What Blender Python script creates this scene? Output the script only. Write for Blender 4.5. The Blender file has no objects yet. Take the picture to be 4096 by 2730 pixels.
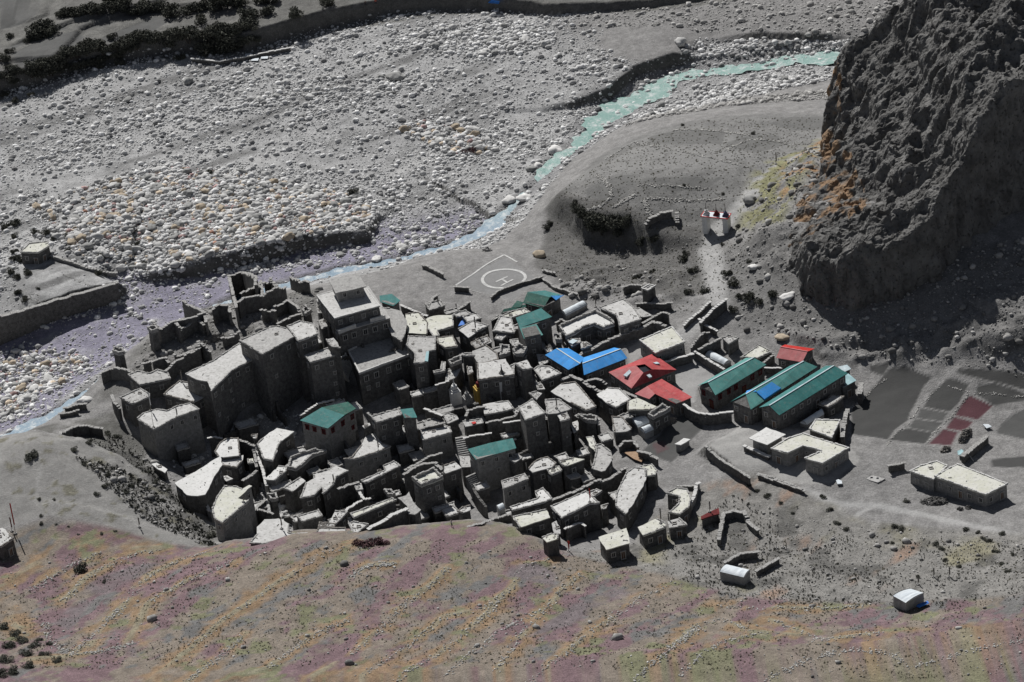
import bpy, bmesh, math, random
import numpy as np
from mathutils import Vector, Matrix
random.seed(7); rng = np.random.default_rng(7)
SC = bpy.context.scene; COL = SC.collection
# ---------------------------------------------------------------- camera
CAM = np.array([0.0, -623.5, 360.0]); PITCH = math.radians(30.0); ROLL = 0.11; HF = math.radians(18.0)
W0, H0 = 4096.0, 2730.0; FPX = W0 / 2 / math.tan(HF / 2)
fw = np.array([0, math.cos(PITCH), -math.sin(PITCH)]); r0 = np.array([1.0, 0, 0]); u0 = np.array([0, math.sin(PITCH), math.cos(PITCH)])
rt = math.cos(ROLL) * r0 - math.sin(ROLL) * u0; up = math.sin(ROLL) * r0 + math.cos(ROLL) * u0
cd = bpy.data.cameras.new('camera'); cam = bpy.data.objects.new('camera', cd); COL.objects.link(cam)
cd.sensor_width = 36; cd.lens = 18 / math.tan(HF / 2); cd.clip_start = 1; cd.clip_end = 6000
cam.matrix_world = Matrix(((rt[0], up[0], -fw[0], CAM[0]), (rt[1], up[1], -fw[1], CAM[1]), (rt[2], up[2], -fw[2], CAM[2]), (0, 0, 0, 1)))
SC.camera = cam
# ---------------------------------------------------------------- light
SUN_EL = math.radians(43); SUN_AZ = math.radians(-17)          # azimuth from +Y towards +X
w = bpy.data.worlds.new('World'); SC.world = w; w.use_nodes = True
nt = w.node_tree; bg = nt.nodes['Background']; sky = nt.nodes.new('ShaderNodeTexSky'); sky.sky_type = 'NISHITA'
sky.sun_disc = False; sky.sun_elevation = SUN_EL; sky.sun_rotation = SUN_AZ; sky.altitude = 3000; sky.dust_density = 0.3
hsv = nt.nodes.new('ShaderNodeHueSaturation'); hsv.inputs['Saturation'].default_value = 0.5; nt.links.new(sky.outputs[0], hsv.inputs['Color']); nt.links.new(hsv.outputs[0], bg.inputs[0]); bg.inputs[1].default_value = 0.05
sl = bpy.data.lights.new('sun', 'SUN'); sl.energy = 5.0; sl.angle = math.radians(0.5); sl.color = (1, 0.98, 0.955)
so = bpy.data.objects.new('sun', sl); COL.objects.link(so)
sd = Vector((math.sin(SUN_AZ) * math.cos(SUN_EL), math.cos(SUN_AZ) * math.cos(SUN_EL), math.sin(SUN_EL)))
so.rotation_euler = sd.to_track_quat('Z', 'Y').to_euler(); so.location = (0, 0, 200)
SC.cycles.diffuse_bounces = 1; SC.cycles.max_bounces = 4
SC.view_settings.view_transform = 'Standard'; SC.view_settings.look = 'None'; SC.view_settings.exposure = 0.0; SC.view_settings.gamma = 1
# ---------------------------------------------------------------- pixel helpers (photo px -> world)
TL = {'A': (400, 1000, 2.614), 'B': (1200, 1000, 2.614), 'C': (2000, 1000, 2.614), 'E': (2700, 1200, 2.614), 'F': (400, 1600, 2.614),
      'G': (1200, 1600, 2.614), 'H': (2000, 1600, 2.614), 'I': (3296, 1500, 2.614), 'J': (2600, 1500, 2.614), 'K': (0, 1500, 2.091),
      'L': (2696, 1900, 1.681), 'M': (0, 850, 2.412), 'N': (2100, 400, 1.7425), 'O': (0, 0, 1.568), 'Q': (1300, 0, 1.568),
      'R': (2700, 0, 1.12), 'S': (0, 2050, 1.681), 'T': (1400, 2050, 1.681), 'D': (0, 0, 1 / 1.7407)}
def px(t, x, y):
    a, b, s = TL[t]; return (a + x / s, b + y / s)
def dirv(p):
    d = fw * FPX + rt * (p[0] - W0 / 2) - up * (p[1] - H0 / 2); return d / np.linalg.norm(d)
def unz(p, z):
    d = dirv(p); t = (z - CAM[2]) / d[2]; return CAM + d * t
# ---------------------------------------------------------------- numpy noise
def _hash(ix, iy, iz, seed):
    n = (ix * 374761393 + iy * 668265263 + iz * 2147483647 + seed * 974711) & 0xFFFFFFFF
    n = ((n ^ (n >> 13)) * 1274126177) & 0xFFFFFFFF; n = n ^ (n >> 16)
    return (n & 0xFFFF) / 65535.0 * 2 - 1
def vnoise(x, y, z, seed=0):
    xi = np.floor(x).astype(np.int64); yi = np.floor(y).astype(np.int64); zi = np.floor(z).astype(np.int64)
    fx = x - xi; fy = y - yi; fz = z - zi
    fx = fx * fx * (3 - 2 * fx); fy = fy * fy * (3 - 2 * fy); fz = fz * fz * (3 - 2 * fz)
    def h(a, b, c): return _hash(xi + a, yi + b, zi + c, seed)
    x00 = h(0, 0, 0) * (1 - fx) + h(1, 0, 0) * fx; x10 = h(0, 1, 0) * (1 - fx) + h(1, 1, 0) * fx
    x01 = h(0, 0, 1) * (1 - fx) + h(1, 0, 1) * fx; x11 = h(0, 1, 1) * (1 - fx) + h(1, 1, 1) * fx
    return (x00 * (1 - fy) + x10 * fy) * (1 - fz) + (x01 * (1 - fy) + x11 * fy) * fz
def fbm(x, y, z, seed=0, octv=4, ridged=False):
    s = np.zeros_like(x); a = 1.0; tot = 0
    for o in range(octv):
        n = vnoise(x + 17.3 * o, y + 9.1 * o, z + 3.7 * o, seed + o)
        s += a * ((1 - 2 * np.abs(n)) if ridged else n); tot += a; a *= 0.5; x = x * 2.03; y = y * 2.03; z = z * 2.03
    return s / tot
def fb2(x, y, sc, seed=0, octv=4, ridged=False): return fbm(x / sc, y / sc, np.zeros_like(x) + 0.37, seed, octv, ridged)
def sstep(t): t = np.clip(t, 0, 1); return t * t * (3 - 2 * t)
# ---------------------------------------------------------------- terrain height
CP = [(0,350,-11),(0,200,-9),(700,200,-9),(1200,150,-8),(1700,60,-6),(1900,180,-7),(1600,250,-8.5),(1350,330,-10),(800,350,-11),(300,330,-11.5),
(1000,480,-12.5),(1150,520,-13),(700,640,-14),(500,560,-13),(250,660,-14.5),(0,560,-12),(150,620,-13),(300,760,-15.5),(100,880,-16.5),(-200,1050,-18),(200,850,-16),(420,760,-15),(560,660,-14.5),(800,610,-13.8),(1000,570,-13.3),
(0,0,-7),(400,0,-7),(1000,-20,-7),(1500,-20,-6.5),(2000,0,-5),(-200,100,-8),(-200,400,-11),(-200,700,-15),
(1159,647,0),(1050,720,0),(960,660,-2),(1060,590,-3),(1230,600,-2),(1000,600,-7),(1300,660,1),
(1500,400,3),(1650,520,5),(1640,700,5),(1600,300,1),(1850,300,3),(1450,290,-4),(1700,240,-3),(1860,240,-1),(1380,400,-1),(1290,460,0),(1450,480,3),(1250,560,-5),(1320,585,-3),(1450,600,-1),(1550,640,2),(1380,560,-2),
(1500,850,1.5),(1700,900,1.5),(1900,880,2.5),(2020,860,3),(2100,950,2),(2330,960,2),(1850,1020,4),(2000,1060,4),(2200,1150,3.5),(2350,1150,4),
(1900,1250,3),(2200,1350,8),(1700,1330,4),(2400,1450,16),(2000,1450,11),(1650,1400,8),(2250,1568,20),(1700,1568,19),(1200,1568,18),(600,1568,18),(0,1568,18),(-200,1400,12),(600,1400,11),(1200,1400,10),(50,1400,9),
(700,1250,4),(1100,1222,3.5),(1280,1275,3.5),(900,1245,4),(560,1270,3),(1450,1270,2.5),
(600,1190,-5),(900,1170,-4.5),(1100,1150,-3),(1250,1190,-2),(1380,1220,-1),(1560,1220,2),
(600,720,-3),(650,790,0),(450,760,-6),(850,800,2.5),(300,880,-5),(450,860,-1),(300,960,-4),(450,1040,-7),(900,920,-1),(1000,850,0),(1200,900,0.5),(1400,950,0.5),(1000,1000,-2),(1300,1050,-0.5),(1520,1050,0.5),(700,1050,-6),(1100,1080,-2.5),(1450,1150,0.5),(1620,1150,2),
(100,1060,6.5),(150,1150,6.5),(290,1180,3.5),(420,1255,1),(50,1250,5.5),(30,1120,6.5),(220,1000,-7),(120,1000,-10),(380,1130,-2),(500,1200,-5),(350,1050,-6),(-200,1200,5),
(1750,480,9),(1850,340,6),(1850,560,14),(1740,640,7),(1800,560,12),(1850,750,6),(2100,760,8),(2353,780,9),(2100,840,4.5),(2400,860,4),(1700,760,3.5)]
cpw = np.array([np.append(unz(px('D', a, b), z)[:2], z) for a, b, z in CP])
def tps(r): return np.where(r > 1e-9, r * r * np.log(r + 1e-12), 0.0)
_n = len(cpw); _d = np.hypot(cpw[:, None, 0] - cpw[None, :, 0], cpw[:, None, 1] - cpw[None, :, 1]) / 50
_K = tps(_d) + np.eye(_n) * 0.02; _P = np.c_[np.ones(_n), cpw[:, :2] / 50]
_S = np.linalg.solve(np.block([[_K, _P], [_P.T, np.zeros((3, 3))]]), np.r_[cpw[:, 2], 0, 0, 0])
def base_h(x, y):
    xc = np.clip(x, -150, 160); yc = np.clip(y, -150, 260)
    o = _S[_n] + _S[_n + 1] * xc / 50 + _S[_n + 2] * yc / 50
    for i in range(_n): o = o + _S[i] * tps(np.hypot(xc - cpw[i, 0], yc - cpw[i, 1]) / 50)
    return o
# scarps: (tile, z guess, [(x, y, dh)...], R, w, side)   side=+1: high side lies to the left of the drawn direction seen from above
SCARPS = [
 ('D', -5, [(-500,330,5),(0,182,5),(62,167,5),(183,125,4.5),(330,102,4.5),(458,88,5),(560,92,5),(594,84,5),(747,45,5),(886,14,4.5),(1000,8,4),(1130,8,4),(1270,22,3),(1500,10,2),(2000,-40,1),(3000,-120,1)], 300, 1.6, 1),
 ('D', -12, [(930,470,0),(868,500,1.6),(845,540,3),(700,556,3.8),(560,590,3.8),(450,612,3),(350,625,2),(285,618,0)], 22, 1.6, -1),
 ('D', -11, [(-200,780,5),(0,726,5),(119,693,5),(198,669,5),(267,653,4.5),(285,640,2),(288,628,0)], 30, 1.0, 1),
 ('D', 4, [(1240,425,0),(1272,441,3),(1310,470,5),(1345,495,5.5),(1437,515,5.5),(1487,542,4),(1536,550,2.5),(1600,560,1),(1660,566,0)], 45, 4.5, 1),
 ('D', -9, [(1120,250,0),(1216,242,.7),(1318,236,1.6),(1403,214,2.6),(1454,174,2.6),(1551,147,2.6),(1620,140,0)], 30, 1.2, 1),
 ('D', -7, [(1600,98,0),(1750,92,1.4),(1900,97,1.4),(2010,100,0)], 20, 1.2, 1),
 ('D', -5, [(1080,548,0),(1000,580,2),(940,612,3),(890,640,3),(760,655,3),(640,665,3),(540,690,3),(475,738,5),(340,800,6),(270,850,5),(225,885,5),(180,915,4.5),(120,955,5),(60,1005,5),(0,1045,5),(-200,1150,5)], 26, 2.5, 1),
 ('D', 2, [(480,1238,0),(560,1246,2),(700,1238,2.6),(850,1235,2.2),(1000,1215,2.2),(1080,1208,2.2),(1160,1215,2.2),(1230,1240,2),(1300,1262,.6),(1400,1266,0)], 30, 2.5, -1),
 ('D', 1, [(-100,1080,2),(30,1058,3),(100,1050,3.5),(200,1058,3.5),(300,1080,3.5),(400,1140,3),(490,1205,1.5),(520,1235,0)], 20, 3, -1),
 ('J', 4, [(480,690,0),(590,755,2.2),(700,860,2.2),(850,960,1.4),(1040,1075,0)], 16, 0.6, 1),
 ('O', -4, [(0,215,.0),(350,110,1),(700,40,1),(1000,0,1),(1200,-30,0)], 9, 0.8, 1),
 ('O', -4, [(0,330,.0),(200,270,1),(450,170,1),(620,130,1),(1000,60,1),(1250,-10,0)], 9, 0.8, 1),
 ('O', -4, [(0,470,0),(60,395,1),(330,370,1),(520,200,1),(800,110,1),(1100,70,1),(1500,60,.8),(1700,40,0)], 9, 0.8, 1),
]
_sc = []
for t, z, pts, R, w_, side in SCARPS:
    P = np.array([unz(px(t, a, b), z)[:2] for a, b, _ in pts]); _sc.append((P, np.array([q[2] for q in pts]), R, w_, side))
def pl_dist(x, y, P, V=None):
    best = np.full(x.shape, 1e9); sg = np.ones(x.shape); val = np.zeros(x.shape); wsum = np.zeros(x.shape)
    for i in range(len(P) - 1):
        a = P[i]; b = P[i + 1]; d = b - a; L2 = d @ d
        t = np.clip(((x - a[0]) * d[0] + (y - a[1]) * d[1]) / L2, 0, 1)
        dx = x - a[0] - t * d[0]; dy = y - a[1] - t * d[1]; dd = np.hypot(dx, dy); m = dd < best
        s = np.sign(d[0] * dy - d[1] * dx + 1e-12)
        best = np.where(m, dd, best); sg = np.where(m, s, sg)
        if V is not None: wq = 1 / (dd + .5) ** 4; val += wq * (V[i] * (1 - t) + V[i + 1] * t); wsum += wq
    return best * sg, (val / wsum if V is not None else val)
RIVPX = [(2080,150,9),(1940,178,9),(1830,172,8),(1740,185,8),(1650,190,8),(1560,197,8),(1500,235,10),(1430,265,11),(1400,300,13),(1370,345,11),(1330,380,8),(1270,412,7),(1252,450,5.5),(1185,492,5.5),(1120,530,6),(1050,560,5),(980,577,4.5),(900,598,4.5),(800,612,4.5),(720,632,5),(640,650,5),(540,680,5.5),(480,705,5.5),(420,752,5),(330,812,5),(260,868,5),(190,925,5.5),(90,975,7),(0,1015,7),(-200,1110,7)]
RIV = np.array([unz(px('D', a, b), -13)[:2] for a, b, _ in RIVPX]); RIVW = np.array([c for _, _, c in RIVPX], float)
def _inpoly(x, y, P):
    c = np.zeros(x.shape, bool); j = len(P) - 1
    for i in range(len(P)):
        xi, yi = P[i]; xj, yj = P[j]
        m = ((yi > y) != (yj > y)) & (x < (xj - xi) * (y - yi) / (yj - yi + 1e-12) + xi); c ^= m; j = i
    return c
RUG = [np.array([unz(px('D', a, b), 7)[:2] for a, b in q]) for q in ([(1700,660),(1850,745),(2100,765),(2250,720),(2500,680),(2500,815),(2100,825),(1880,810),(1760,750)], [(1700,600),(1740,470),(1860,350),(1900,400),(1870,620),(1800,680)], [(1290,480),(1345,520),(1437,545),(1487,560),(1600,580),(1600,660),(1500,690),(1400,650),(1300,640),(1240,600)], [(60,1000),(200,950),(380,930),(470,1060),(540,1200),(520,1230),(420,1160),(320,1085),(200,1055),(60,1040)])]
def _rug(x, y):
    o = np.zeros(x.shape)
    for k, P in enumerate(RUG):
        m = (np.abs(x - P[:, 0].mean()) < 90) & (np.abs(y - P[:, 1].mean()) < 90)
        d, _ = pl_dist(x[m], y[m], np.r_[P, P[:1]]); s = np.where(_inpoly(x[m], y[m], P), 1, -1)
        o[m] = np.maximum(o[m], sstep(s * np.abs(d) / 5 + 0.1) * (0.8, 0.8, 0.6, 0.4)[k])
    return o
def H(x, y):
    x = np.asarray(x, float); y = np.asarray(y, float)
    h = base_h(x, y)
    wx = x + 1.1 * fb2(x, y, 5, 31, 3); wy = y + 1.1 * fb2(x, y, 5, 37, 3)
    for P, V, R, w_, side in _sc:
        m = (x > P[:, 0].min() - 2.6 * R) & (x < P[:, 0].max() + 2.6 * R) & (y > P[:, 1].min() - 2.6 * R) & (y < P[:, 1].max() + 2.6 * R)
        if not m.any(): continue
        d, v = pl_dist(wx[m], wy[m], P, V); d = d * side
        h[m] = h[m] + v * sstep(d / w_ + 0.5) * np.exp(-(np.maximum(d, 0) / R) ** 2)
    d, v = pl_dist(x, y, RIV, RIVW)
    d = np.abs(d); h = h - 0.9 * sstep(1 - (d - v * 0.35) / (v * 0.45)) * (h < -5)
    n = fb2(x, y, 14, 3, 5) * 0.55 + fb2(x, y, 3.0, 11, 3) * 0.2
    rg = _rug(x, y); n = n + rg * (fb2(x, y, 11, 19, 6, True) * 3.4 - 0.8 + fb2(x * .5 + y * .2, y, 3.2, 23, 4, True) * 1.3)
    flat = np.exp(-(((x - PADC[0]) / 14) ** 2 + ((y - PADC[1]) / 14) ** 2) ** 2)
    return h + n * (1 - 0.8 * flat)
PADC = unz(px('D', 1159, 647), 0)
DIGP = np.array([unz(px('D', a, b), -1)[:2] for a, b in [(350,1010),(480,900),(640,850),(760,780),(840,800),(930,720),(1080,735),(1180,770),(1260,790),(1300,870),(1400,900),(1480,960),(1440,1010),(1410,1090),(1500,1120),(1480,1190),(1330,1245),(1250,1225),(1100,1195),(900,1215),(700,1218),(570,1215),(440,1110)]])
def dig_h(x, y):
    o = np.zeros(x.shape); m = (np.abs(x - DIGP[:, 0].mean()) < 90) & (np.abs(y - DIGP[:, 1].mean()) < 90)
    d, _ = pl_dist(x[m], y[m], np.r_[DIGP, DIGP[:1]]); s = np.where(_inpoly(x[m], y[m], DIGP), 1, -1); o[m] = 1.9 * sstep(s * np.abs(d) / 6 + 0.1)
    P2 = np.array([unz(px('D', a, b), -3)[:2] for a, b in [(500,1010),(600,900),(740,860),(830,890),(1000,840),(1060,890),(1010,960),(860,965),(700,940),(600,1040)]])
    d, _ = pl_dist(x[m], y[m], np.r_[P2, P2[:1]]); s = np.where(_inpoly(x[m], y[m], P2), 1, -1); o[m] += 3.0 * sstep(s * np.abs(d) / 5 + 0.3); return o
GX = np.unique(np.r_[np.linspace(-900, -170, 30), np.arange(-150, 150.1, 0.55), np.linspace(165, 900, 30)])
GY = np.unique(np.r_[np.linspace(-900, -165, 30), np.arange(-145, 215.1, 0.6), np.linspace(228, 1100, 34)])
XX, YY = np.meshgrid(GX, GY)
HH = H(XX.ravel(), YY.ravel()).reshape(XX.shape)
DG = dig_h(XX.ravel(), YY.ravel()).reshape(XX.shape); HH = HH - DG      # sunken lanes between the houses
# beyond the frame the valley sides climb
HH += 0.28 * np.maximum(np.abs(XX) - 190, 0) + 0.3 * np.maximum(YY - 260, 0)
def gh(x, y): return _bil(HH, x, y)
def dg(x, y): return _bil(DG, x, y)
def _bil(HH, x, y):
    i = np.clip(np.searchsorted(GX, x) - 1, 0, len(GX) - 2); j = np.clip(np.searchsorted(GY, y) - 1, 0, len(GY) - 2)
    fx = (x - GX[i]) / (GX[i + 1] - GX[i]); fy = (y - GY[j]) / (GY[j + 1] - GY[j])
    return (HH[j, i] * (1 - fx) + HH[j, i + 1] * fx) * (1 - fy) + (HH[j + 1, i] * (1 - fx) + HH[j + 1, i + 1] * fx) * fy
def ground(p):
    """first terrain hit along the ray of a photo pixel"""
    d = dirv(p); t0 = (45 - CAM[2]) / d[2]; t1 = (-35 - CAM[2]) / d[2]
    ts = np.linspace(t0, t1, 500); X = CAM[0] + ts * d[0]; Y = CAM[1] + ts * d[1]; Z = CAM[2] + ts * d[2]
    g = gh(X, Y); k = np.argmax(Z < g); k = max(k, 1)
    a = Z[k - 1] - g[k - 1]; b = g[k] - Z[k]; t = ts[k - 1] + (ts[k] - ts[k - 1]) * a / (a + b + 1e-9)
    return CAM + d * t
def G(t, x, y): return ground(px(t, x, y))
DIGPX = [(350,1010),(480,900),(640,850),(760,780),(840,800),(930,720),(1080,735),(1180,770),(1260,790),(1300,870),(1400,900),(1480,960),(1440,1010),(1410,1090),(1500,1120),(1480,1200),(1330,1262),(1250,1245),(1100,1215),(900,1262),(700,1275),(560,1275),(440,1130)]
DIGPX = np.array([px('D', a, b) for a, b in DIGPX])
def solve_top(p, h):
    """world point whose photo pixel is p and that stands h above the ground (behind the near crest when inside the village)"""
    if p[1] > 1990 and _inpoly(np.array([p[0]]), np.array([p[1]]), DIGPX)[0]:
        zs = np.arange(-14, 14, 0.1); d = dirv(p); t = (zs - CAM[2]) / d[2]; X = CAM[0] + t * d[0]; Y = CAM[1] + t * d[1]
        f = zs - (gh(X, Y) + dg(X, Y) + h); k = int(np.argmax(f > 0)) if (f > 0).any() else 100
        z = min(zs[k], 6.0)
        return unz(p, z)
    z = 0 + h
    for _ in range(25):
        q = unz(p, z); z = z * 0.5 + 0.5 * (float(gh(q[0], q[1])) + float(dg(q[0], q[1])) + h)
    return unz(p, z)
# ---------------------------------------------------------------- mesh helpers
def tag(o, label=None, cat=None, group=None, kind=None):
    if label: o['label'] = label
    if cat: o['category'] = cat
    if group: o['group'] = group
    if kind: o['kind'] = kind
    return o
def link(name, me, mat=None, parent=None):
    o = bpy.data.objects.new(name, me); COL.objects.link(o)
    if mat is not None and len(me.materials) == 0: me.materials.append(mat)
    if parent is not None: o.parent = parent
    return o
def npmesh(name, V, F, n=4, smooth=False):
    me = bpy.data.meshes.new(name); V = np.asarray(V, np.float32); F = np.asarray(F, np.int32)
    me.vertices.add(len(V)); me.vertices.foreach_set('co', V.ravel())
    me.loops.add(F.size); me.loops.foreach_set('vertex_index', F.ravel())
    me.polygons.add(len(F)); me.polygons.foreach_set('loop_start', np.arange(0, F.size, n, dtype=np.int32))
    me.update(calc_edges=True)
    if smooth: me.polygons.foreach_set('use_smooth', np.ones(len(F), bool))
    return me
def grid_faces(nx, ny):
    i = np.arange(nx - 1)[None, :] + nx * np.arange(ny - 1)[:, None]; i = i.ravel()
    return np.c_[i, i + 1, i + nx + 1, i + nx]
def empty(name, loc, label, cat, group=None, kind=None):
    o = bpy.data.objects.new(name, None); COL.objects.link(o); o.location = loc; o.empty_display_size = 0.3
    return tag(o, label, cat, group, kind)
# ---------------------------------------------------------------- materials
def mat_new(name):
    m = bpy.data.materials.new(name); m.use_nodes = True; nt = m.node_tree; b = nt.nodes['Principled BSDF']; b.inputs['Roughness'].default_value = 0.95
    b.inputs['Specular IOR Level'].default_value = 0.15
    return m, nt, b
def mottled(name, c1, c2, scale=1.0, rough=0.95, bump=0.3, bscale=4.0, c3=None, s3=8.0, f3=0.5, spec=0.15, bdist=0.1):
    m, nt, b = mat_new(name); N = nt.nodes; L = nt.links
    b.inputs['Roughness'].default_value = rough; b.inputs['Specular IOR Level'].default_value = spec
    ge = N.new('ShaderNodeNewGeometry')
    n1 = N.new('ShaderNodeTexNoise'); n1.inputs['Scale'].default_value = scale; n1.inputs['Detail'].default_value = 6; n1.inputs['Roughness'].default_value = 0.65
    L.new(ge.outputs['Position'], n1.inputs['Vector'])
    cr = N.new('ShaderNodeValToRGB'); cr.color_ramp.elements[0].position = 0.38; cr.color_ramp.elements[1].position = 0.64
    cr.color_ramp.elements[0].color = (*c1, 1); cr.color_ramp.elements[1].color = (*c2, 1); L.new(n1.outputs['Fac'], cr.inputs[0])
    out = cr.outputs[0]
    if c3:
        n3 = N.new('ShaderNodeTexNoise'); n3.inputs['Scale'].default_value = s3; n3.inputs['Detail'].default_value = 3; L.new(ge.outputs['Position'], n3.inputs['Vector'])
        r3 = N.new('ShaderNodeValToRGB'); r3.color_ramp.elements[0].position = f3; r3.color_ramp.elements[1].position = min(f3 + 0.12, 1); L.new(n3.outputs['Fac'], r3.inputs[0])
        mx = N.new('ShaderNodeMix'); mx.data_type = 'RGBA'; L.new(r3.outputs[0], mx.inputs['Factor']); L.new(out, mx.inputs['A']); mx.inputs['B'].default_value = (*c3, 1); out = mx.outputs['Result']
    L.new(out, b.inputs['Base Color'])
    if bump:
        n2 = N.new('ShaderNodeTexNoise'); n2.inputs['Scale'].default_value = bscale; n2.inputs['Detail'].default_value = 5; L.new(ge.outputs['Position'], n2.inputs['Vector'])
        bp = N.new('ShaderNodeBump'); bp.inputs['Strength'].default_value = bump; bp.inputs['Distance'].default_value = bdist; L.new(n2.outputs['Fac'], bp.inputs['Height']); L.new(bp.outputs[0], b.inputs['Normal'])
    return m
def ground_mat():
    """zone colour (soil, turf, gravel..., plus shade painted on steep banks) stored on the ground, broken up by noise"""
    m, nt, b = mat_new('ground'); N = nt.nodes; L = nt.links
    ge = N.new('ShaderNodeNewGeometry'); at = N.new('ShaderNodeAttribute'); at.attribute_name = 'zone'
    def noise(sc, det, rough=0.6):
        n = N.new('ShaderNodeTexNoise'); n.inputs['Scale'].default_value = sc; n.inputs['Detail'].default_value = det; n.inputs['Roughness'].default_value = rough
        L.new(ge.outputs['Position'], n.inputs['Vector']); return n.outputs['Fac']
    def mr(f, a, b_, c, d):
        n = N.new('ShaderNodeMapRange'); n.inputs[1].default_value = a; n.inputs[2].default_value = b_; n.inputs[3].default_value = c; n.inputs[4].default_value = d; L.new(f, n.inputs[0]); return n.outputs[0]
    def mul(a, b_):
        n = N.new('ShaderNodeMath'); n.operation = 'MULTIPLY'; L.new(a, n.inputs[0]); L.new(b_, n.inputs[1]); return n.outputs[0]
    f = mul(mul(mr(noise(0.35, 6), .3, .7, .78, 1.22), mr(noise(3.2, 6, .75), .3, .7, .62, 1.38)), mr(noise(1.1, 3), .3, .7, .85, 1.15))
    f2 = N.new('ShaderNodeMix'); f2.data_type = 'FLOAT'; L.new(at.outputs['Alpha'], f2.inputs['Factor']); f2.inputs['A'].default_value = 1.0; L.new(f, f2.inputs['B'])
    vm = N.new('ShaderNodeVectorMath'); vm.operation = 'SCALE'; L.new(at.outputs['Color'], vm.inputs[0]); L.new(f2.outputs[0], vm.inputs['Scale'])
    L.new(vm.outputs[0], b.inputs['Base Color'])
    bp = N.new('ShaderNodeBump'); bp.inputs['Strength'].default_value = 0.8; bp.inputs['Distance'].default_value = 0.35; L.new(mul(noise(2.2, 6, .7), at.outputs['Alpha']), bp.inputs['Height']); L.new(bp.outputs[0], b.inputs['Normal'])
    return m
# ---------------------------------------------------------------- zones on the ground
def wpoly(t, z, pts): return np.array([unz(px(t, a, b), z)[:2] for a, b in pts])
def inpoly(x, y, P):
    c = np.zeros(x.shape, bool); j = len(P) - 1
    for i in range(len(P)):
        xi, yi = P[i]; xj, yj = P[j]
        m = ((yi > y) != (yj > y)) & (x < (xj - xi) * (y - yi) / (yj - yi + 1e-12) + xi); c ^= m; j = i
    return c
x = XX.ravel(); y = YY.ravel(); hz = HH.ravel()
Z = np.tile(np.array([0.235, 0.23, 0.225, 1.0]), (x.size, 1))
def paint(mask, c, a=1.0, k=1.0):
    if mask.dtype == bool: mask = mask.astype(float)
    mask = (mask * k)[:, None]; Z[:] = Z * (1 - mask) + mask * np.array([*c, a])
def soft(x, y, P, w=1.0):
    dd, _ = pl_dist(x, y, np.r_[P, P[:1]]); s = np.where(inpoly(x, y, P), 1, -1); return sstep(s * np.abs(dd) / w + 0.5)
n1 = fb2(x, y, 12, 51, 4); n2 = fb2(x, y, 5, 61, 4); n3 = fb2(x, y, 25, 71, 4)
# riverbed: pale gravel where low
bed = sstep((-6.2 - hz) / 1.0) * (x < 120)
paint(bed, (0.36, 0.359, 0.356)); paint(bed * sstep(n1 * 2.2 + .1), (0.25, 0.249, 0.247))
dr_ = unz(px('D', 1900, 180), -8)[:2] - unz(px('D', 100, 900), -15)[:2]; dr_ /= np.linalg.norm(dr_); al = x * dr_[0] + y * dr_[1]; ac = -x * dr_[1] + y * dr_[0]
def streak(X, Y): a_, c_ = X * dr_[0] + Y * dr_[1], -X * dr_[1] + Y * dr_[0]; c_ = c_ + 4 * fb2(X, Y, 30, 111, 2); return fbm(a_ / 55, c_ / 7, a_ * 0 + .2, 113, 4)
stv = streak(x, y); paint(bed * sstep(stv * 4 - .5), (0.40, 0.398, 0.392), .7); paint(bed * sstep(-stv * 4 - .6), (0.185, 0.184, 0.182))
low = sstep((-12.6 - hz) / 1.2) * bed
paint(low * sstep(n2 * 1.5 + 1.05), (0.24, 0.23, 0.288))          # faintly violet river gravel
dR, vR = pl_dist(x, y, RIV, RIVW); paint(bed * sstep(1.6 - np.abs(dR) / (vR * .6)), (0.23, 0.228, 0.23))
# far bank fields
fb = soft(x, y, wpoly('D', -3, [(-500,320),(0,180),(183,122),(458,84),(594,80),(747,42),(1000,5),(1500,5),(3000,-120),(3000,-400),(-500,-400)]), 1)
paint(fb, (0.145, 0.143, 0.135)); paint(fb * sstep(n2 * 2), (0.19, 0.187, 0.175))
FIELDS_FAR = [[(0,180),(130,150),(260,90),(430,60),(640,25),(600,0),(0,0)],[(90,330),(210,260),(320,220),(500,190),(520,210),(440,310),(230,400),(90,395)],[(20,300),(200,230),(310,160),(430,170),(250,230),(90,300)],[(560,240),(700,190),(980,90),(1080,110),(930,190),(700,240)],[(480,175),(560,130),(840,60),(900,85),(650,150)]]
for i, f in enumerate(FIELDS_FAR): paint(soft(x, y, wpoly('O', -2.5, f), .5), (0.115, 0.115, 0.112), 0.35)
paint(soft(x, y, wpoly('O', -2.5, [(100,0),(240,90),(350,60),(200,-10)]), .3), (0.085, 0.085, 0.083), 0.3)
paint(soft(x, y, wpoly('O', -2.5, [(0,60),(110,130),(90,150),(0,180)]), .3), (0.08, 0.08, 0.078), 0.3)
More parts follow.
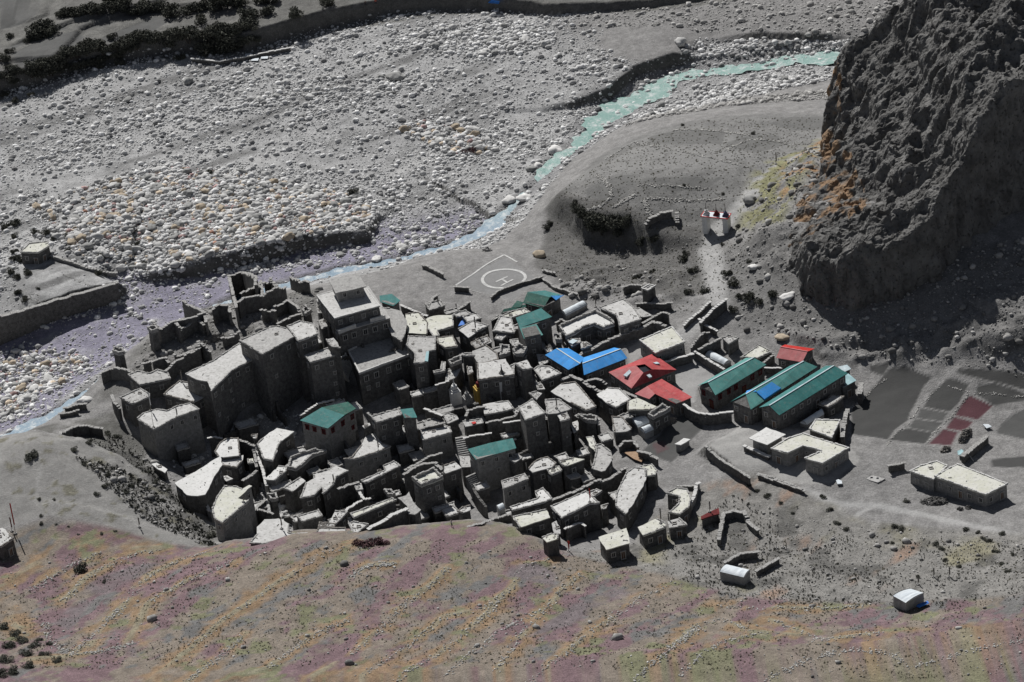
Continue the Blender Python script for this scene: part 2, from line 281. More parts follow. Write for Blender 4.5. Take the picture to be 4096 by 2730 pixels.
# plateau by the river
pl = soft(x, y, wpoly('D', 2, [(1270,445),(1370,330),(1480,290),(1640,258),(1790,250),(1905,262),(1860,420),(1700,560),(1560,570),(1440,510)]), 2)
paint(pl, (0.19, 0.188, 0.183), 0.8); paint(pl * sstep(n1 * 2 - .1), (0.145, 0.143, 0.138), 0.8)
for f in [[(540,430),(760,300),(1040,360),(960,500),(860,500)],[(1050,370),(1600,480),(1560,540),(1000,510)],[(560,460),(650,480),(1000,520),(1380,530),(1400,610),(1150,620),(640,600),(590,520)],[(800,210),(1500,240),(1380,400),(1000,340),(800,290)]]:
    paint(soft(x, y, wpoly('N', 3, f), .5), (0.205, 0.203, 0.198), 0.5)
for f in [[(1400,360),(1580,280),(1760,290),(1850,400),(1620,480),(1420,420)],[(430,690),(600,640),(760,650),(780,740),(620,800),(440,780)],[(840,690),(1390,690),(1250,760),(1050,770),(860,800)],[(1850,80),(2091,100),(2091,240),(1850,230),(1700,150)],[(860,210),(1050,190),(1400,230),(1380,380),(1100,360),(850,300)]]: paint(soft(x, y, wpoly('N', 3, f), .4), (0.14, 0.139, 0.135), 0.5)
# dark soil slope under the plateau, earth slopes round the village
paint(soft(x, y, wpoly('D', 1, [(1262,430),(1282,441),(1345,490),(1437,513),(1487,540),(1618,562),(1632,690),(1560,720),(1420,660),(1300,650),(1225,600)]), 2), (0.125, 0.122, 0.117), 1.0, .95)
paint(soft(x, y, wpoly('D', 3, [(1640,580),(1700,590),(1900,640),(2400,700),(2400,860),(1960,830),(1800,780),(1700,760),(1650,700)]), 3), (0.17, 0.167, 0.162), 1.0, .8)
# cultivated fields on the right
FR = [[(285,360),(420,230),(560,110),(690,15),(870,20),(1140,110),(1050,160),(900,400),(880,490),(750,590),(670,730),(290,680)],
      [(1310,125),(1520,185),(1400,340),(1310,400),(1040,350),(1120,230)],[(1010,360),(1300,410),(1240,490),(970,460)],[(950,470),(1240,500),(1150,610),(890,570)],[(870,580),(1140,615),(1060,750),(690,730),(780,620)],
      [(1400,80),(1800,90),(2200,120),(2200,230),(1700,160),(1400,110)],[(1610,190),(1800,180),(2091,240),(2200,280),(1900,330),(1780,350),(1590,260)],[(1850,520),(1960,430),(2200,330),(2200,680),(1800,600)],[(1740,900),(2050,850),(2200,850),(2200,980),(1760,990)],[(470,-30),(700,-20),(620,60),(500,20)]]
FRC = [.062, .062, .09, .085, .06, .062, .066, .09, .066, .072]
for f, c in zip(FR, FRC): paint(soft(x, y, wpoly('I', 2.0, f), .5), (c, c, c * .98), 0.2)
for f in [[(1530,265),(1760,350),(1600,480),(1370,430),(1450,320)],[(1360,440),(1560,500),(1470,590),(1270,560)],[(1250,570),(1400,600),(1330,760),(1090,750)]]: paint(soft(x, y, wpoly('I', 2.0, f), .5), (0.085, 0.038, 0.045), 0.3)
for f in [[(1690,320),(1790,200),(1960,165),(2091,240),(2130,330),(1990,440),(1860,590),(1790,650),(1490,500)]]:
    paint(soft(x, y, wpoly('H', 1.0, f), .5), (0.085, 0.085, 0.083), 0.25)
paint(soft(x, y, wpoly('H', 1.0, [(1590,430),(1700,410),(1760,490),(1640,540)]), .5), (0.1, 0.07, 0.072), 0.3)
# trodden pale ground: terrace with the tank, schoolyard, lanes
paint(soft(x, y, wpoly('J', 4, [(600,750),(880,540),(1000,450),(1250,470),(1600,590),(2091,760),(2200,900),(1900,1120),(1650,1130),(1100,1080),(1030,1065),(700,850)]), .6), (0.31, 0.305, 0.295), 0.5)
paint(soft(x, y, wpoly('E', 1.5, [(0,660),(200,600),(500,730),(350,860),(230,900),(210,1060),(100,1090),(0,900)]), .6), (0.33, 0.325, 0.32), 0.35)
paint(soft(x, y, wpoly('C', 1.5, [(1330,1060),(1500,960),(1640,1100),(1500,1110),(1350,1200)]), .6), (0.33, 0.32, 0.31), 0.4)
PATHS = [('N', 4, [(1100,1640),(1180,1560),(1340,1405),(1320,1180),(1280,1020),(1340,900),(1500,760),(1640,570),(1850,430),(2000,360),(2140,300)], 2.7), ('K', 2, [(330,1110),(560,1090),(660,1050),(880,1100),(980,1200),(1120,1280),(1400,1270)], .45),
         ('T', 4, [(1000,110),(1250,210),(1400,320),(1600,360),(1900,470),(2000,520),(2353,560)], .8), ('L', 4, [(880,100),(1080,190),(1400,210),(1640,260),(2100,360),(2353,420)], 1.1), ('L', 6, [(0,800),(300,860),(800,880),(1500,900),(2100,860)], .8), ('L', 5, [(1080,190),(1180,320),(1240,260),(1330,215)], .6), ('L', 5, [(1560,330),(1590,420),(1620,520)], .6), ('L', 5, [(1900,420),(1950,560),(2080,640)], .7), ('L', 6, [(160,180),(100,300),(60,480),(0,600)], .8)]
for t, z, p, wd in PATHS:
    P = np.array([G(t, a, b)[:2] for a, b in p]); dd, _ = pl_dist(x, y, P); paint(sstep(1.4 - np.abs(dd) / wd), (0.345, 0.342, 0.335), .6, .97)
# hillside nearest the camera: dry grass, tan and mauve ground cover in slanting bands
hs = soft(x, y, wpoly('D', 3, [(-900,1330),(0,1268),(120,1232),(560,1250),(700,1238),(1000,1215),(1160,1215),(1300,1275),(1500,1320),(1700,1390),(2000,1420),(2400,1440),(3000,1440),(3000,3200),(-900,3200)]), 4)
u = (x * 0.86 - y * 0.5); v = (x * 0.5 + y * 0.86)
band = fbm(u / 4 + n1 * .6, v / 30, x * 0 + .5, 81, 4); patch = fbm(u / 6, v / 14, x * 0 + .1, 91, 5); pat2 = fbm(u / 3, v / 8, x * 0 + .7, 93, 4)
HL = [('S', q) for q in [[(0,500),(180,380),(340,300),(520,240),(700,200)],[(180,540),(340,440),(520,340),(700,270),(1090,240)],[(420,600),(520,500),(600,420),(900,290),(1100,250)],[(600,900),(700,740),(850,600),(1000,430),(1200,330),(1500,230)],[(380,1000),(480,960),(600,850),(740,720),(830,640)],[(800,960),(1000,600),(1300,440),(1560,330)],[(1000,1143),(1300,900),(1500,720),(1800,510),(2200,270),(2353,230)],[(1500,1143),(1800,1050),(2000,900),(2100,830),(2353,720)],[(100,1000),(560,950),(800,910),(900,880)],[(1250,1143),(1450,1000),(1650,820)],[(60,600),(70,740),(180,830)]]] + [('T', q) for q in [[(-300,1143),(0,960),(200,800),(340,640),(560,480),(660,380)],[(80,1100),(400,900),(640,700),(900,640),(1080,520),(1150,380),(1320,320)],[(300,1143),(600,950),(900,700),(1040,540)],[(980,1080),(1060,950),(1180,790),(1380,590),(1450,490),(1560,420)],[(1200,1143),(1440,960),(1600,820),(1850,660),(1960,560),(2130,510)],[(1700,1143),(1900,1000),(2100,960),(2353,780)],[(0,430),(120,360),(300,350)],[(2100,1143),(2353,960)]]] + [('L', q) for q in [[(0,1150),(160,1010),(330,970),(500,1050),(700,1100)],[(50,1350),(300,1130),(600,1060),(900,1090)],[(650,980),(1000,1110),(1400,1060),(2353,1050)],[(600,1390),(900,1240),(1250,1180),(1480,1210),(1560,1280)],[(1600,1300),(2000,1180),(2353,1110)],[(1000,1390),(1400,1330),(1900,1330),(2353,1250)],[(300,880),(900,900),(1300,880)]]]
dL = np.full(x.size, 99.0); wm_ = np.where(hs > 0)[0]; wxx = x[wm_] + .8 * n2[wm_]; wyy = y[wm_] + .8 * n3[wm_]
for t, q in HL:
    P_ = np.array([G(t, a_, b_)[:2] for a_, b_ in q]); dL[wm_] = np.minimum(dL[wm_], np.abs(pl_dist(wxx, wyy, P_)[0]))
n0 = fb2(x, y, 1.5, 97, 2) * .35
paint(hs, (0.21, 0.18, 0.15)); paint(hs * sstep((patch + n0) * 5.0 + .5), (0.178, 0.122, 0.132)); paint(hs * sstep((pat2 + n0) * 5.5 - 0.6), (0.150, 0.148, 0.145))
brk = sstep(pat2 * 3 + n2 * 2 + .95); paint(hs * brk * sstep(1.7 - dL / (2.1 + 2.4 * n1) + n0 * 3), (0.245, 0.172, 0.110)); paint(hs * sstep((n2 + n0) * 6 - 1.2), (0.172, 0.172, 0.108)); paint(hs * sstep(1.6 - dL / 0.7) * sstep(pat2 * 4 + .6), (0.235, 0.22, 0.16), 1, .8)
HH += 0.26 * (brk * np.exp(-(dL / 1.1) ** 2)).reshape(HH.shape); hz = HH.ravel()
for t, z, p in [('T', 6, [(1150,380),(1290,370),(1400,440),(1380,560),(1050,500),(1080,430)]), ('S', 8, [(600,440),(900,290),(1090,270),(1090,300),(800,480),(620,640),(480,900),(380,820),(520,560)]), ('S', 9, [(700,1100),(940,1000),(950,1143),(700,1143)]), ('T', 8, [(1500,660),(1780,480),(1930,520),(1700,640),(1480,880),(1200,1000)])]:
    paint(soft(x, y, wpoly(t, z, p), 1.5) * sstep(n2 * 1.5 + .8), (0.17, 0.145, 0.15))
sl_ = soft(x, y, wpoly('D', 4, [(1560,1100),(1750,1080),(2000,1200),(2400,1250),(2400,1440),(2000,1420),(1700,1390),(1500,1320),(1300,1270),(1450,1230)]), 3)
paint(sl_, (0.225, 0.218, 0.205)); paint(sl_ * sstep(n2 * 4 - .3), (0.125, 0.122, 0.115)); paint(sl_ * sstep(n1 * 3 - .6), (0.24, 0.225, 0.16)); paint(sl_ * sstep(patch * 3.5 - 1.2), (0.26, 0.19, 0.15))
hump = soft(x, y, wpoly('D', 2, [(-200,1080),(30,1058),(200,1060),(300,1080),(400,1140),(540,1240),(400,1260),(120,1232),(-200,1300)]), 2)
paint(hump, (0.245, 0.24, 0.23), 0.6); paint(hump * sstep(n2 * 3 - 1.1 + (x < -999)), (0.2, 0.19, 0.14), 1, .6)
paint(soft(x, y, wpoly('K', 0, [(100,600),(600,560),(1000,430),(1300,700),(1500,950),(1750,1280),(1900,1400),(1650,1360),(1400,1100),(1150,900),(900,720),(400,640)]), 2) * sstep(n2 * 2.5 + .9), (0.105, 0.103, 0.097))
paint(soft(x, y, wpoly('K', -3, [(60,620),(200,480),(450,400),(700,380),(950,340),(1100,470),(1300,700),(1150,720),(900,700),(640,680),(350,700),(150,740)]), 2) * sstep(n2 * 2.5 + .8), (0.12, 0.118, 0.11))
FLK = np.array([G('K', a_, b_)[:2] for a_, b_ in [(600,690),(800,710),(1000,770),(1220,900),(1400,1080),(1700,1300),(1850,1420),(1620,1390),(1350,1290),(1120,1150),(930,960),(780,810)]])
paint(soft(x, y, FLK, 2.5) * sstep((n2 + n0 * 2) * 4 + .5), (0.125, 0.122, 0.114)); paint(hump * sstep((n2 + n0 * 2) * 5 - 1.4), (0.175, 0.168, 0.135))
for q_ in [[(340,760),(320,900),(300,1060),(560,1090),(640,1060)],[(640,1060),(900,1130),(1150,1260),(1420,1265)],[(800,730),(950,930),(1080,1100),(1250,1230)]]: P_ = np.array([G('K', a_, b_)[:2] for a_, b_ in q_]); paint(sstep(1.4 - np.abs(pl_dist(x, y, P_)[0]) / .45), (0.29, 0.285, 0.275), .7, .8)
paint(soft(x, y, wpoly('D', 0, [(1045,660),(1160,585),(1240,650),(1180,700)]), .6), (0.225, 0.224, 0.222), .4)
paint(soft(x, y, wpoly('D', 3, [(1740,440),(1880,350),(1900,420),(1800,600),(1700,560)]), 5) * sstep((n1 + n0 * 2) * 4 + .4), (0.22, 0.215, 0.125)); 
paint(soft(x, y, wpoly('D', 5, [(1800,430),(1900,320),(1960,330),(1900,480),(1800,520)]), 3) * sstep((n2 + n0 * 2) * 5 + .1), (0.30, 0.19, 0.11))
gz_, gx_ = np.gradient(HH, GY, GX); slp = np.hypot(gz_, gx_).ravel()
paint(sstep((slp - 0.75) / .5) * (hz < 9), (0.115, 0.113, 0.108))              # steep bank faces painted darker, their shade put into the colour
rid_ = soft(x, y, wpoly('D', 0, [(480,700),(740,640),(740,740),(600,800),(420,850),(250,900),(200,900),(340,780)]), 4); paint(rid_ * sstep(n2 * 3 + .4), (0.15, 0.147, 0.14))
nx_, ny_ = len(GX), len(GY)
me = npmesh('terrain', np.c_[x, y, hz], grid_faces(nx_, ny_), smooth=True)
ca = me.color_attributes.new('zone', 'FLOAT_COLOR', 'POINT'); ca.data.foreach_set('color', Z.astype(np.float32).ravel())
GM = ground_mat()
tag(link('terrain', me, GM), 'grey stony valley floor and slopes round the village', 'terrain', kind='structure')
# ---------------------------------------------------------------- river water
WM, nt, b = mat_new('water'); N = nt.nodes; L = nt.links
b.inputs['Roughness'].default_value = 0.5; b.inputs['Specular IOR Level'].default_value = 0.35
ge = N.new('ShaderNodeNewGeometry'); n1_ = N.new('ShaderNodeTexNoise'); n1_.inputs['Scale'].default_value = 0.45; n1_.inputs['Detail'].default_value = 8; n1_.inputs['Roughness'].default_value = 0.75
L.new(ge.outputs['Position'], n1_.inputs['Vector']); cr = N.new('ShaderNodeValToRGB'); cr.color_ramp.elements[0].position = 0.47; cr.color_ramp.elements[0].color = (0.13, 0.24, 0.23, 1); cr.color_ramp.elements[1].position = 0.63; cr.color_ramp.elements[1].color = (0.55, 0.62, 0.62, 1)
sx = N.new('ShaderNodeSeparateXYZ'); L.new(ge.outputs['Position'], sx.inputs[0]); mrn = N.new('ShaderNodeMapRange'); mrn.inputs[1].default_value = 78; mrn.inputs[2].default_value = 100; L.new(sx.outputs[1], mrn.inputs[0])
mx = N.new('ShaderNodeMix'); mx.data_type = 'RGBA'; L.new(mrn.outputs[0], mx.inputs['Factor']); mx.inputs['A'].default_value = (0.09, 0.175, 0.25, 1); mx.inputs['B'].default_value = (0.12, 0.25, 0.22, 1)
mx2 = N.new('ShaderNodeMix'); mx2.data_type = 'RGBA'; r2 = N.new('ShaderNodeValToRGB'); r2.color_ramp.elements[0].position = 0.49; r2.color_ramp.elements[1].position = 0.66; L.new(n1_.outputs['Fac'], r2.inputs[0]); L.new(r2.outputs[0], mx2.inputs['Factor']); L.new(mx.outputs['Result'], mx2.inputs['A']); mx2.inputs['B'].default_value = (0.46, 0.485, 0.48, 1)
L.new(mx2.outputs['Result'], b.inputs['Base Color'])
bp = N.new('ShaderNodeBump'); bp.inputs['Strength'].default_value = 0.9; bp.inputs['Distance'].default_value = 0.25; L.new(n1_.outputs['Fac'], bp.inputs['Height']); L.new(bp.outputs[0], b.inputs['Normal'])
pts = []; wd = []
for i in range(len(RIV) - 1):
    for k in range(8): t = k / 8; pts.append(RIV[i] * (1 - t) + RIV[i + 1] * t); wd.append(RIVW[i] * (1 - t) + RIVW[i + 1] * t)
pts = np.array(pts); wd = np.array(wd); tg = np.gradient(pts, axis=0); tg /= np.linalg.norm(tg, axis=1)[:, None]; nn = np.c_[-tg[:, 1], tg[:, 0]]
zc = gh(pts[:, 0], pts[:, 1]); zc = np.convolve(np.pad(zc, 12, 'edge'), np.ones(25) / 25, 'valid')
V = []; nc = 13
for i in range(len(pts)):
    for k in range(nc):
        q = pts[i] + nn[i] * wd[i] * (0.42 + .09 * math.sin(i * .7) + .06 * math.sin(i * 1.9)) * (k / (nc - 1) * 2 - 1)
        V.append((q[0], q[1], zc[i] + 0.18 + 0.12 * vnoise(np.array([q[0]]), np.array([q[1]]), np.array([0.3]), 5)[0]))
tag(link('river', npmesh('river', V, grid_faces(nc, len(pts)), smooth=True), WM), 'turquoise river with white rapids winding past the village', 'river', kind='structure')
# ---------------------------------------------------------------- cliff
ROCK = mottled('cliff_rock', (0.095, 0.093, 0.09), (0.18, 0.177, 0.171), 0.25, bump=0.9, bscale=1.6, c3=(0.065, 0.063, 0.06), s3=1.2, f3=0.56, bdist=0.5)
_nt = ROCK.node_tree; _b = _nt.nodes['Principled BSDF']; _src = _b.inputs['Base Color'].links[0].from_socket
_ge = _nt.nodes.new('ShaderNodeNewGeometry'); _at = _nt.nodes.new('ShaderNodeAttribute'); _at.attribute_name = 'lichen'
_mx = _nt.nodes.new('ShaderNodeMix'); _mx.data_type = 'RGBA'; _nt.links.new(_at.outputs['Fac'], _mx.inputs['Factor']); _nt.links.new(_src, _mx.inputs['A']); _mx.inputs['B'].default_value = (0.30, 0.185, 0.10, 1); _nt.links.new(_mx.outputs['Result'], _b.inputs['Base Color'])
CC = [(1905,330,12),(1908,262,19),(1945,205,24),(2005,140,31),(2060,60,39),(2095,0,44),(2150,-80,49),(2000,300,24),(1960,400,20),(1900,450,15),(2100,200,32),(2200,100,45),(2353,20,50),(2150,400,26),(2080,300,27),(1860,575,15),(1950,560,22),(2050,550,25),(2000,470,22),(2120,560,25),(2130,470,28),(2195,330,37),(2215,200,43),(2353,150,48),(2600,60,46),(2600,-60,52),(2300,-100,54),(1820,560,11),(1860,470,12)]
cw = np.array([np.append(unz(px('D', a, b), z)[:2], z) for a, b, z in CC]); _m = len(cw)
_d = np.hypot(cw[:, None, 0] - cw[None, :, 0], cw[:, None, 1] - cw[None, :, 1]) / 30; _Kc = tps(_d) + np.eye(_m) * 0.02; _Pc = np.c_[np.ones(_m), cw[:, :2] / 30]
_Sc = np.linalg.solve(np.block([[_Kc, _Pc], [_Pc.T, np.zeros((3, 3))]]), np.r_[cw[:, 2], 0, 0, 0])
def top_h(x, y):
    o = _Sc[_m] + _Sc[_m + 1] * x / 30 + _Sc[_m + 2] * y / 30
    for i in range(_m): o = o + _Sc[i] * tps(np.hypot(x - cw[i, 0], y - cw[i, 1]) / 30)
    return o
front = [(1790,610),(1850,690),(1950,718),(2060,715),(2150,690),(2225,625),(2353,560),(2600,470)]
fp = [unz(px('D', a, b), 8)[:2] for a, b in front]
rg = [unz(px('D', a, b), z)[:2] + np.array([2.0, 9.0]) for a, b, z in [(2600,-60,52),(2300,-100,54),(2150,-80,49),(2095,0,44),(2060,60,39),(2005,140,31),(1945,205,24),(1908,262,18)]]
lf = [unz(px('D', a, b), z)[:2] for a, b, z in [(1902,262,14),(1898,345,8),(1880,410,9),(1835,490,9)]]
FP = np.array(fp + rg + lf)
st = 0.7; gx = np.arange(FP[:, 0].min() - 4, min(FP[:, 0].max() + 4, 175), st); gy = np.arange(FP[:, 1].min() - 4, FP[:, 1].max() + 4, st)
cx, cy = np.meshgrid(gx, gy); sh = cx.shape; cx = cx.ravel(); cy = cy.ravel()
wx = cx + 2.6 * fb2(cx, cy, 9, 41, 4); wy = cy + 2.6 * fb2(cx, cy, 9, 47, 4)
dd, _ = pl_dist(wx, wy, np.r_[FP, FP[:1]]); sgn = np.where(inpoly(wx, wy, FP), 1, -1); sdv = sgn * np.abs(dd)
rid = fb2(cx, cy, 16, 43, 5, True); gul = fb2(cx * 1.0 - cy * .35, cy * .45, 7, 45, 4, True)
top = top_h(cx, cy) + (rid - 0.35) * 6.5 + (gul - .35) * 3.5
zz = np.where(sdv > -1.2, (gh(cx, cy) - 1.0) + (np.maximum(top - gh(cx, cy), 0.5) + 1) * sstep((sdv + 1.0) / 2.6) ** 0.6, -12)
zz = np.where(sdv < -1.0, -12, zz)
V = np.c_[cx, cy, zz]; nxx = sh[1]; nyy = sh[0]; F = grid_faces(nxx, nyy)
Vb = np.c_[cx, cy, np.full(cx.size, -13.0)]; Fb = F[:, ::-1] + len(V)
def ring():
    r = [(0, i) for i in range(nxx)] + [(j, nxx - 1) for j in range(1, nyy)] + [(nyy - 1, i) for i in range(nxx - 2, -1, -1)] + [(j, 0) for j in range(nyy - 2, 0, -1)]
    return [j * nxx + i for j, i in r]
rr = ring(); Fs = [[rr[k], rr[k - 1], rr[k - 1] + len(V), rr[k] + len(V)] for k in range(len(rr))]
me = npmesh('cliff_raw', np.r_[V, Vb], np.r_[F, Fb, np.array(Fs)]); tmp = link('cliff_raw', me)
md = tmp.modifiers.new('r', 'REMESH'); md.mode = 'VOXEL'; md.voxel_size = 0.42; md.use_smooth_shade = True
dpg = bpy.context.evaluated_depsgraph_get(); cm = bpy.data.meshes.new_from_object(tmp.evaluated_get(dpg)); bpy.data.objects.remove(tmp)
co = np.zeros(len(cm.vertices) * 3, np.float32); cm.vertices.foreach_get('co', co); co = co.reshape(-1, 3).astype(float)
no = np.zeros(len(cm.vertices) * 3, np.float32); cm.vertices.foreach_get('normal', no); no = no.reshape(-1, 3)
a = fbm(co[:, 0] / 3.6, co[:, 1] / 3.6, co[:, 2] / 13, 201, 4, True); c = fbm(co[:, 0] / 1.5, co[:, 1] / 1.5, co[:, 2] / 2.6, 205, 4, True); e_ = fbm(co[:, 0] / 6, co[:, 1] / 6, co[:, 2] / 6, 209, 3)
dz = (0.25 - a) * 1.5 + (0.2 - c) * 0.42 + e_ * 0.8; co2 = co + no * dz[:, None]; cm.vertices.foreach_set('co', co2.astype(np.float32).ravel())
lic = wpoly('D', 14, [(1860,230),(1930,250),(1950,420),(2010,520),(1900,560),(1800,580),(1820,420)])
li = np.where(inpoly(co[:, 0], co[:, 1], lic), 1, 0) * sstep(fbm(co[:, 0] / 3, co[:, 1] / 3, co[:, 2] / 3, 211, 3) * 4 + .35) * 0.7
at = cm.attributes.new('lichen', 'FLOAT', 'POINT'); at.data.foreach_set('value', li.astype(np.float32))
cm.polygons.foreach_set('use_smooth', np.zeros(len(cm.polygons), bool)); cm.update()
cm.materials.clear(); cliff = link('cliff', cm, ROCK); cliff.name = 'cliff'
tag(cliff, 'tall rugged dark rock cliff rising on the right', 'cliff', kind='structure')
# ---------------------------------------------------------------- stones
def ico(sub):
    bm = bmesh.new(); bmesh.ops.create_icosphere(bm, subdivisions=sub, radius=1.0); bm.verts.ensure_lookup_table()
    v = np.array([q.co[:] for q in bm.verts]); f = np.array([[q.index for q in fc.verts] for fc in bm.faces]); bm.free(); return v, f
IC1 = ico(1); IC2 = ico(2); IC3 = ico(3)
def rockshape(seed, src):
    v, f = src; r = np.random.default_rng(seed); s = np.array([r.uniform(.9, 1.35), r.uniform(.75, 1.0), r.uniform(.5, .75)])
    n = fbm(v[:, 0] * 1.1 + seed, v[:, 1] * 1.1, v[:, 2] * 1.1, seed, 3); n2 = vnoise(v[:, 0] * 2.6, v[:, 1] * 2.6 + seed, v[:, 2] * 2.6, seed)
    return v * s * (1 + .5 * n + .22 * n2)[:, None], f
STONEM, nt, b = mat_new('stone'); N = nt.nodes; L = nt.links
at_ = N.new('ShaderNodeAttribute'); at_.attribute_name = 'tint'; ge = N.new('ShaderNodeNewGeometry'); tn = N.new('ShaderNodeTexNoise'); tn.inputs['Scale'].default_value = 2.5; tn.inputs['Detail'].default_value = 5; L.new(ge.outputs['Position'], tn.inputs['Vector'])
mrn = N.new('ShaderNodeMapRange'); mrn.inputs[1].default_value = .3; mrn.inputs[2].default_value = .7; mrn.inputs[3].default_value = .75; mrn.inputs[4].default_value = 1.2; L.new(tn.outputs['Fac'], mrn.inputs[0])
vm = N.new('ShaderNodeVectorMath'); vm.operation = 'SCALE'; L.new(at_.outputs['Color'], vm.inputs[0]); L.new(mrn.outputs[0], vm.inputs['Scale']); L.new(vm.outputs[0], b.inputs['Base Color'])
def scatter(name, X, Y, S, C, label, cat, src=IC1, sink=0.25, kind='stuff', zoff=None, flat=1.0):
    nvar = 10; shapes = [rockshape(300 + k, src) for k in range(nvar)]; n = len(X); ZZ = gh(X, Y) if zoff is None else zoff
    Vs = []; Fs = []; Cs = []; off = 0; var = rng.integers(0, nvar, n); ang = rng.uniform(0, 2 * np.pi, n)
    for k in range(nvar):
        m = np.where(var == k)[0]
        if not len(m): continue
        v, f = shapes[k]; ca_, sa = np.cos(ang[m])[:, None], np.sin(ang[m])[:, None]
        vx = (v[None, :, 0] * ca_ - v[None, :, 1] * sa) * S[m][:, None] + X[m][:, None]; vy = (v[None, :, 0] * sa + v[None, :, 1] * ca_) * S[m][:, None] + Y[m][:, None]
        vz = (v[None, :, 2] * flat + sink) * S[m][:, None] + ZZ[m][:, None]
        Vs.append(np.stack([vx, vy, vz], -1).reshape(-1, 3)); Fs.append((f[None] + (np.arange(len(m)) * len(v))[:, None, None] + off).reshape(-1, 3)); off += len(m) * len(v)
        Cs.append(np.repeat(np.c_[C[m], np.ones(len(m))], len(v), 0))
    me = npmesh(name, np.concatenate(Vs), np.concatenate(Fs), 3, smooth=False); q = me.color_attributes.new('tint', 'FLOAT_COLOR', 'POINT'); q.data.foreach_set('color', np.concatenate(Cs).astype(np.float32).ravel())
    return tag(link(name, me, STONEM), label, cat, kind=kind)
def rpoly(t, z, pts, n):
    P = wpoly(t, z, pts); X = rng.uniform(P[:, 0].min(), P[:, 0].max(), n); Y = rng.uniform(P[:, 1].min(), P[:, 1].max(), n); m = inpoly(X, Y, P); return X[m], Y[m]
# riverbed sampling
n = 330000; X = rng.uniform(-130, 120, n); Y = rng.uniform(-70, 205, n); Zs = gh(X, Y)
ok = (Zs < -6.3) & (X < 125); X, Y, Zs = X[ok], Y[ok], Zs[ok]
dR, vR = pl_dist(X, Y, RIV, RIVW); dR = np.abs(dR)
den = 0.36 + 0.55 * sstep(fb2(X, Y, 13, 131, 4) * 2.2 + .35) * sstep(fb2(X, Y, 4, 133, 3) * 1.6 + .6); big = np.full(X.shape, 0.0)
ZONES = [(-11, [(200,420),(400,375),(600,400),(850,450),(865,500),(700,550),(500,590),(350,620),(180,600),(60,480)], 1.0, .9), (-10, [(880,290),(1000,265),(1090,285),(1140,330),(1100,350),(1050,355),(960,320)], 1.0, .9),
         (-17, [(0,800),(180,790),(215,850),(120,930),(0,990),(-60,900)], 1.0, .8), (-8, [(900,70),(1200,60),(1290,110),(1150,150),(900,120)], .9, .6), (-7.5, [(1330,60),(1560,40),(2030,60),(1980,120),(1560,130)], .95, .55),
         (-9, [(1480,240),(1700,195),(1920,190),(1900,240),(1650,260),(1450,300)], .9, .45), (-9, [(500,240),(700,180),(1000,170),(1000,230),(700,270)], .7, .3), (-13, [(500,600),(900,560),(1000,520),(1120,500),(1000,560),(560,630)], .5, .35), (-10, [(100,260),(330,200),(640,120),(700,160),(400,260),(150,340)], .6, .3), (-14.5, [(215,650),(290,630),(330,680),(340,720),(250,740)], .7, .1)]
for z, q, dn, bg_ in ZONES:
    s = soft(X, Y, wpoly('D', z, q), 5); den = np.maximum(den, dn * s * (0.75 + .25 * sstep(fb2(X, Y, 3, 135, 3) * 2 + .5))); big = np.maximum(big, bg_ * s)
for z, q in [(-14.5, [(0,760),(280,700),(470,700),(500,640),(900,600),(900,650),(470,720),(340,770),(230,800),(0,800)]), (-11.5, [(130,560),(300,330+20),(900,370),(700,395),(400,360),(100,400)])]:
    s = soft(X, Y, wpoly('D', z, q), 4); den = den * (1 - .72 * s)
den = den * (0.55 + .75 * sstep(streak(X, Y) * 3 + .5)); den = den * np.where(dR < vR * .36, np.where(Y > 95, .75, .45), 1); den *= np.where(soft(X, Y, wpoly('M', -11, [(180,700),(200,470),(480,440),(830,520),(1120,600),(1120,690),(500,850),(0,990),(180,900)]), 2) > .5, 0.03, 1)
k = rng.random(len(X)) < den; X, Y, big, dR = X[k], Y[k], big[k], dR[k]
S = 0.125 * (rng.pareto(2.15, len(X)) + 1); S = np.clip(S * (1 + 1.0 * big), 0.1, 0.85 + .15 * big); S = np.where(rng.random(len(X)) < .2 * big, S * 1.25, S)
g_ = np.clip(rng.normal(.57, .16, len(X)), .22, .85); wm = rng.random(len(X)) < .35; C = np.c_[g_, g_ * .995, g_ * .98]
tn_ = (rng.random(len(X)) < .09) & (big > .75); C[tn_] = C[tn_] * np.array([[1.0, .84, .66]]); tn_ = (rng.random(len(X)) < .04) & (big > .75); C[tn_] = C[tn_] * np.array([[.95, .66, .64]]) * .8
o = np.argsort(-S); NI = 292; ind = o[:NI]; rest = o[NI:]
scatter('riverbed_stones', X[rest], Y[rest], S[rest], C[rest], 'countless small grey and pale stones covering the dry riverbed', 'stones')
BM = []
for cname, c in [('pale', (.55, .545, .53)), ('grey', (.33, .33, .32)), ('tan', (.45, .38, .29)), ('white', (.72, .71, .69))]: BM.append(mottled('boulder_' + cname, tuple(q * .8 for q in c), c, 1.2, bump=.4, bscale=3))
bmesh_ = []
for k in range(12):
    v, f = rockshape(500 + k, IC3); bmesh_.append([npmesh('boulder', v, f, 3, smooth=False) for _ in range(4)])
    for q, me in enumerate(bmesh_[-1]): me.materials.append(BM[q])
def boulder(X_, Y_, s, col, label, group=None, z=None, sq=1.0):
    o = bpy.data.objects.new('boulder', bmesh_[random.randrange(12)][col]); COL.objects.link(o)
    o.location = (X_, Y_, (float(gh(X_, Y_)) if z is None else z) + .25 * s); o.scale = (s, s, s * sq); o.rotation_euler = (0, 0, random.uniform(0, 6.28))
    return tag(o, label, 'boulder', group)
isl = inpoly(X, Y, wpoly('D', -11, ZONES[0][1])); hp = inpoly(X, Y, wpoly('D', -10, ZONES[1][1])); lft = inpoly(X, Y, wpoly('D', -17, ZONES[2][1]))
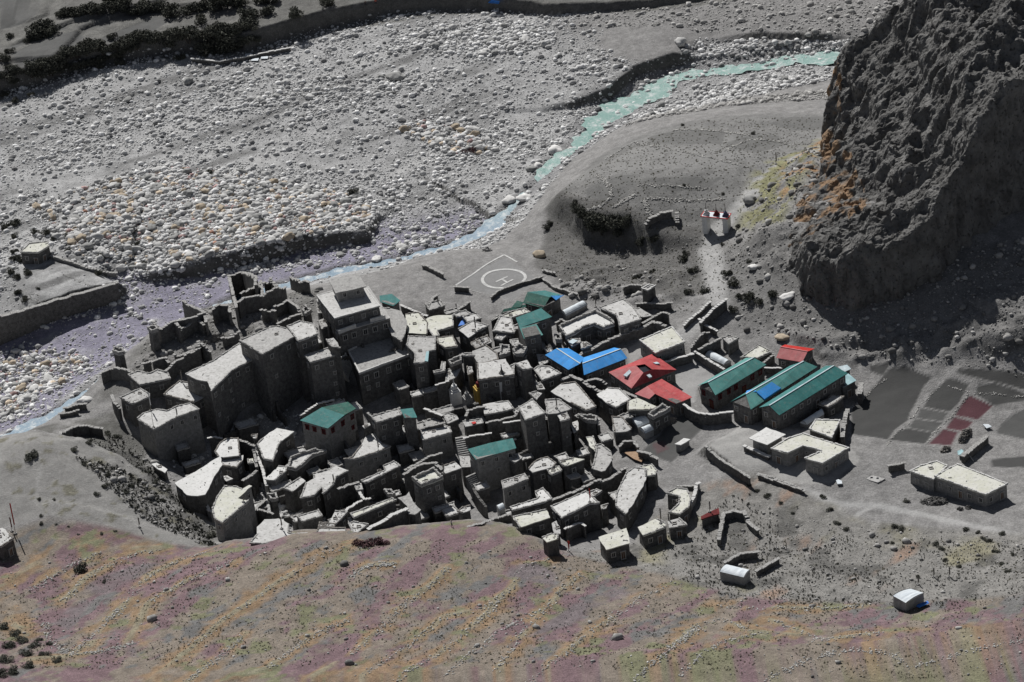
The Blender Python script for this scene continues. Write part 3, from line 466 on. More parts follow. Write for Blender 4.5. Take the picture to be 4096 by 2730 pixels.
for i in ind:
    c = random.choice([0, 0, 1, 1, 2 if big[i] > .75 else 0]); cn = ('pale', 'grey', 'tan tinted')[c]
    wh, gr = ('in the dense raised boulder bar', 'raised boulder bar') if isl[i] else ('in the small tinted heap near the river bend', 'tinted boulder heap') if hp[i] else ('in the boulder field by the left riverbank', 'left boulder field') if lft[i] else ('scattered on the open gravel flats', 'gravel flats')
    boulder(X[i], Y[i], S[i], c, 'large %s boulder %s' % (cn, wh), '%s boulders of the %s' % (cn, gr))
for t, a, b_, s, c, lb in [('D',1565,103,2.1,0,'huge pale boulder standing alone in the upper right riverbed'),('D',433,190,1.6,1,'big grey boulder below the far terraces with a dark hollow beside it'),('D',1275,350,1.7,3,'long white boulder beside the turquoise rapids'),
   ('D',1238,385,1.3,3,'bluish white boulder at the river edge, right one of a pair'),('D',1222,392,1.3,1,'dark grey boulder at the river edge, left one of a pair'),('D',1205,458,1.6,3,'flat white slab boulder at the near edge of the river'),('D',1170,462,1.4,3,'broad flat white boulder left of the white slab'),
   ('D',195,925,1.5,3,'bright white pointed boulder beside the left riverbank'),('D',1722,463,1.5,1,'dark pointed boulder beside the road above the gate'),('D',1240,590,1.6,2,'tan rounded boulder at the foot of the slope by the helipad'),
   ('D',1812,683,1.3,3,'pale yellowish boulder below the cliff'),('D',1733,617,1.2,3,'white boulder on the rubble right of the road'),('D',1800,778,1.2,2,'yellowish boulder behind the red roofed shed'),('D',820,450,1.2,1,'dark grey boulder at the right tip of the boulder bar'),
   ('D',908,180,1.9,1,'dark flat boulder on the middle gravel flat'),('D',865,598,1.2,3,'white boulder at the near bank of the river below the gravel bar'),('D',925,570,1.3,0,'pale boulder beside the blue rapids')]:
    q = G(t, a, b_); boulder(q[0], q[1], s, c, lb, sq=.85)
# loose stones elsewhere
def stone_line(t, pts, n, jit, s0, s1, z=None):
    P = np.array([G(t, a, b)[:2] for a, b in pts]); seg = np.linalg.norm(np.diff(P, axis=0), axis=1); cs = np.r_[0, np.cumsum(seg)]; u_ = rng.uniform(0, cs[-1], n)
    X_ = np.interp(u_, cs, P[:, 0]) + rng.normal(0, jit, n); Y_ = np.interp(u_, cs, P[:, 1]) + rng.normal(0, jit, n); return X_, Y_, rng.uniform(s0, s1, n)
Q = []
for ln in [[(180,540),(340,440),(520,340),(700,270)],[(420,600),(520,500),(600,420),(900,290),(1100,250)],[(700,740),(850,600),(1000,430),(1200,330),(1500,230)],[(480,960),(600,850),(740,720),(830,640)],[(1000,600),(1300,440),(1560,330)],[(1300,900),(1500,720),(1800,510),(2200,270),(2353,230)],[(1800,1050),(2000,900),(2100,830),(2353,720)],[(560,950),(800,910),(900,880)],[(1250,1143),(1450,1000),(1650,820)],[(300,740),(330,860),(420,930),(500,970)]]: Q.append(stone_line('S', ln, 150, .5, .08, .24))
for ln in [[(0,960),(200,800),(340,640),(560,480),(660,380)],[(80,1100),(400,900),(640,700),(900,640),(1080,520),(1150,380),(1320,320)],[(300,1143),(600,950),(900,700),(1040,540)],[(980,1080),(1060,950),(1180,790),(1380,590),(1450,490),(1560,420)],[(1200,1143),(1440,960),(1600,820),(1850,660),(1960,560),(2130,510)],[(1900,1143),(2100,960),(2353,780)],[(650,1100),(830,940),(1000,800),(1300,650)],[(0,430),(120,360),(300,350)]]: Q.append(stone_line('T', ln, 190, .5, .08, .26))
for ln in [[(0,1150),(160,1010),(330,970),(500,1050)],[(50,1350),(300,1130),(600,1060)],[(650,980),(1000,1110),(1400,1060)],[(1000,1200),(1250,1180),(1480,1210),(1560,1280)],[(1600,1300),(2000,1180),(2353,1110)],[(300,880),(900,900),(1300,880)],[(600,1390),(900,1240),(1100,1200)]]: Q.append(stone_line('L', ln, 130, .45, .08, .24))
for ln in [[(690,20),(560,100),(300,340),(260,360)],[(1200,130),(1000,330),(880,520),(760,600),(660,740)],[(1520,190),(1360,400),(1260,520),(1120,640),(1070,740)],[(1300,120),(1520,190),(1780,200),(1980,230),(2091,225)]]: Q.append(stone_line('I', ln, 90, .18, .08, .2))
for ln in [[(540,430),(760,300),(900,330),(1150,375),(1380,430),(1580,480)],[(830,690),(1400,690)],[(600,620),(600,680),(530,740),(440,770)],[(790,600),(1300,625)],[(880,830),(840,730),(830,690)],[(640,740),(770,660)],[(500,520),(560,570),(600,620)],[(1050,210),(1400,225),(1550,250)],[(1390,360),(1470,320),(1560,280),(1760,290),(1900,330)]]: Q.append(stone_line('N', ln, 150, .3, .1, .3))
for ln in [[(600,600),(700,640),(880,720)],[(230,870),(400,880),(500,840)],[(300,790),(370,800),(360,860),(290,850),(290,790)]]: Q.append(stone_line('M', ln, 60, .2, .07, .16))
A_ = [np.concatenate([q[i] for q in Q]) for i in range(3)]; g_ = np.clip(rng.normal(.42, .1, len(A_[0])), .2, .65)
scatter('field_stones', A_[0], A_[1], A_[2], np.c_[g_, g_ * .98, g_ * .93], 'loose pale stones in lines along field edges and across the near hillside', 'stones')
X1, Y1 = rpoly('D', 6, [(1650,600),(1760,470),(1880,340),(1960,560),(2100,640),(2400,640),(2400,860),(1960,810),(1700,740)], 9000); X2, Y2 = rpoly('D', 8, [(-50,1260),(1150,1230),(1650,1150),(2400,1230),(2500,1620),(-100,1620)], 9000); X3, Y3 = rpoly('D', 0, [(480,700),(740,640),(720,740),(560,800),(420,850),(280,880),(340,780)], 2200); X4, Y4 = rpoly('D', 1, [(1240,600),(1620,570),(1640,700),(1420,700)], 900); X5, Y5 = rpoly('D', 1, [(150,1000),(300,960),(440,1100),(540,1230),(420,1200),(200,1040)], 1500); X6, Y6 = rpoly('D', 1, [(1280,640),(1370,640),(1390,700),(1320,690)], 250)
X7, Y7 = rpoly('D', -5, [(1290,25),(1500,12),(2080,-30),(2050,90),(1300,50)], 5000); X8, Y8 = rpoly('D', -4, [(1420,300),(1500,250),(1700,215),(1930,205),(1905,255),(1790,250),(1640,258),(1480,290)], 3500); X10 = rng.uniform(FLK[:, 0].min(), FLK[:, 0].max(), 2500); Y10 = rng.uniform(FLK[:, 1].min(), FLK[:, 1].max(), 2500); m = inpoly(X10, Y10, FLK); X5 = np.r_[X5, X10[m]]; Y5 = np.r_[Y5, Y10[m]]; X9, Y9 = rpoly('L', 6, [(300,100),(1500,300),(2353,400),(2353,900),(300,900)], 5000)
X_ = np.r_[X1, X2, X3, X4, X5, X6, X7, X8, X9]; Y_ = np.r_[Y1, Y2, Y3, Y4, Y5, Y6, Y7, Y8, Y9]; S_ = np.r_[.12 * (rng.pareto(2.2, len(X1)) + 1), .07 * (rng.pareto(2.8, len(X2)) + 1), .12 * (rng.pareto(2.5, len(X3)) + 1), .1 * (rng.pareto(2.5, len(X4)) + 1), .1 * (rng.pareto(2.5, len(X5)) + 1), .2 * (rng.pareto(2.5, len(X6)) + 1), .14 * (rng.pareto(2.2, len(X7)) + 1), .15 * (rng.pareto(2.2, len(X8)) + 1), .06 * (rng.pareto(2.6, len(X9)) + 1)]
S_ = np.clip(S_, .07, 1.0); g_ = np.clip(rng.normal(.30, .09, len(X_)), .15, .6); k_ = len(X1) + len(X2) + len(X3) + len(X4) + len(X5) + len(X6); g_[k_:k_ + len(X7) + len(X8)] += .13
scatter('rubble', X_, Y_, S_, np.c_[g_, g_ * .98, g_ * .94], 'scattered grey rubble on the slopes and under the cliff', 'rubble')
# ---------------------------------------------------------------- low scrub and grass tufts
LEAF = mottled('scrub_leaves', (0.06, 0.062, 0.052), (0.11, 0.112, 0.092), 1.5, bump=0); LEAF2 = mottled('dry_grass', (0.10, 0.095, 0.065), (0.16, 0.15, 0.095), .5, bump=0); WOODM = mottled('dark_wood', (0.07, 0.06, 0.05), (0.13, 0.115, 0.1), 3, bump=0.2); LEAF3 = mottled('reddish_scrub', (0.085, 0.045, 0.05), (0.14, 0.085, 0.085), 1.5, bump=0)
def leafcloud(n, rx, ry, rz, size, seed, lumps=5):
    r = np.random.default_rng(seed); c = np.c_[r.uniform(-.6, .6, lumps) * rx, r.uniform(-.6, .6, lumps) * ry, r.uniform(.35, .75, lumps) * rz]; k = r.integers(0, lumps, n)
    d = r.normal(size=(n, 3)); d /= np.linalg.norm(d, axis=1)[:, None]; rad = r.uniform(.55, 1.0, n)[:, None]
    p = c[k] + d * rad * np.array([rx, ry, rz]) * .48; p[:, 2] = np.abs(p[:, 2])
    e1 = r.normal(size=(n, 3)); e1 /= np.linalg.norm(e1, axis=1)[:, None]; e2 = np.cross(e1, r.normal(size=(n, 3))); e2 /= np.linalg.norm(e2, axis=1)[:, None]; s = size * r.uniform(.6, 1.3, n)[:, None]
    V = np.stack([p - e1 * s, p + e2 * s * .7, p + e1 * s, p - e2 * s * .7], 1).reshape(-1, 3); return V, np.arange(4 * n).reshape(n, 4)
def stems(seed, h, n=7):
    r = np.random.default_rng(seed); V = []; F = []
    for i in range(n):
        a = r.uniform(0, 6.28); b_ = np.array([r.uniform(-.15, .15), r.uniform(-.15, .15), -.3]); e = np.array([math.cos(a) * .5 * h, math.sin(a) * .5 * h, h * r.uniform(.5, .8)])
        for q, (c, w_) in enumerate([(b_, .05), (e, .015)]):
            for m in range(3): V.append(c + np.array([math.cos(m * 2.09), math.sin(m * 2.09), 0]) * w_)
        o = 6 * i; F += [[o, o + 1, o + 4, o + 3], [o + 1, o + 2, o + 5, o + 4], [o + 2, o, o + 3, o + 5]]
    return np.array(V), np.array(F)
bushv = []
for k in range(5):
    a = npmesh('foliage', *leafcloud(900, 1, 1, .9, .085, 700 + k, 6)); a.materials.append(LEAF); b_ = npmesh('stem', *stems(720 + k, .8)); b_.materials.append(WOODM)
    c = npmesh('foliage', *leafcloud(700, 1, 1, .7, .085, 740 + k, 6)); c.materials.append(LEAF3); bushv.append((a, b_, c))
def bush(q, r, label, group, kind=0, flat=1.0):
    k = random.randrange(5); e = empty('bush', (q[0], q[1], float(gh(q[0], q[1])) - .1), label, 'bush', group)
    f = link('foliage', bushv[k][kind], parent=e); s = link('stem', bushv[k][1], parent=e); e.scale = (r, r, r * flat); e.rotation_euler = (0, 0, random.uniform(0, 6.28)); return e
GRP = 'dark bushes along the far river terrace'
for a, b_, r in [(230,190,3.0),(290,170,3.0),(205,225,2.8),(260,240,2.6),(330,210,2.8),(60,235,2),(180,260,2.2),(540,330,3.2),(600,300,3.2),(650,330,3),(480,350,3),(700,240,2.2),(410,390,3),(340,430,3.2),(260,450,3.4),(200,470,3),(90,520,2),(30,380,2.4),(60,330,2),(30,600,2),(200,600,1.6),(90,640,1.8),
   (1180,240,4.6),(1370,210,3.8),(1430,250,4.2),(1500,190,3.4),(1340,300,4.4),(1420,310,4.2),(1290,330,3.6),(1250,60,2.8),(1320,50,4.2),(1310,20,3),(1060,290,3),(960,260,2.8),(1570,110,3.4),(1680,90,2.8),(1840,110,3),(1100,100,3.4),(1180,90,2.6),(1260,140,2.6),(1000,60,2.6),(900,70,3.2),(760,50,3),(780,30,3),(600,70,2.8),(520,90,3),(460,90,2.8),(420,100,2.4),(700,20,3),(1440,20,4),(1500,30,3),(1640,10,3),(1700,20,3),(2050,30,3),(880,250,2.8),(800,280,2.8),(860,300,2.6),(750,330,2.6),(1130,370,2.2),(640,420,2.2),(760,400,2.2)]:
    if r < 2.4: r *= .8
    bush(G('O', a, b_), r * 1.0, 'dark rounded bush on the far river terrace', GRP, flat=.9)
for ln, nb in [([(0,500),(60,470),(180,440),(330,380),(520,330),(700,290),(900,260),(1100,240),(1300,230)], 34), ([(250,480),(400,430),(560,400),(700,350),(820,330)], 14), ([(400,110),(560,85),(700,60),(850,80),(1000,50)], 16), ([(1300,215),(1500,190),(1600,180)], 8), ([(1350,330),(1480,310),(1600,250)], 7)]:
    L_ = np.array(ln, float); cs_ = np.r_[0, np.cumsum(np.linalg.norm(np.diff(L_, axis=0), axis=1))]
    for u_ in np.linspace(0, cs_[-1], nb): bush(G('O', np.interp(u_, cs_, L_[:, 0]) + random.uniform(-14, 14), np.interp(u_, cs_, L_[:, 1]) + random.uniform(-16, 16)), random.uniform(1.5, 3.1), 'shrub in the dark hedge lining the far river terrace', 'hedge shrubs lining the far river terrace', flat=.85)
for a, b_, r in [(430,830,2.5),(500,860,2.7),(570,870,3.2),(640,880,3),(380,780,2),(350,740,1.6),(700,870,2.2),(720,840,1.6),(470,910,2.4),(660,940,2),(540,920,2.6)]: bush(G('N', a, b_), r, 'dense dark bush on the edge of the slope above the helipad', 'bushes on the slope edge above the helipad')
for a, b_, r in [(790,1010,1.7),(820,980,1.2),(890,990,1.5),(920,970,1.2),(1090,1120,1.8),(1130,1080,1.3),(1170,1200,1.6),(890,1200,1),(1140,1350,1.5),(1250,1340,1.6),(760,1250,1),(800,1230,.9),(1410,1220,1.6),(1450,1290,2),(1570,1400,2.2),(1720,1370,2),(1620,1420,1.5),(1460,1470,1.5),(1500,1380,1.3),(150,900,1.5),(170,870,1.2),(1110,600,.8),(1590,240,1),(1100,180,.8),(1380,660,.7),(1490,890,.9),(1380,1010,.7),(1560,1130,.9)]: bush(G('N', a, b_), r * .85, 'low dark bush on the earth slope beside the road', 'bushes on the slopes beside the road')
for a, b_, r in [(330,215,1.9),(430,215,1.9),(640,240,1.5),(140,240,1.5),(150,390,1.6),(150,460,2),(200,470,1.6),(110,590,1.8),(150,640,1.7),(270,600,1.9),(175,790,1.7),(240,850,1.6),(370,740,.8),(660,380,1.4),(1010,430,1.8),(520,260,1.3),(1330,310,1.4),(50,150,2),(150,130,2),(1390,500,1.3),(940,600,1.6),(1010,600,1.5)]: bush(G('M', a, b_), r * .8, 'dark bush on the stony bar near the small hut', 'bushes near the small hut on the bar')
for a, b_, r in [(1330,1090,2.4),(1760,1110,1),(1630,1390,1.8)]: bush(G('O', a, b_), r * .8, 'low dark bush on the boulder bar', 'bushes on the boulder bar', flat=.6)
bush(G('Q', 190, 1215), 1.7, 'dark bush at the right end of the boulder bar', None)
bush(G('Q', 900, 960), 1.9, 'brown bush at the foot of the tinted boulder heap', None, 2)
for a, b_, r in [(60,215,1.6),(110,220,1.9),(170,215,2),(220,210,1.5)]: bush(G('T', a, b_), r, 'purplish red bush on the crest above the dark houses', 'purplish bushes on the crest above the houses', 2, flat=.7)
for a, b_, r in [(550,390,1.9),(700,470,.6)]: bush(G('S', a, b_), r, 'tiny dark bush low on the near hillside' if r < 1 else 'round dark bush alone on the near hillside', 'dark bushes alone on the near hillside', flat=.8)
for a, b_, r in [(30,780,2),(90,820,1.8),(150,870,2),(60,900,2.1),(230,900,1.8),(170,960,2),(60,1000,2.2),(300,960,1.6),(200,1040,2),(90,1080,2.2),(380,1000,1.4),(270,860,1.2),(330,890,1.2),(20,1100,2)]: bush(G('S', a, b_), r * .8, 'olive scrub bush at the bottom left corner', 'scrub bushes in the bottom left corner', flat=.6)
for a, b_, r in [(1000,150,1.2),(1050,240,1.2),(1100,330,1.3),(1160,370,1.2),(1530,370,1.4),(1470,460,.9),(1760,470,1.3),(1800,500,1.3),(1960,370,1.3),(2040,390,1),(2210,400,1.3),(2110,450,1.1),(2160,520,1.2),(2290,540,1),(1490,350,1.4),(1830,580,1),(1920,620,1.1),(2080,430,1),(500,70,1),(560,110,1),(630,150,1.3),(720,190,1),(800,260,.9),(2200,600,1.1),(2240,650,1.1),(1560,180,1.2),(1100,600,.7),(1640,690,1)]: bush(G('L', a, b_), r * .7, 'small dark bush on the slope right of the village', 'small bushes on the slope right of the village', flat=.7)
for a, b_, r in [(700,745,1.3),(800,800,1.2),(900,840,1.3),(880,930,1.4),(820,1000,1.3),(280,680,2.2),(240,700,2),(320,1040,.8),(450,1045,.8),(1300,900,1.4),(1400,980,1.3),(1250,820,1.3),(1350,1060,1.2),(1100,930,1.3),(1060,980,1.4),(740,570,1.6),(900,500,1.7),(980,520,1.7),(620,630,1.6),(1800,1300,2),(1900,1320,2.2),(1960,1330,1.8),(1760,1350,1.8),(350,1180,.8),(340,1245,.9),(470,1250,.6),(570,1270,.6),(660,1335,.6),(850,1330,.8),(960,1310,.7)]: bush(G('K', a, b_), r * .7, 'small scrub bush on the hump left of the village', 'scrub bushes on the hump left of the village', flat=.65)
def tufts(name, X, Y, s, label, mat, seed):
    V, F = leafcloud(14, 1, 1, .8, .34, seed, 3); n = len(X); ZZ = gh(X, Y); a = rng.uniform(0, 6.28, n); c_, s_ = np.cos(a)[:, None], np.sin(a)[:, None]
    vx = (V[None, :, 0] * c_ - V[None, :, 1] * s_) * s[:, None] + X[:, None]; vy = (V[None, :, 0] * s_ + V[None, :, 1] * c_) * s[:, None] + Y[:, None]; vz = V[None, :, 2] * s[:, None] + ZZ[:, None]
    VV = np.stack([vx, vy, vz], -1).reshape(-1, 3); FF = (F[None] + (np.arange(n) * len(V))[:, None, None]).reshape(-1, 4); return tag(link(name, npmesh(name, VV, FF), mat), label, 'scrub', kind='stuff')
XA, YA = rpoly('D', 8, [(-50,1260),(1150,1230),(1650,1150),(2400,1230),(2500,1620),(-100,1620)], 15000); m = fb2(XA, YA, 6, 141, 3) > -.1; XA, YA = XA[m], YA[m]
XF = rng.uniform(FLK[:, 0].min(), FLK[:, 0].max(), 2600); YF = rng.uniform(FLK[:, 1].min(), FLK[:, 1].max(), 2600); m = inpoly(XF, YF, FLK); XF, YF = XF[m], YF[m]; XK, YK = rpoly('K', 0, [(100,600),(600,560),(1000,430),(1300,700),(1500,950),(1750,1280),(1900,1400),(1650,1360),(1400,1100),(1150,900),(900,720),(400,640)], 2600); XM, YM = rpoly('D', 6, [(1560,1120),(1750,1100),(2000,1220),(2400,1260),(2400,1440),(2000,1420),(1700,1390),(1500,1300)], 5000); m = fb2(XM, YM, 5, 147, 3) > .05; XM, YM = XM[m], YM[m]; XK = np.r_[XK, XF]; YK = np.r_[YK, YF]; XA = np.r_[XA, XK, XM]; YA = np.r_[YA, YK, YM]
tufts('low_scrub', XA, YA, np.r_[rng.uniform(.08, .26, len(XA) - len(XK) - len(XM)), rng.uniform(.2, .55, len(XK)), rng.uniform(.12, .4, len(XM))], 'tiny dark tufts dotted over the near hillside', LEAF, 801)
XB, YB = rpoly('D', 8, [(-50,1260),(1150,1230),(1650,1150),(2400,1230),(2500,1620),(-100,1620)], 14000); m = fb2(XB, YB, 7, 143, 3) > 0; XB, YB = XB[m], YB[m]
XC, YC = rpoly('D', 3, [(1280,450),(1400,330),(1640,258),(1890,262),(1860,420),(1640,740),(1400,700),(1240,590)], 5000)
tufts('dry_grass', np.r_[XB, XC], np.r_[YB, YC], rng.uniform(.1, .3, len(XB) + len(XC)), 'dry grass tufts on the hillside and the river plateau', LEAF2, 803)
# ---------------------------------------------------------------- building materials
WALLM = [mottled('stone_wall_' + n_, a_, b_, 1.4, bump=.9, bscale=3.5, c3=c_, s3=6.5, f3=.58, bdist=.15) for n_, a_, b_, c_ in [('grey', (.095,.093,.089), (.185,.181,.175), (.26,.255,.247)), ('dark', (.075,.073,.07), (.15,.147,.142), (.215,.21,.203)), ('clay', (.19,.187,.18), (.31,.305,.295), (.40,.39,.375))]]
PLAST = mottled('white_plaster', (.5,.5,.5), (.66,.66,.66), 1.2, bump=.2); CONC = mottled('concrete', (.40,.395,.385), (.52,.515,.50), .7, bump=.25, bscale=8)
ROOFM = [mottled('mud_roof_' + n_, a_, b_, s_, bump=.5, bscale=2.5, c3=c_, s3=1.7, f3=.55) for n_, a_, b_, c_, s_ in [('pale', (.47,.465,.45), (.58,.575,.56), (.36,.355,.34), .8), ('grey', (.36,.355,.345), (.48,.475,.46), (.27,.265,.255), .9), ('cream', (.54,.54,.46), (.62,.615,.57), (.44,.435,.40), .5), ('gravel', (.30,.295,.285), (.42,.415,.40), (.24,.235,.23), 2.0), ('white', (.60,.60,.58), (.68,.675,.66), (.50,.495,.48), .4)]]
RIMM = mottled('rim_stone', (.26,.255,.245), (.46,.455,.44), 3.5, bump=.6, bscale=6, c3=(.11,.1,.095), s3=4, f3=.55); FIREW = mottled('firewood', (.12,.11,.10), (.30,.285,.265), 4, bump=.6, bscale=8); COPE = mottled('pale_coping', (.5,.495,.48), (.62,.615,.6), 1.5, bump=.3)
PANE = mottled('window_pane', (.012,.013,.016), (.025,.026,.03), 2, rough=.15, bump=0, spec=.5); FRAMEW = mottled('pale_window_frame', (.34,.33,.31), (.44,.43,.41), 3, bump=.1); DOORM = mottled('door_wood', (.12,.07,.045), (.18,.11,.07), 5, bump=.2)
def sheet_mat(name, c, c2, rough=.62, wscale=5.0, rust=None):
    m, nt, b = mat_new(name); N = nt.nodes; L = nt.links; b.inputs['Roughness'].default_value = rough; b.inputs['Specular IOR Level'].default_value = .08
    uv = N.new('ShaderNodeUVMap'); ge = N.new('ShaderNodeNewGeometry'); wv = N.new('ShaderNodeTexWave'); wv.inputs['Scale'].default_value = wscale / 6.2832 * 3; wv.bands_direction = 'X'; L.new(uv.outputs[0], wv.inputs[0])
    bp = N.new('ShaderNodeBump'); bp.inputs['Strength'].default_value = .45; bp.inputs['Distance'].default_value = .04; L.new(wv.outputs['Fac'], bp.inputs['Height']); L.new(bp.outputs[0], b.inputs['Normal'])
    tn = N.new('ShaderNodeTexNoise'); tn.inputs['Scale'].default_value = .7; tn.inputs['Detail'].default_value = 6; tn.inputs['Roughness'].default_value = .7; L.new(ge.outputs['Position'], tn.inputs['Vector'])
    cr = N.new('ShaderNodeValToRGB'); cr.color_ramp.elements[0].position = .35; cr.color_ramp.elements[1].position = .68; cr.color_ramp.elements[0].color = (*c, 1); cr.color_ramp.elements[1].color = (*c2, 1); L.new(tn.outputs['Fac'], cr.inputs[0])
    sp = N.new('ShaderNodeSeparateXYZ'); L.new(uv.outputs[0], sp.inputs[0]); fl = N.new('ShaderNodeMath'); fl.operation = 'FLOOR'; L.new(sp.outputs[0], fl.inputs[0]); wn = N.new('ShaderNodeTexWhiteNoise'); wn.noise_dimensions = '1D'; L.new(fl.outputs[0], wn.inputs['W'])
    mr = N.new('ShaderNodeMapRange'); mr.inputs[3].default_value = .88; mr.inputs[4].default_value = 1.1; L.new(wn.outputs['Value'], mr.inputs[0]); vm = N.new('ShaderNodeVectorMath'); vm.operation = 'SCALE'; L.new(cr.outputs[0], vm.inputs[0]); L.new(mr.outputs[0], vm.inputs['Scale'])
    dn = N.new('ShaderNodeTexNoise'); dn.inputs['Scale'].default_value = 1.6; dn.inputs['Detail'].default_value = 7; dn.inputs['Roughness'].default_value = .75; L.new(ge.outputs['Position'], dn.inputs['Vector'])
    dr = N.new('ShaderNodeValToRGB'); dr.color_ramp.elements[0].position = .52; dr.color_ramp.elements[1].position = .74; dr.color_ramp.elements[1].color = (.5, .5, .5, 1); L.new(dn.outputs['Fac'], dr.inputs[0])
    dx = N.new('ShaderNodeMix'); dx.data_type = 'RGBA'; L.new(dr.outputs[0], dx.inputs['Factor']); L.new(vm.outputs[0], dx.inputs['A']); dx.inputs['B'].default_value = (.26, .235, .21, 1); L.new(dx.outputs['Result'], b.inputs['Base Color']); return m
TEAL = sheet_mat('teal_sheet', (.04,.165,.16), (.07,.225,.215)); TEALP = sheet_mat('pale_teal_sheet', (.08,.24,.225), (.12,.31,.285)); GREEN = sheet_mat('dark_green_sheet', (.02,.085,.07), (.035,.12,.095)); BLUE = sheet_mat('blue_sheet', (.045,.27,.66), (.07,.33,.76)); REDM = sheet_mat('red_sheet', (.38,.055,.06), (.50,.11,.11)); REDB = sheet_mat('bright_red_sheet', (.42,.02,.018), (.55,.04,.03)); TIN = sheet_mat('pale_tin_sheet', (.40,.50,.54), (.56,.64,.67)); LBLUE = sheet_mat('light_blue_sheet', (.25,.42,.45), (.38,.55,.58)); PINK = sheet_mat('faded_red_sheet', (.42,.12,.125), (.52,.20,.20))
TARP = mottled('white_tarpaulin', (.56,.61,.65), (.68,.72,.74), .9, rough=.6, bump=.5, bscale=2, spec=.12); TARPB = mottled('blue_tarpaulin', (.03,.14,.5), (.05,.2,.6), 1.5, rough=.5, bump=.5, bscale=2)
WHITE = mottled('whitewash', (.62,.62,.61), (.72,.72,.71), 1.5, bump=.2); MAROON = mottled('maroon_paint', (.10,.02,.022), (.16,.035,.035), 2, bump=.1); OCHRE = mottled('ochre_paint', (.45,.30,.08), (.55,.38,.12), 2, bump=.1); SLATE = mottled('slate_blue_paint', (.07,.075,.13), (.10,.105,.17), 2, bump=.1); PAINTW = mottled('helipad_paint', (.42,.42,.41), (.60,.60,.585), 1.2, bump=.2)
def ccw(P):
    a = 0
    for i in range(len(P)): a += P[i][0] * P[(i + 1) % len(P)][1] - P[(i + 1) % len(P)][0] * P[i][1]
    return a > 0
def offset(P, d):
    P = np.array(P, float); n = len(P); out = []
    for i in range(n):
        a = P[i] - P[i - 1]; b_ = P[(i + 1) % n] - P[i]; a = a / (np.linalg.norm(a) + 1e-9); b_ = b_ / (np.linalg.norm(b_) + 1e-9)
        na = np.array([a[1], -a[0]]); nb = np.array([b_[1], -b_[0]]); m = na + nb; k = m / max(.5, (m @ m) / 2); out.append(P[i] + k * d)
    return np.array(out)
def densify(P, step, jit=0.0, closed=True):
    out = []; n = len(P); rngn = n if closed else n - 1
    for i in range(rngn):
        a, b_ = P[i], P[(i + 1) % n]; k = max(1, int(round(np.linalg.norm(b_ - a) / step)))
        for q in range(k): out.append(a + (b_ - a) * q / k + (rng.normal(0, jit, len(a)) if q else 0))
    if not closed: out.append(P[-1])
    return np.array(out)
def prism(P, z0, z1, org=(0, 0, 0), taper=0.0, ztop=None):
    """closed prism; z0/z1 scalars or arrays"""
    n = len(P); Pb = offset(P, taper) if taper else P; z0 = np.broadcast_to(z0, n); z1 = np.broadcast_to(z1, n)
    V = [(Pb[i][0] - org[0], Pb[i][1] - org[1], z0[i] - org[2]) for i in range(n)] + [(P[i][0] - org[0], P[i][1] - org[1], z1[i] - org[2]) for i in range(n)]
    F = [[i, (i + 1) % n, (i + 1) % n + n, i + n] for i in range(n)] + [list(range(n - 1, -1, -1)), list(range(n, 2 * n))]
    return V, F
def pyme(name, V, F, mat, parent, smooth=False):
    me = bpy.data.meshes.new(name); me.from_pydata([tuple(v) for v in V], [], [list(f) for f in F]); me.update()
    if smooth: me.polygons.foreach_set('use_smooth', np.ones(len(F), bool))
    return link(name, me, mat, parent)
def merge(parts):
    V = []; F = []
    for v, f in parts: F += [[i + len(V) for i in q] for q in f]; V += list(v)
    return V, F
def box(c, s, ax=(1, 0), z=(0, 1)):
    """oriented box: centre c (x,y), half sizes s, ax unit vector, z range"""
    ax = np.array(ax); ay = np.array([-ax[1], ax[0]]); P = [np.array(c) + ax * a * s[0] + ay * b_ * s[1] for a, b_ in ((-1, -1), (1, -1), (1, 1), (-1, 1))]
    return prism(P, z[0], z[1])
ROOFS = []; FOOT = []; NAMED = []
USED = set()
def near_label(what, q):
    o = sorted(NAMED, key=lambda n_: float(np.hypot(*(n_[0] - q))))
    for c_, l_ in o[:6]:
        side = ('behind' if q[1] > c_[1] + 1.5 else 'in front of') if abs(q[1] - c_[1]) > abs(q[0] - c_[0]) else ('right of' if q[0] > c_[0] else 'left of')
        wds = l_.split(','); ll = ' '.join(wds[0].split()[:16 - len(what.split()) - len(side.split()) - 1]); t_ = '%s %s the %s' % (what, side, ll)
        if t_ not in USED: USED.add(t_); return t_
    return t_
def jagrim(P, z, w_=.3, h0=.12, h1=.32, org=(0, 0, 0), edges=None, step=.55):
    parts = []; n = len(P)
    for i in range(n):
        if edges is not None and i not in edges: continue
        a, b_ = P[i], P[(i + 1) % n]; L_ = np.linalg.norm(b_ - a)
        if L_ < .4: continue
        d = (b_ - a) / L_; nn_ = np.array([-d[1], d[0]]); k = max(1, int(L_ / step))
        for q in range(k):
            c = a + d * L_ * (q + .5) / k + nn_ * (w_ * .5 + random.uniform(-.04, .04)); v, f = box(c - np.array(org[:2]), (L_ / k * .5 + .03, w_ * .5 * random.uniform(.8, 1.15)), d, (z - .03 - org[2], z + random.uniform(h0, h1) - org[2])); parts.append((v, f))
    return merge(parts) if parts else None
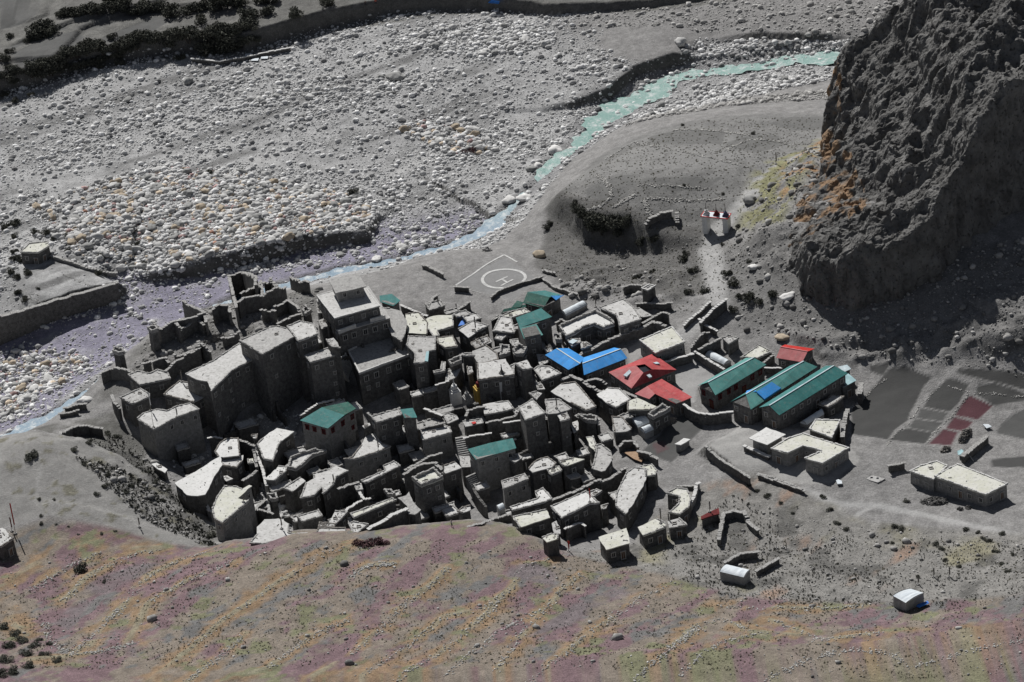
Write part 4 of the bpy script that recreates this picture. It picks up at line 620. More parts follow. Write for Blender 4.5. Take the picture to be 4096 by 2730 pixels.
def windows(parent, P, z, org, h, nmax=3, size=(.8, .95), door=True, style=0, drop=1.0):
    n = len(P); made = 0
    for i in range(n):
        a, b_ = P[i], P[(i + 1) % n]; L_ = np.linalg.norm(b_ - a)
        if L_ < 2.4: continue
        d = (b_ - a) / L_; no_ = np.array([d[1], -d[0]])
        if no_[1] > -.25: continue
        k = min(nmax + 1, max(1, int(L_ / 2.3))); rows = 1 + (h > 6) + (h > 9) + (h > 12)
        for q in range(k * rows):
            row = q // k; q = q % k
            if row and random.random() < .7: continue
            t = (q + .5 + random.uniform(-.12, .12)) / k; c = a + d * L_ * t - np.array(org[:2]); isd = door and q == k // 2 and h < 4.2 and L_ > 3
            hw, hh = (size[0] / 2, size[1] / 2) if not isd else (.45, .85)
            if row: hw *= .7; hh *= .75
            zc_ = z - drop - hh - org[2] - row * 2.7 if not isd else z - h + hh + .15 - org[2]
            fr = merge([box(c + no_ * .06 + d * s_ * hw, (.08, .1), d, (zc_ - hh - .05, zc_ + hh + .05)) for s_ in (-1, 1)] + [box(c + no_ * .09, (hw + .16, .14), d, (zc_ + hh, zc_ + hh + .16)), box(c + no_ * .07, (hw + .1, .12), d, (zc_ - hh - .12, zc_ - hh)), box(c + no_ * .05, (.035, .05), d, (zc_ - hh, zc_ + hh))])
            f = pyme('door' if isd else 'window', *fr, FRAMEW if style != 1 else MAROON, parent)
            v, fc = box(c + no_ * .02, (hw - .05, .03), d, (zc_ - hh + .01, zc_ + hh - .01)); pyme('door_leaf' if isd else 'pane', v, fc, DOORM if isd else PANE, f); made += 1
    return made
def house(t, roof, h, label, rm=0, wm=0, rim='mixed', win=2, zadd=0.0, cat='house', name='mud_house', group=None, z=None, slab=.22, over=.18, hatch=True, drop=1.0, wstyle=0, door=True):
    pxs = [px(t, *p) for p in roof]; ref = max(pxs, key=lambda p: p[1]); zr = (solve_top(ref, h)[2] + zadd) if z is None else z
    P = np.array([unz(p, zr)[:2] for p in pxs])
    if not ccw(P): P = P[::-1]
    c = P.mean(0); g = gh(P[:, 0], P[:, 1]); zb = min(float(g.min()), float(gh(c[0], c[1]))) - .8
    org = (c[0], c[1], float(gh(c[0], c[1]))); e = empty(name, org, label, cat, group); NAMED.append((c, label)); Pw = offset(P, -over)
    Pd = densify(Pw, 2.2, .05); V, F = prism(Pd, zb, zr - slab, org, taper=.03 * min(h, 6)); pyme('wall', V, F, WALLM[wm], e)
    Pr = densify(P, 1.2, .08); V, F = prism(Pr, zr - slab, zr, org); pyme('roof', V, F, ROOFM[rm], e); ROOFS.append((pxs, zr)); FOOT.append(offset(P, .6))
    if rim:
        if rim == 'mixed': k0 = random.randrange(len(P)); ed = [(k0 + i) % len(P) for i in range(max(2, int(len(P) * .72)))]
        else: ed = None
        r_ = jagrim(P, zr, .28, .05, .22, org, ed) if rim != 'high' else jagrim(P, zr, .38, .45, .75, org, None)
        if r_: pyme('parapet', *r_, {'mixed': random.choice([RIMM, RIMM, FIREW]), 'low': RIMM, 'high': RIMM, 'wood': FIREW, 'cope': COPE}[rim], e)
    if hatch and h > 2 and random.random() < .4:
        q = c + rng.normal(0, .5, 2); pyme('roof_hatch', *merge([box(q - c + np.array([0, s_]) * .35, (.4, .07), (1, 0), (zr - org[2] - .02, zr - org[2] + .16)) for s_ in (-1, 1)] + [box(q - c + np.array([s_, 0]) * .38, (.06, .28), (1, 0), (zr - org[2] - .02, zr - org[2] + .15)) for s_ in (-1, 1)]), FIREW, e)
    if hatch:                                              # stones, logs and bundles left lying on the roof
        pr = []; Pi = offset(P, -.5)
        for _ in range(random.randint(4, 10)):
            k = random.randrange(len(P)); u_ = random.random(); v_ = random.uniform(0, .55); q = (Pi[k] * (1 - u_) + Pi[(k + 1) % len(P)] * u_) * (1 - v_) + c * v_ - np.array(org[:2]); a_ = random.uniform(0, 3.1)
            L_ = random.choice([.08, .1, .15, .35]); pr.append(box(q, (L_, .05 + random.random() * .06), (math.cos(a_), math.sin(a_)), (zr - org[2] - .03, zr - org[2] + random.uniform(.04, .14))))
        pyme('roof_clutter', *merge(pr), random.choice([RIMM, RIMM, FIREW]), e)['kind'] = 'stuff'
    dgc = float(dg(c[0], c[1]))
    if win: windows(e, Pw, zr - slab, org, h + dgc, win, drop=drop, style=wstyle, door=door and dgc < .5)
    return e, zr, P, org
def wall(t, pts, h, label, thick=.5, jag=.15, wm=0, name='stone_wall', cat='wall', cope=False, z=None, group=None, step=.7, parent=None, org=None, hs=None):
    pp = [px(t, *p) for p in pts]
    T3 = [solve_top(p, (hs[i] if hs else h)) if z is None else unz(p, z) for i, p in enumerate(pp)]
    T3 = densify(np.array(T3), step, 0, closed=False); n = len(T3); tg_ = np.gradient(T3[:, :2], axis=0); tg_ /= np.linalg.norm(tg_, axis=1)[:, None] + 1e-9; nn_ = np.c_[-tg_[:, 1], tg_[:, 0]]
    th = thick / 2 * (1 + rng.uniform(-.15, .15, n)); j = np.convolve(rng.normal(0, 1, n + 2), [.3, .5, .3], 'valid') * jag; z1 = T3[:, 2] + j; g = gh(T3[:, 0], T3[:, 1]); z0 = np.minimum(g, z1) - .9
    own = parent is None
    if org is None: m_ = n // 2; org = (T3[m_, 0], T3[m_, 1], float(g[m_]))
    L_ = T3[:, :2] + nn_ * th[:, None]; R_ = T3[:, :2] - nn_ * th[:, None]; o = np.array(org)
    V = np.r_[np.c_[L_, z0], np.c_[R_, z0], np.c_[L_, z1 - rng.uniform(0, jag, n)], np.c_[R_, z1]] - o
    F = []
    for i in range(n - 1): F += [[i, i + 1, 2 * n + i + 1, 2 * n + i], [n + i + 1, n + i, 3 * n + i, 3 * n + i + 1], [2 * n + i, 2 * n + i + 1, 3 * n + i + 1, 3 * n + i]]
    F += [[0, 2 * n, 3 * n, n], [n - 1, 2 * n - 1, 4 * n - 1, 3 * n - 1]]
    if own:
        e = empty(name, org, label, cat, group); pyme('masonry', V, F, WALLM[wm], e)
        ck = merge([(v, f) for v, f in [box(T3[i, :2] - o[:2] + nn_[i] * random.uniform(-.1, .1), (.42, thick * .5 + .05), tg_[i], (z1[i] - o[2] - .06, z1[i] - o[2] + random.uniform(.03, .16))) for i in range(n)]])
        pyme('coping', *ck, COPE if cope else RIMM, e); return e, T3, org
    return pyme('wall', V, F, WALLM[wm], parent)
def uvsheet(name, quad, mat, parent, org, th=.07):
    """sheet metal panel from 3-D outline, uv.x along the first edge"""
    Q = np.array(quad, float) - np.array(org); nrm = np.cross(Q[1] - Q[0], Q[2] - Q[0]); nrm /= np.linalg.norm(nrm)
    if nrm[2] < 0: Q = Q[::-1]; nrm = -nrm
    n = len(Q); V = list(Q) + [q - np.array([0, 0, th]) for q in Q]; F = [list(range(n)), list(range(2 * n - 1, n - 1, -1))] + [[(i + 1) % n, i, i + n, (i + 1) % n + n] for i in range(n)]
    o = pyme(name, V, F, mat, parent); ex = np.array(quad[1], float) - np.array(quad[0], float); ex /= np.linalg.norm(ex)
    uvl = o.data.uv_layers.new(name='UVMap'); W_ = np.array(V); ey = np.cross(nrm, ex)
    for lp in o.data.loops: p = W_[lp.vertex_index]; uvl.data[lp.index].uv = (float(p @ ex), float(p @ ey))
    return o
def gable(t, ridge, e1, e2, h, label, rm, rm2=None, wm=0, name='shed_house', win=3, rise=None, cat='house', over=.35, group=None, wstyle=0, rm_swap=False):
    ref = max([px(t, *p) for p in e1 + e2], key=lambda p: p[1]); ze = solve_top(ref, h)[2]
    A = [unz(px(t, *p), ze) for p in e1]; B = [unz(px(t, *p), ze) for p in e2]
    if rise is None:
        best = 1e9
        for r_ in np.linspace(.5, 2.6, 43):
            R_ = [unz(px(t, *p), ze + r_) for p in ridge]; s = sum(abs(np.linalg.norm(R_[k][:2] - A[k][:2]) - np.linalg.norm(R_[k][:2] - B[k][:2])) for k in (0, 1))
            if s < best: best = s; rise = r_
    R_ = [unz(px(t, *p), ze + rise) for p in ridge]; c = (A[0] + A[1] + B[0] + B[1]) / 4; org = (c[0], c[1], float(gh(c[0], c[1])))
    e = empty(name, org, label, cat, group)
    uvsheet('roof_panel', [A[0], A[1], R_[1], R_[0]], rm, e, org); uvsheet('roof_panel', [B[1], B[0], R_[0], R_[1]], rm2 or rm, e, org)
    o = np.array(org); d = (R_[1] - R_[0])[:2]; d /= np.linalg.norm(d)
    V, F = box(((R_[0] + R_[1]) / 2 - o)[:2], (np.linalg.norm((R_[1] - R_[0])[:2]) / 2, .14), d, (R_[0][2] - o[2] - .03, R_[0][2] - o[2] + .05)); pyme('ridge_cap', V, F, TIN if rm in (TEAL, BLUE, TEALP) else rm, e)
    P = np.array([A[0][:2], A[1][:2], B[1][:2], B[0][:2]])
    if not ccw(P): P = P[::-1]
    Pw = offset(P, -over); zb = float(gh(Pw[:, 0], Pw[:, 1]).min()) - .8; V, F = prism(densify(Pw, 2.5), zb, ze - .03, org); pyme('wall', V, F, WALLM[wm], e)
    for k in (0, 1):                                       # gable triangles
        a = A[k] + (B[k] - A[k]) * .06; b_ = B[k] + (A[k] - B[k]) * .06; r_ = R_[k].copy(); inn = (R_[1 - k] - R_[k])[:2]; inn = inn / np.linalg.norm(inn) * over * .9
        W_ = [np.array([*(q[:2] + inn), q[2]]) - o for q in (a, b_, r_)]; W2 = [w_ + np.array([*(inn * .4), 0]) for w_ in W_]
        for w_ in (W_[0], W_[1], W2[0], W2[1]): w_[2] -= .06
        W_[2][2] -= .1; W2[2][2] -= .1
        pyme('gable_wall', W_ + W2, [[0, 1, 2], [5, 4, 3], [0, 3, 4, 1], [1, 4, 5, 2], [2, 5, 3, 0]], WALLM[wm], e)
    if win: windows(e, Pw, ze - .1, org, h, win, drop=.7, style=wstyle)
    return e, ze, org, rise
def panels(t, plist, foot, h, label, wm=0, name='house', cat='house', win=2, over=.25, wstyle=0, drop=.8, z=None, holes=None):
    """roof made of sloping panels: plist = [(outline [(x,y,dz)..], material)], foot = wall outline in roof-edge pixels"""
    ref = max([px(t, *p) for p in foot], key=lambda p: p[1]); ze = solve_top(ref, h)[2] if z is None else z
    P = np.array([unz(px(t, *p), ze)[:2] for p in foot])
    if not ccw(P): P = P[::-1]
    c = P.mean(0); org = (c[0], c[1], float(gh(c[0], c[1]))); e = empty(name, org, label, cat); NAMED.append((c, label))
    for q, m in plist: uvsheet('roof_panel', [unz(px(t, a, b_), ze + dz) for a, b_, dz in q], m, e, org)
    Pw = offset(P, -over); FOOT.append(P); zb = float(gh(Pw[:, 0], Pw[:, 1]).min()) - .8; V, F = prism(densify(Pw, 2.5), zb, ze - .08, org); pyme('wall', V, F, WALLM[wm], e)
    if win: windows(e, Pw, ze - .1, org, h, win, drop=drop, style=wstyle)
    return e, ze, org
TARPD = mottled('dusty_tarpaulin', (.24,.24,.235), (.36,.36,.355), 1.2, rough=.7, bump=.5, bscale=2)
def tent(t, quad, h, label, rise=.8, mat=None, name='tarpaulin_tent', cat='tent', side=None):
    """barrel-roofed tent; quad = eave corners, first edge = long side"""
    ref = max([px(t, *p) for p in quad], key=lambda p: p[1]); ze = solve_top(ref, h)[2]; Q = [unz(px(t, *p), ze) for p in quad]
    c = sum(Q) / 4; org = np.array([c[0], c[1], float(gh(c[0], c[1]))]); e = empty(name, org, label, cat); n = 9; m = 8; V = []
    for i in range(m + 1):
        a = Q[0] + (Q[1] - Q[0]) * i / m; b_ = Q[3] + (Q[2] - Q[3]) * i / m
        for k in range(n):
            s = k / (n - 1); p = a * (1 - s) + b_ * s; V.append(p + np.array([0, 0, math.sin(math.pi * s) ** .75 * rise * (1 + .06 * math.sin(i * 2.3)) - (.02 if i % 2 else 0)]) - org)
    F = [[int(v) for v in f] for f in grid_faces(n, m + 1)]; F += [[k + 1 for k in range(n - 1, -1, -1)][:0] or list(range(n))[::-1], [m * n + k for k in range(n)]]
    pyme('canopy', V, F, mat or TARP, e)
    P = np.array([q[:2] for q in Q]); P = P if ccw(P) else P[::-1]
    V, F = prism(offset(P, -.06), float(gh(P[:, 0], P[:, 1]).min()) - .3, ze, org); pyme('side_wall', V, F, side or mat or TARPD, e)
    for k in (0, 1):
        a, b_ = Q[k], Q[3 - k]; r_ = (a + b_) / 2 + np.array([0, 0, rise + .03]); V = []
        for s in np.linspace(0, 1, 9): V.append(a * (1 - s) + b_ * s + np.array([0, 0, math.sin(math.pi * s) ** .75 * rise + .02]) - org)
        hoop = tube(V, .05); pyme('hoop', *hoop, FIREW, e)
    return e
def tube(P, r, n=5, r2=None):
    V = []; F = []; P = [np.array(p, float) for p in P]
    for i, p in enumerate(P):
        d = P[min(i + 1, len(P) - 1)] - P[max(i - 1, 0)]; d /= np.linalg.norm(d) + 1e-9; a = np.cross(d, [0, 0, 1] if abs(d[2]) < .9 else [1, 0, 0]); a /= np.linalg.norm(a); b_ = np.cross(d, a); rr_ = r if r2 is None else r + (r2 - r) * i / (len(P) - 1)
        for k in range(n): V.append(p + (a * math.cos(6.2832 * k / n) + b_ * math.sin(6.2832 * k / n)) * rr_)
    for i in range(len(P) - 1):
        for k in range(n): F.append([i * n + k, i * n + (k + 1) % n, (i + 1) * n + (k + 1) % n, (i + 1) * n + k])
    F += [list(range(n - 1, -1, -1)), [(len(P) - 1) * n + k for k in range(n)]]; return V, F
def roofz(p):
    z = None
    for q, zr in ROOFS:
        if inpoly(np.array([p[0]]), np.array([p[1]]), q)[0]: z = zr if z is None else max(z, zr)
    return z
FLAGC = {'white': WHITE, 'red': REDB, 'maroon': MAROON, 'grey': FIREW}
def pole(t, x_, y_, h, label, flag='white', fl=.7, group=None):
    p = px(t, x_, y_); z = roofz(p); q = unz(p, z) if z is not None else ground(p); e = empty('prayer_flag_pole', q, label, 'flagpole', group)
    pyme('pole', *tube([(0, 0, -.2), (0.03, .02, h * .5), (0, .05, h)], .06, r2=.03), FIREW, e)
    pyme('base_stones', *merge([box((.16 * math.cos(a), .16 * math.sin(a)), (.16, .12), (math.cos(a), math.sin(a)), (-.05, .22)) for a in (0, 1.6, 3.1, 4.7)]), RIMM, e)
    if flag:
        V = []; n = 7
        for i in range(n):
            z_ = h * (1 - fl * i / (n - 1)) - .1
            for k, u_ in enumerate((0.03, .25)): V.append((u_, .05 * math.sin(i * 1.4) * k, z_)); 
        V2 = [(a, b_ + .02, c_) for a, b_, c_ in V]; F = [[2 * i, 2 * i + 1, 2 * i + 3, 2 * i + 2] for i in range(n - 1)]; F += [[q_ + 2 * n for q_ in f[::-1]] for f in F]
        pyme('flag', V + V2, F, FLAGC[flag], e)
    return e
# ================================================================ the fortress
bz = solve_top(px('B', 360, 718), 9.5)[2]
fe = empty('fortress_house', (0, 0, 0), 'tall stepped fortress with pavilion on its top terrace and dark shaded walls', 'fortress')
def q4(t, pts, z): P = np.array([unz(px(t, *p), z)[:2] for p in pts]); return P if ccw(P) else P[::-1]
T1 = q4('B', [(170,475),(650,342),(840,585),(360,718)], bz); fo = (T1[:, 0].mean(), T1[:, 1].mean(), float(gh(*T1.mean(0)))); fe.location = fo
z2 = bz - 2.9; T2 = q4('B', [(355,795),(900,645),(945,712),(398,866)], z2)
T2 = np.array([unz(px('B', *p), z2)[:2] for p in [(170,520),(720,380),(945,712),(398,866)]]); T2 = T2 if ccw(T2) else T2[::-1]
z3 = z2 - 5.0; T3_ = q4('B', [(515,1105),(985,935),(1200,1085),(620,1300)], z3)
T3b = q4('B', [(500,1060),(930,850),(1200,1085),(620,1300)], z3)
for nm, P, z0, z1, m in [('upper_block', offset(T1, -.25), z2 - .3, bz - .25, WALLM[0]), ('upper_terrace', T1, bz - .25, bz, ROOFM[0]), ('main_block', offset(T2, -.1), fo[2] - 6, z2 - .2, WALLM[0]), ('balcony_ledge', T2, z2 - .2, z2, ROOFM[1]), ('lower_block', offset(T3b, -.15), fo[2] - 9, z3 - .25, WALLM[1]), ('lower_terrace', T3b, z3 - .25, z3, ROOFM[3])]:
    V, F = prism(densify(P, 2.5, .03), z0, z1, fo, taper=.2 if 'block' in nm else 0); pyme(nm, V, F, m, fe)
PV = q4('B', [(300,300),(600,268),(690,388),(372,412)], bz + 2.7); PV = np.array([unz(px('B', *p), bz + 2.7)[:2] for p in [(300,315),(610,240),(692,385),(372,455)]]); PV = PV if ccw(PV) else PV[::-1]
pv = pyme('pavilion', *prism(offset(PV, -.5), bz, bz + 2.5, fo), WALLM[2], fe); pyme('pavilion_roof', *prism(densify(PV, 1.5, .04), bz + 2.5, bz + 2.75, fo), ROOFM[3], pv)
windows(pv, offset(PV, -.5), bz + 2.5, fo, 2.5, 2, drop=.4, door=False)
r_ = jagrim(T1, bz, .25, .03, .1, fo, None, 1.2); pyme('parapet', *r_, COPE, fe)
r_ = jagrim(T3b, z3, .3, .35, .4, fo, None, 1.2); pyme('parapet', *r_, COPE, fe)
for a, b_ in [((398,845),(580,775)), ((730,722),(890,680))]:
    A_ = unz(px('B', *a), z2 + .9); B_ = unz(px('B', *b_), z2 + .9); d = (B_ - A_)[:2]; L_ = np.linalg.norm(d); d /= L_; V, F = box(((A_ + B_) / 2)[:2] - np.array(fo[:2]), (L_ / 2, .18), d, (z2 - fo[2], z2 + .9 - fo[2])); pyme('balcony_parapet', V, F, COPE, fe)
windows(fe, offset(T2, -.1), z2 - .3, fo, 6, 4, size=(1.0, 1.2), drop=.8, door=False); windows(fe, offset(T3b, -.15), z3 - .3, fo, 8, 4, size=(1.0, 1.3), drop=.8, door=False); windows(fe, offset(T1, -.25), bz - .25, fo, 4, 3, drop=.7, door=False)
lh = solve_top(px('B', 940, 1030), 0); 
ROOFS.append(([px('B', *p) for p in [(500,1060),(930,850),(1200,1085),(620,1300)]], z3)); ROOFS.append(([px('B', *p) for p in [(170,475),(650,342),(840,585),(360,718)]], bz))
# stairs beside it
st_e = empty('stone_staircase', (0, 0, 0), 'steep pale stone staircase descending beside the fortress', 'staircase'); top = unz(px('B', 430, 1110), z3 - .3); bot = unz(px('B', 560, 1370), z3 - 5.6); st_e.location = bot
d = (bot - top); ns = 17; dh = d[:2] / np.linalg.norm(d[:2]); pr = []
for i in range(ns):
    c = top + d * (i + .5) / ns; pr.append(box((c - bot)[:2], (np.linalg.norm(d[:2]) / ns / 2 + .02, 1.15), dh, (c[2] - bot[2] - 1.2, c[2] - bot[2])))
pyme('steps', *merge(pr), CONC, st_e); pyme('landing', *box((dh * 1.0), (1.2, 1.5), dh, (-1.4, -.25)), CONC, st_e)
for s_ in (-1, 1):
    nn_ = np.array([-dh[1], dh[0]]) * 1.25 * s_; pr = []
    for i in range(ns): c = top + d * (i + .5) / ns; pr.append(box((c - bot)[:2] + nn_, (np.linalg.norm(d[:2]) / ns / 2 + .03, .12), dh, (c[2] - bot[2] - 1.5, c[2] - bot[2] + .45)))
    pyme('side_wall', *merge(pr), COPE, st_e)
def stairs(t, a, b_, za, zb, wd_, ns, label, mat):
    top = unz(px(t, *a), za); bot = unz(px(t, *b_), zb); e = empty('stone_staircase', bot, label, 'staircase'); d = bot - top; dh = d[:2] / np.linalg.norm(d[:2]); pr = []
    for i in range(ns): c = top + d * (i + .5) / ns; pr.append(box((c - bot)[:2], (np.linalg.norm(d[:2]) / ns / 2 + .02, wd_), dh, (c[2] - bot[2] - 2.5, c[2] - bot[2])))
    pyme('steps', *merge(pr), mat, e)
zz1 = solve_top(px('G', 1790, 790), 2.6)[2]; stairs('G', (1785,775), (1915,1010), zz1, zz1 - 3.6, 1.3, 13, 'worn stepped lane descending between the dark houses, lower centre', ROOFM[3])
zz1 = solve_top(px('G', 1700, 400), 2.8)[2]; stairs('G', (1680,380), (1720,580), zz1, zz1 - 2.2, 1.2, 9, 'upper flight of the stepped lane left of the oblong teal roof', ROOFM[3])
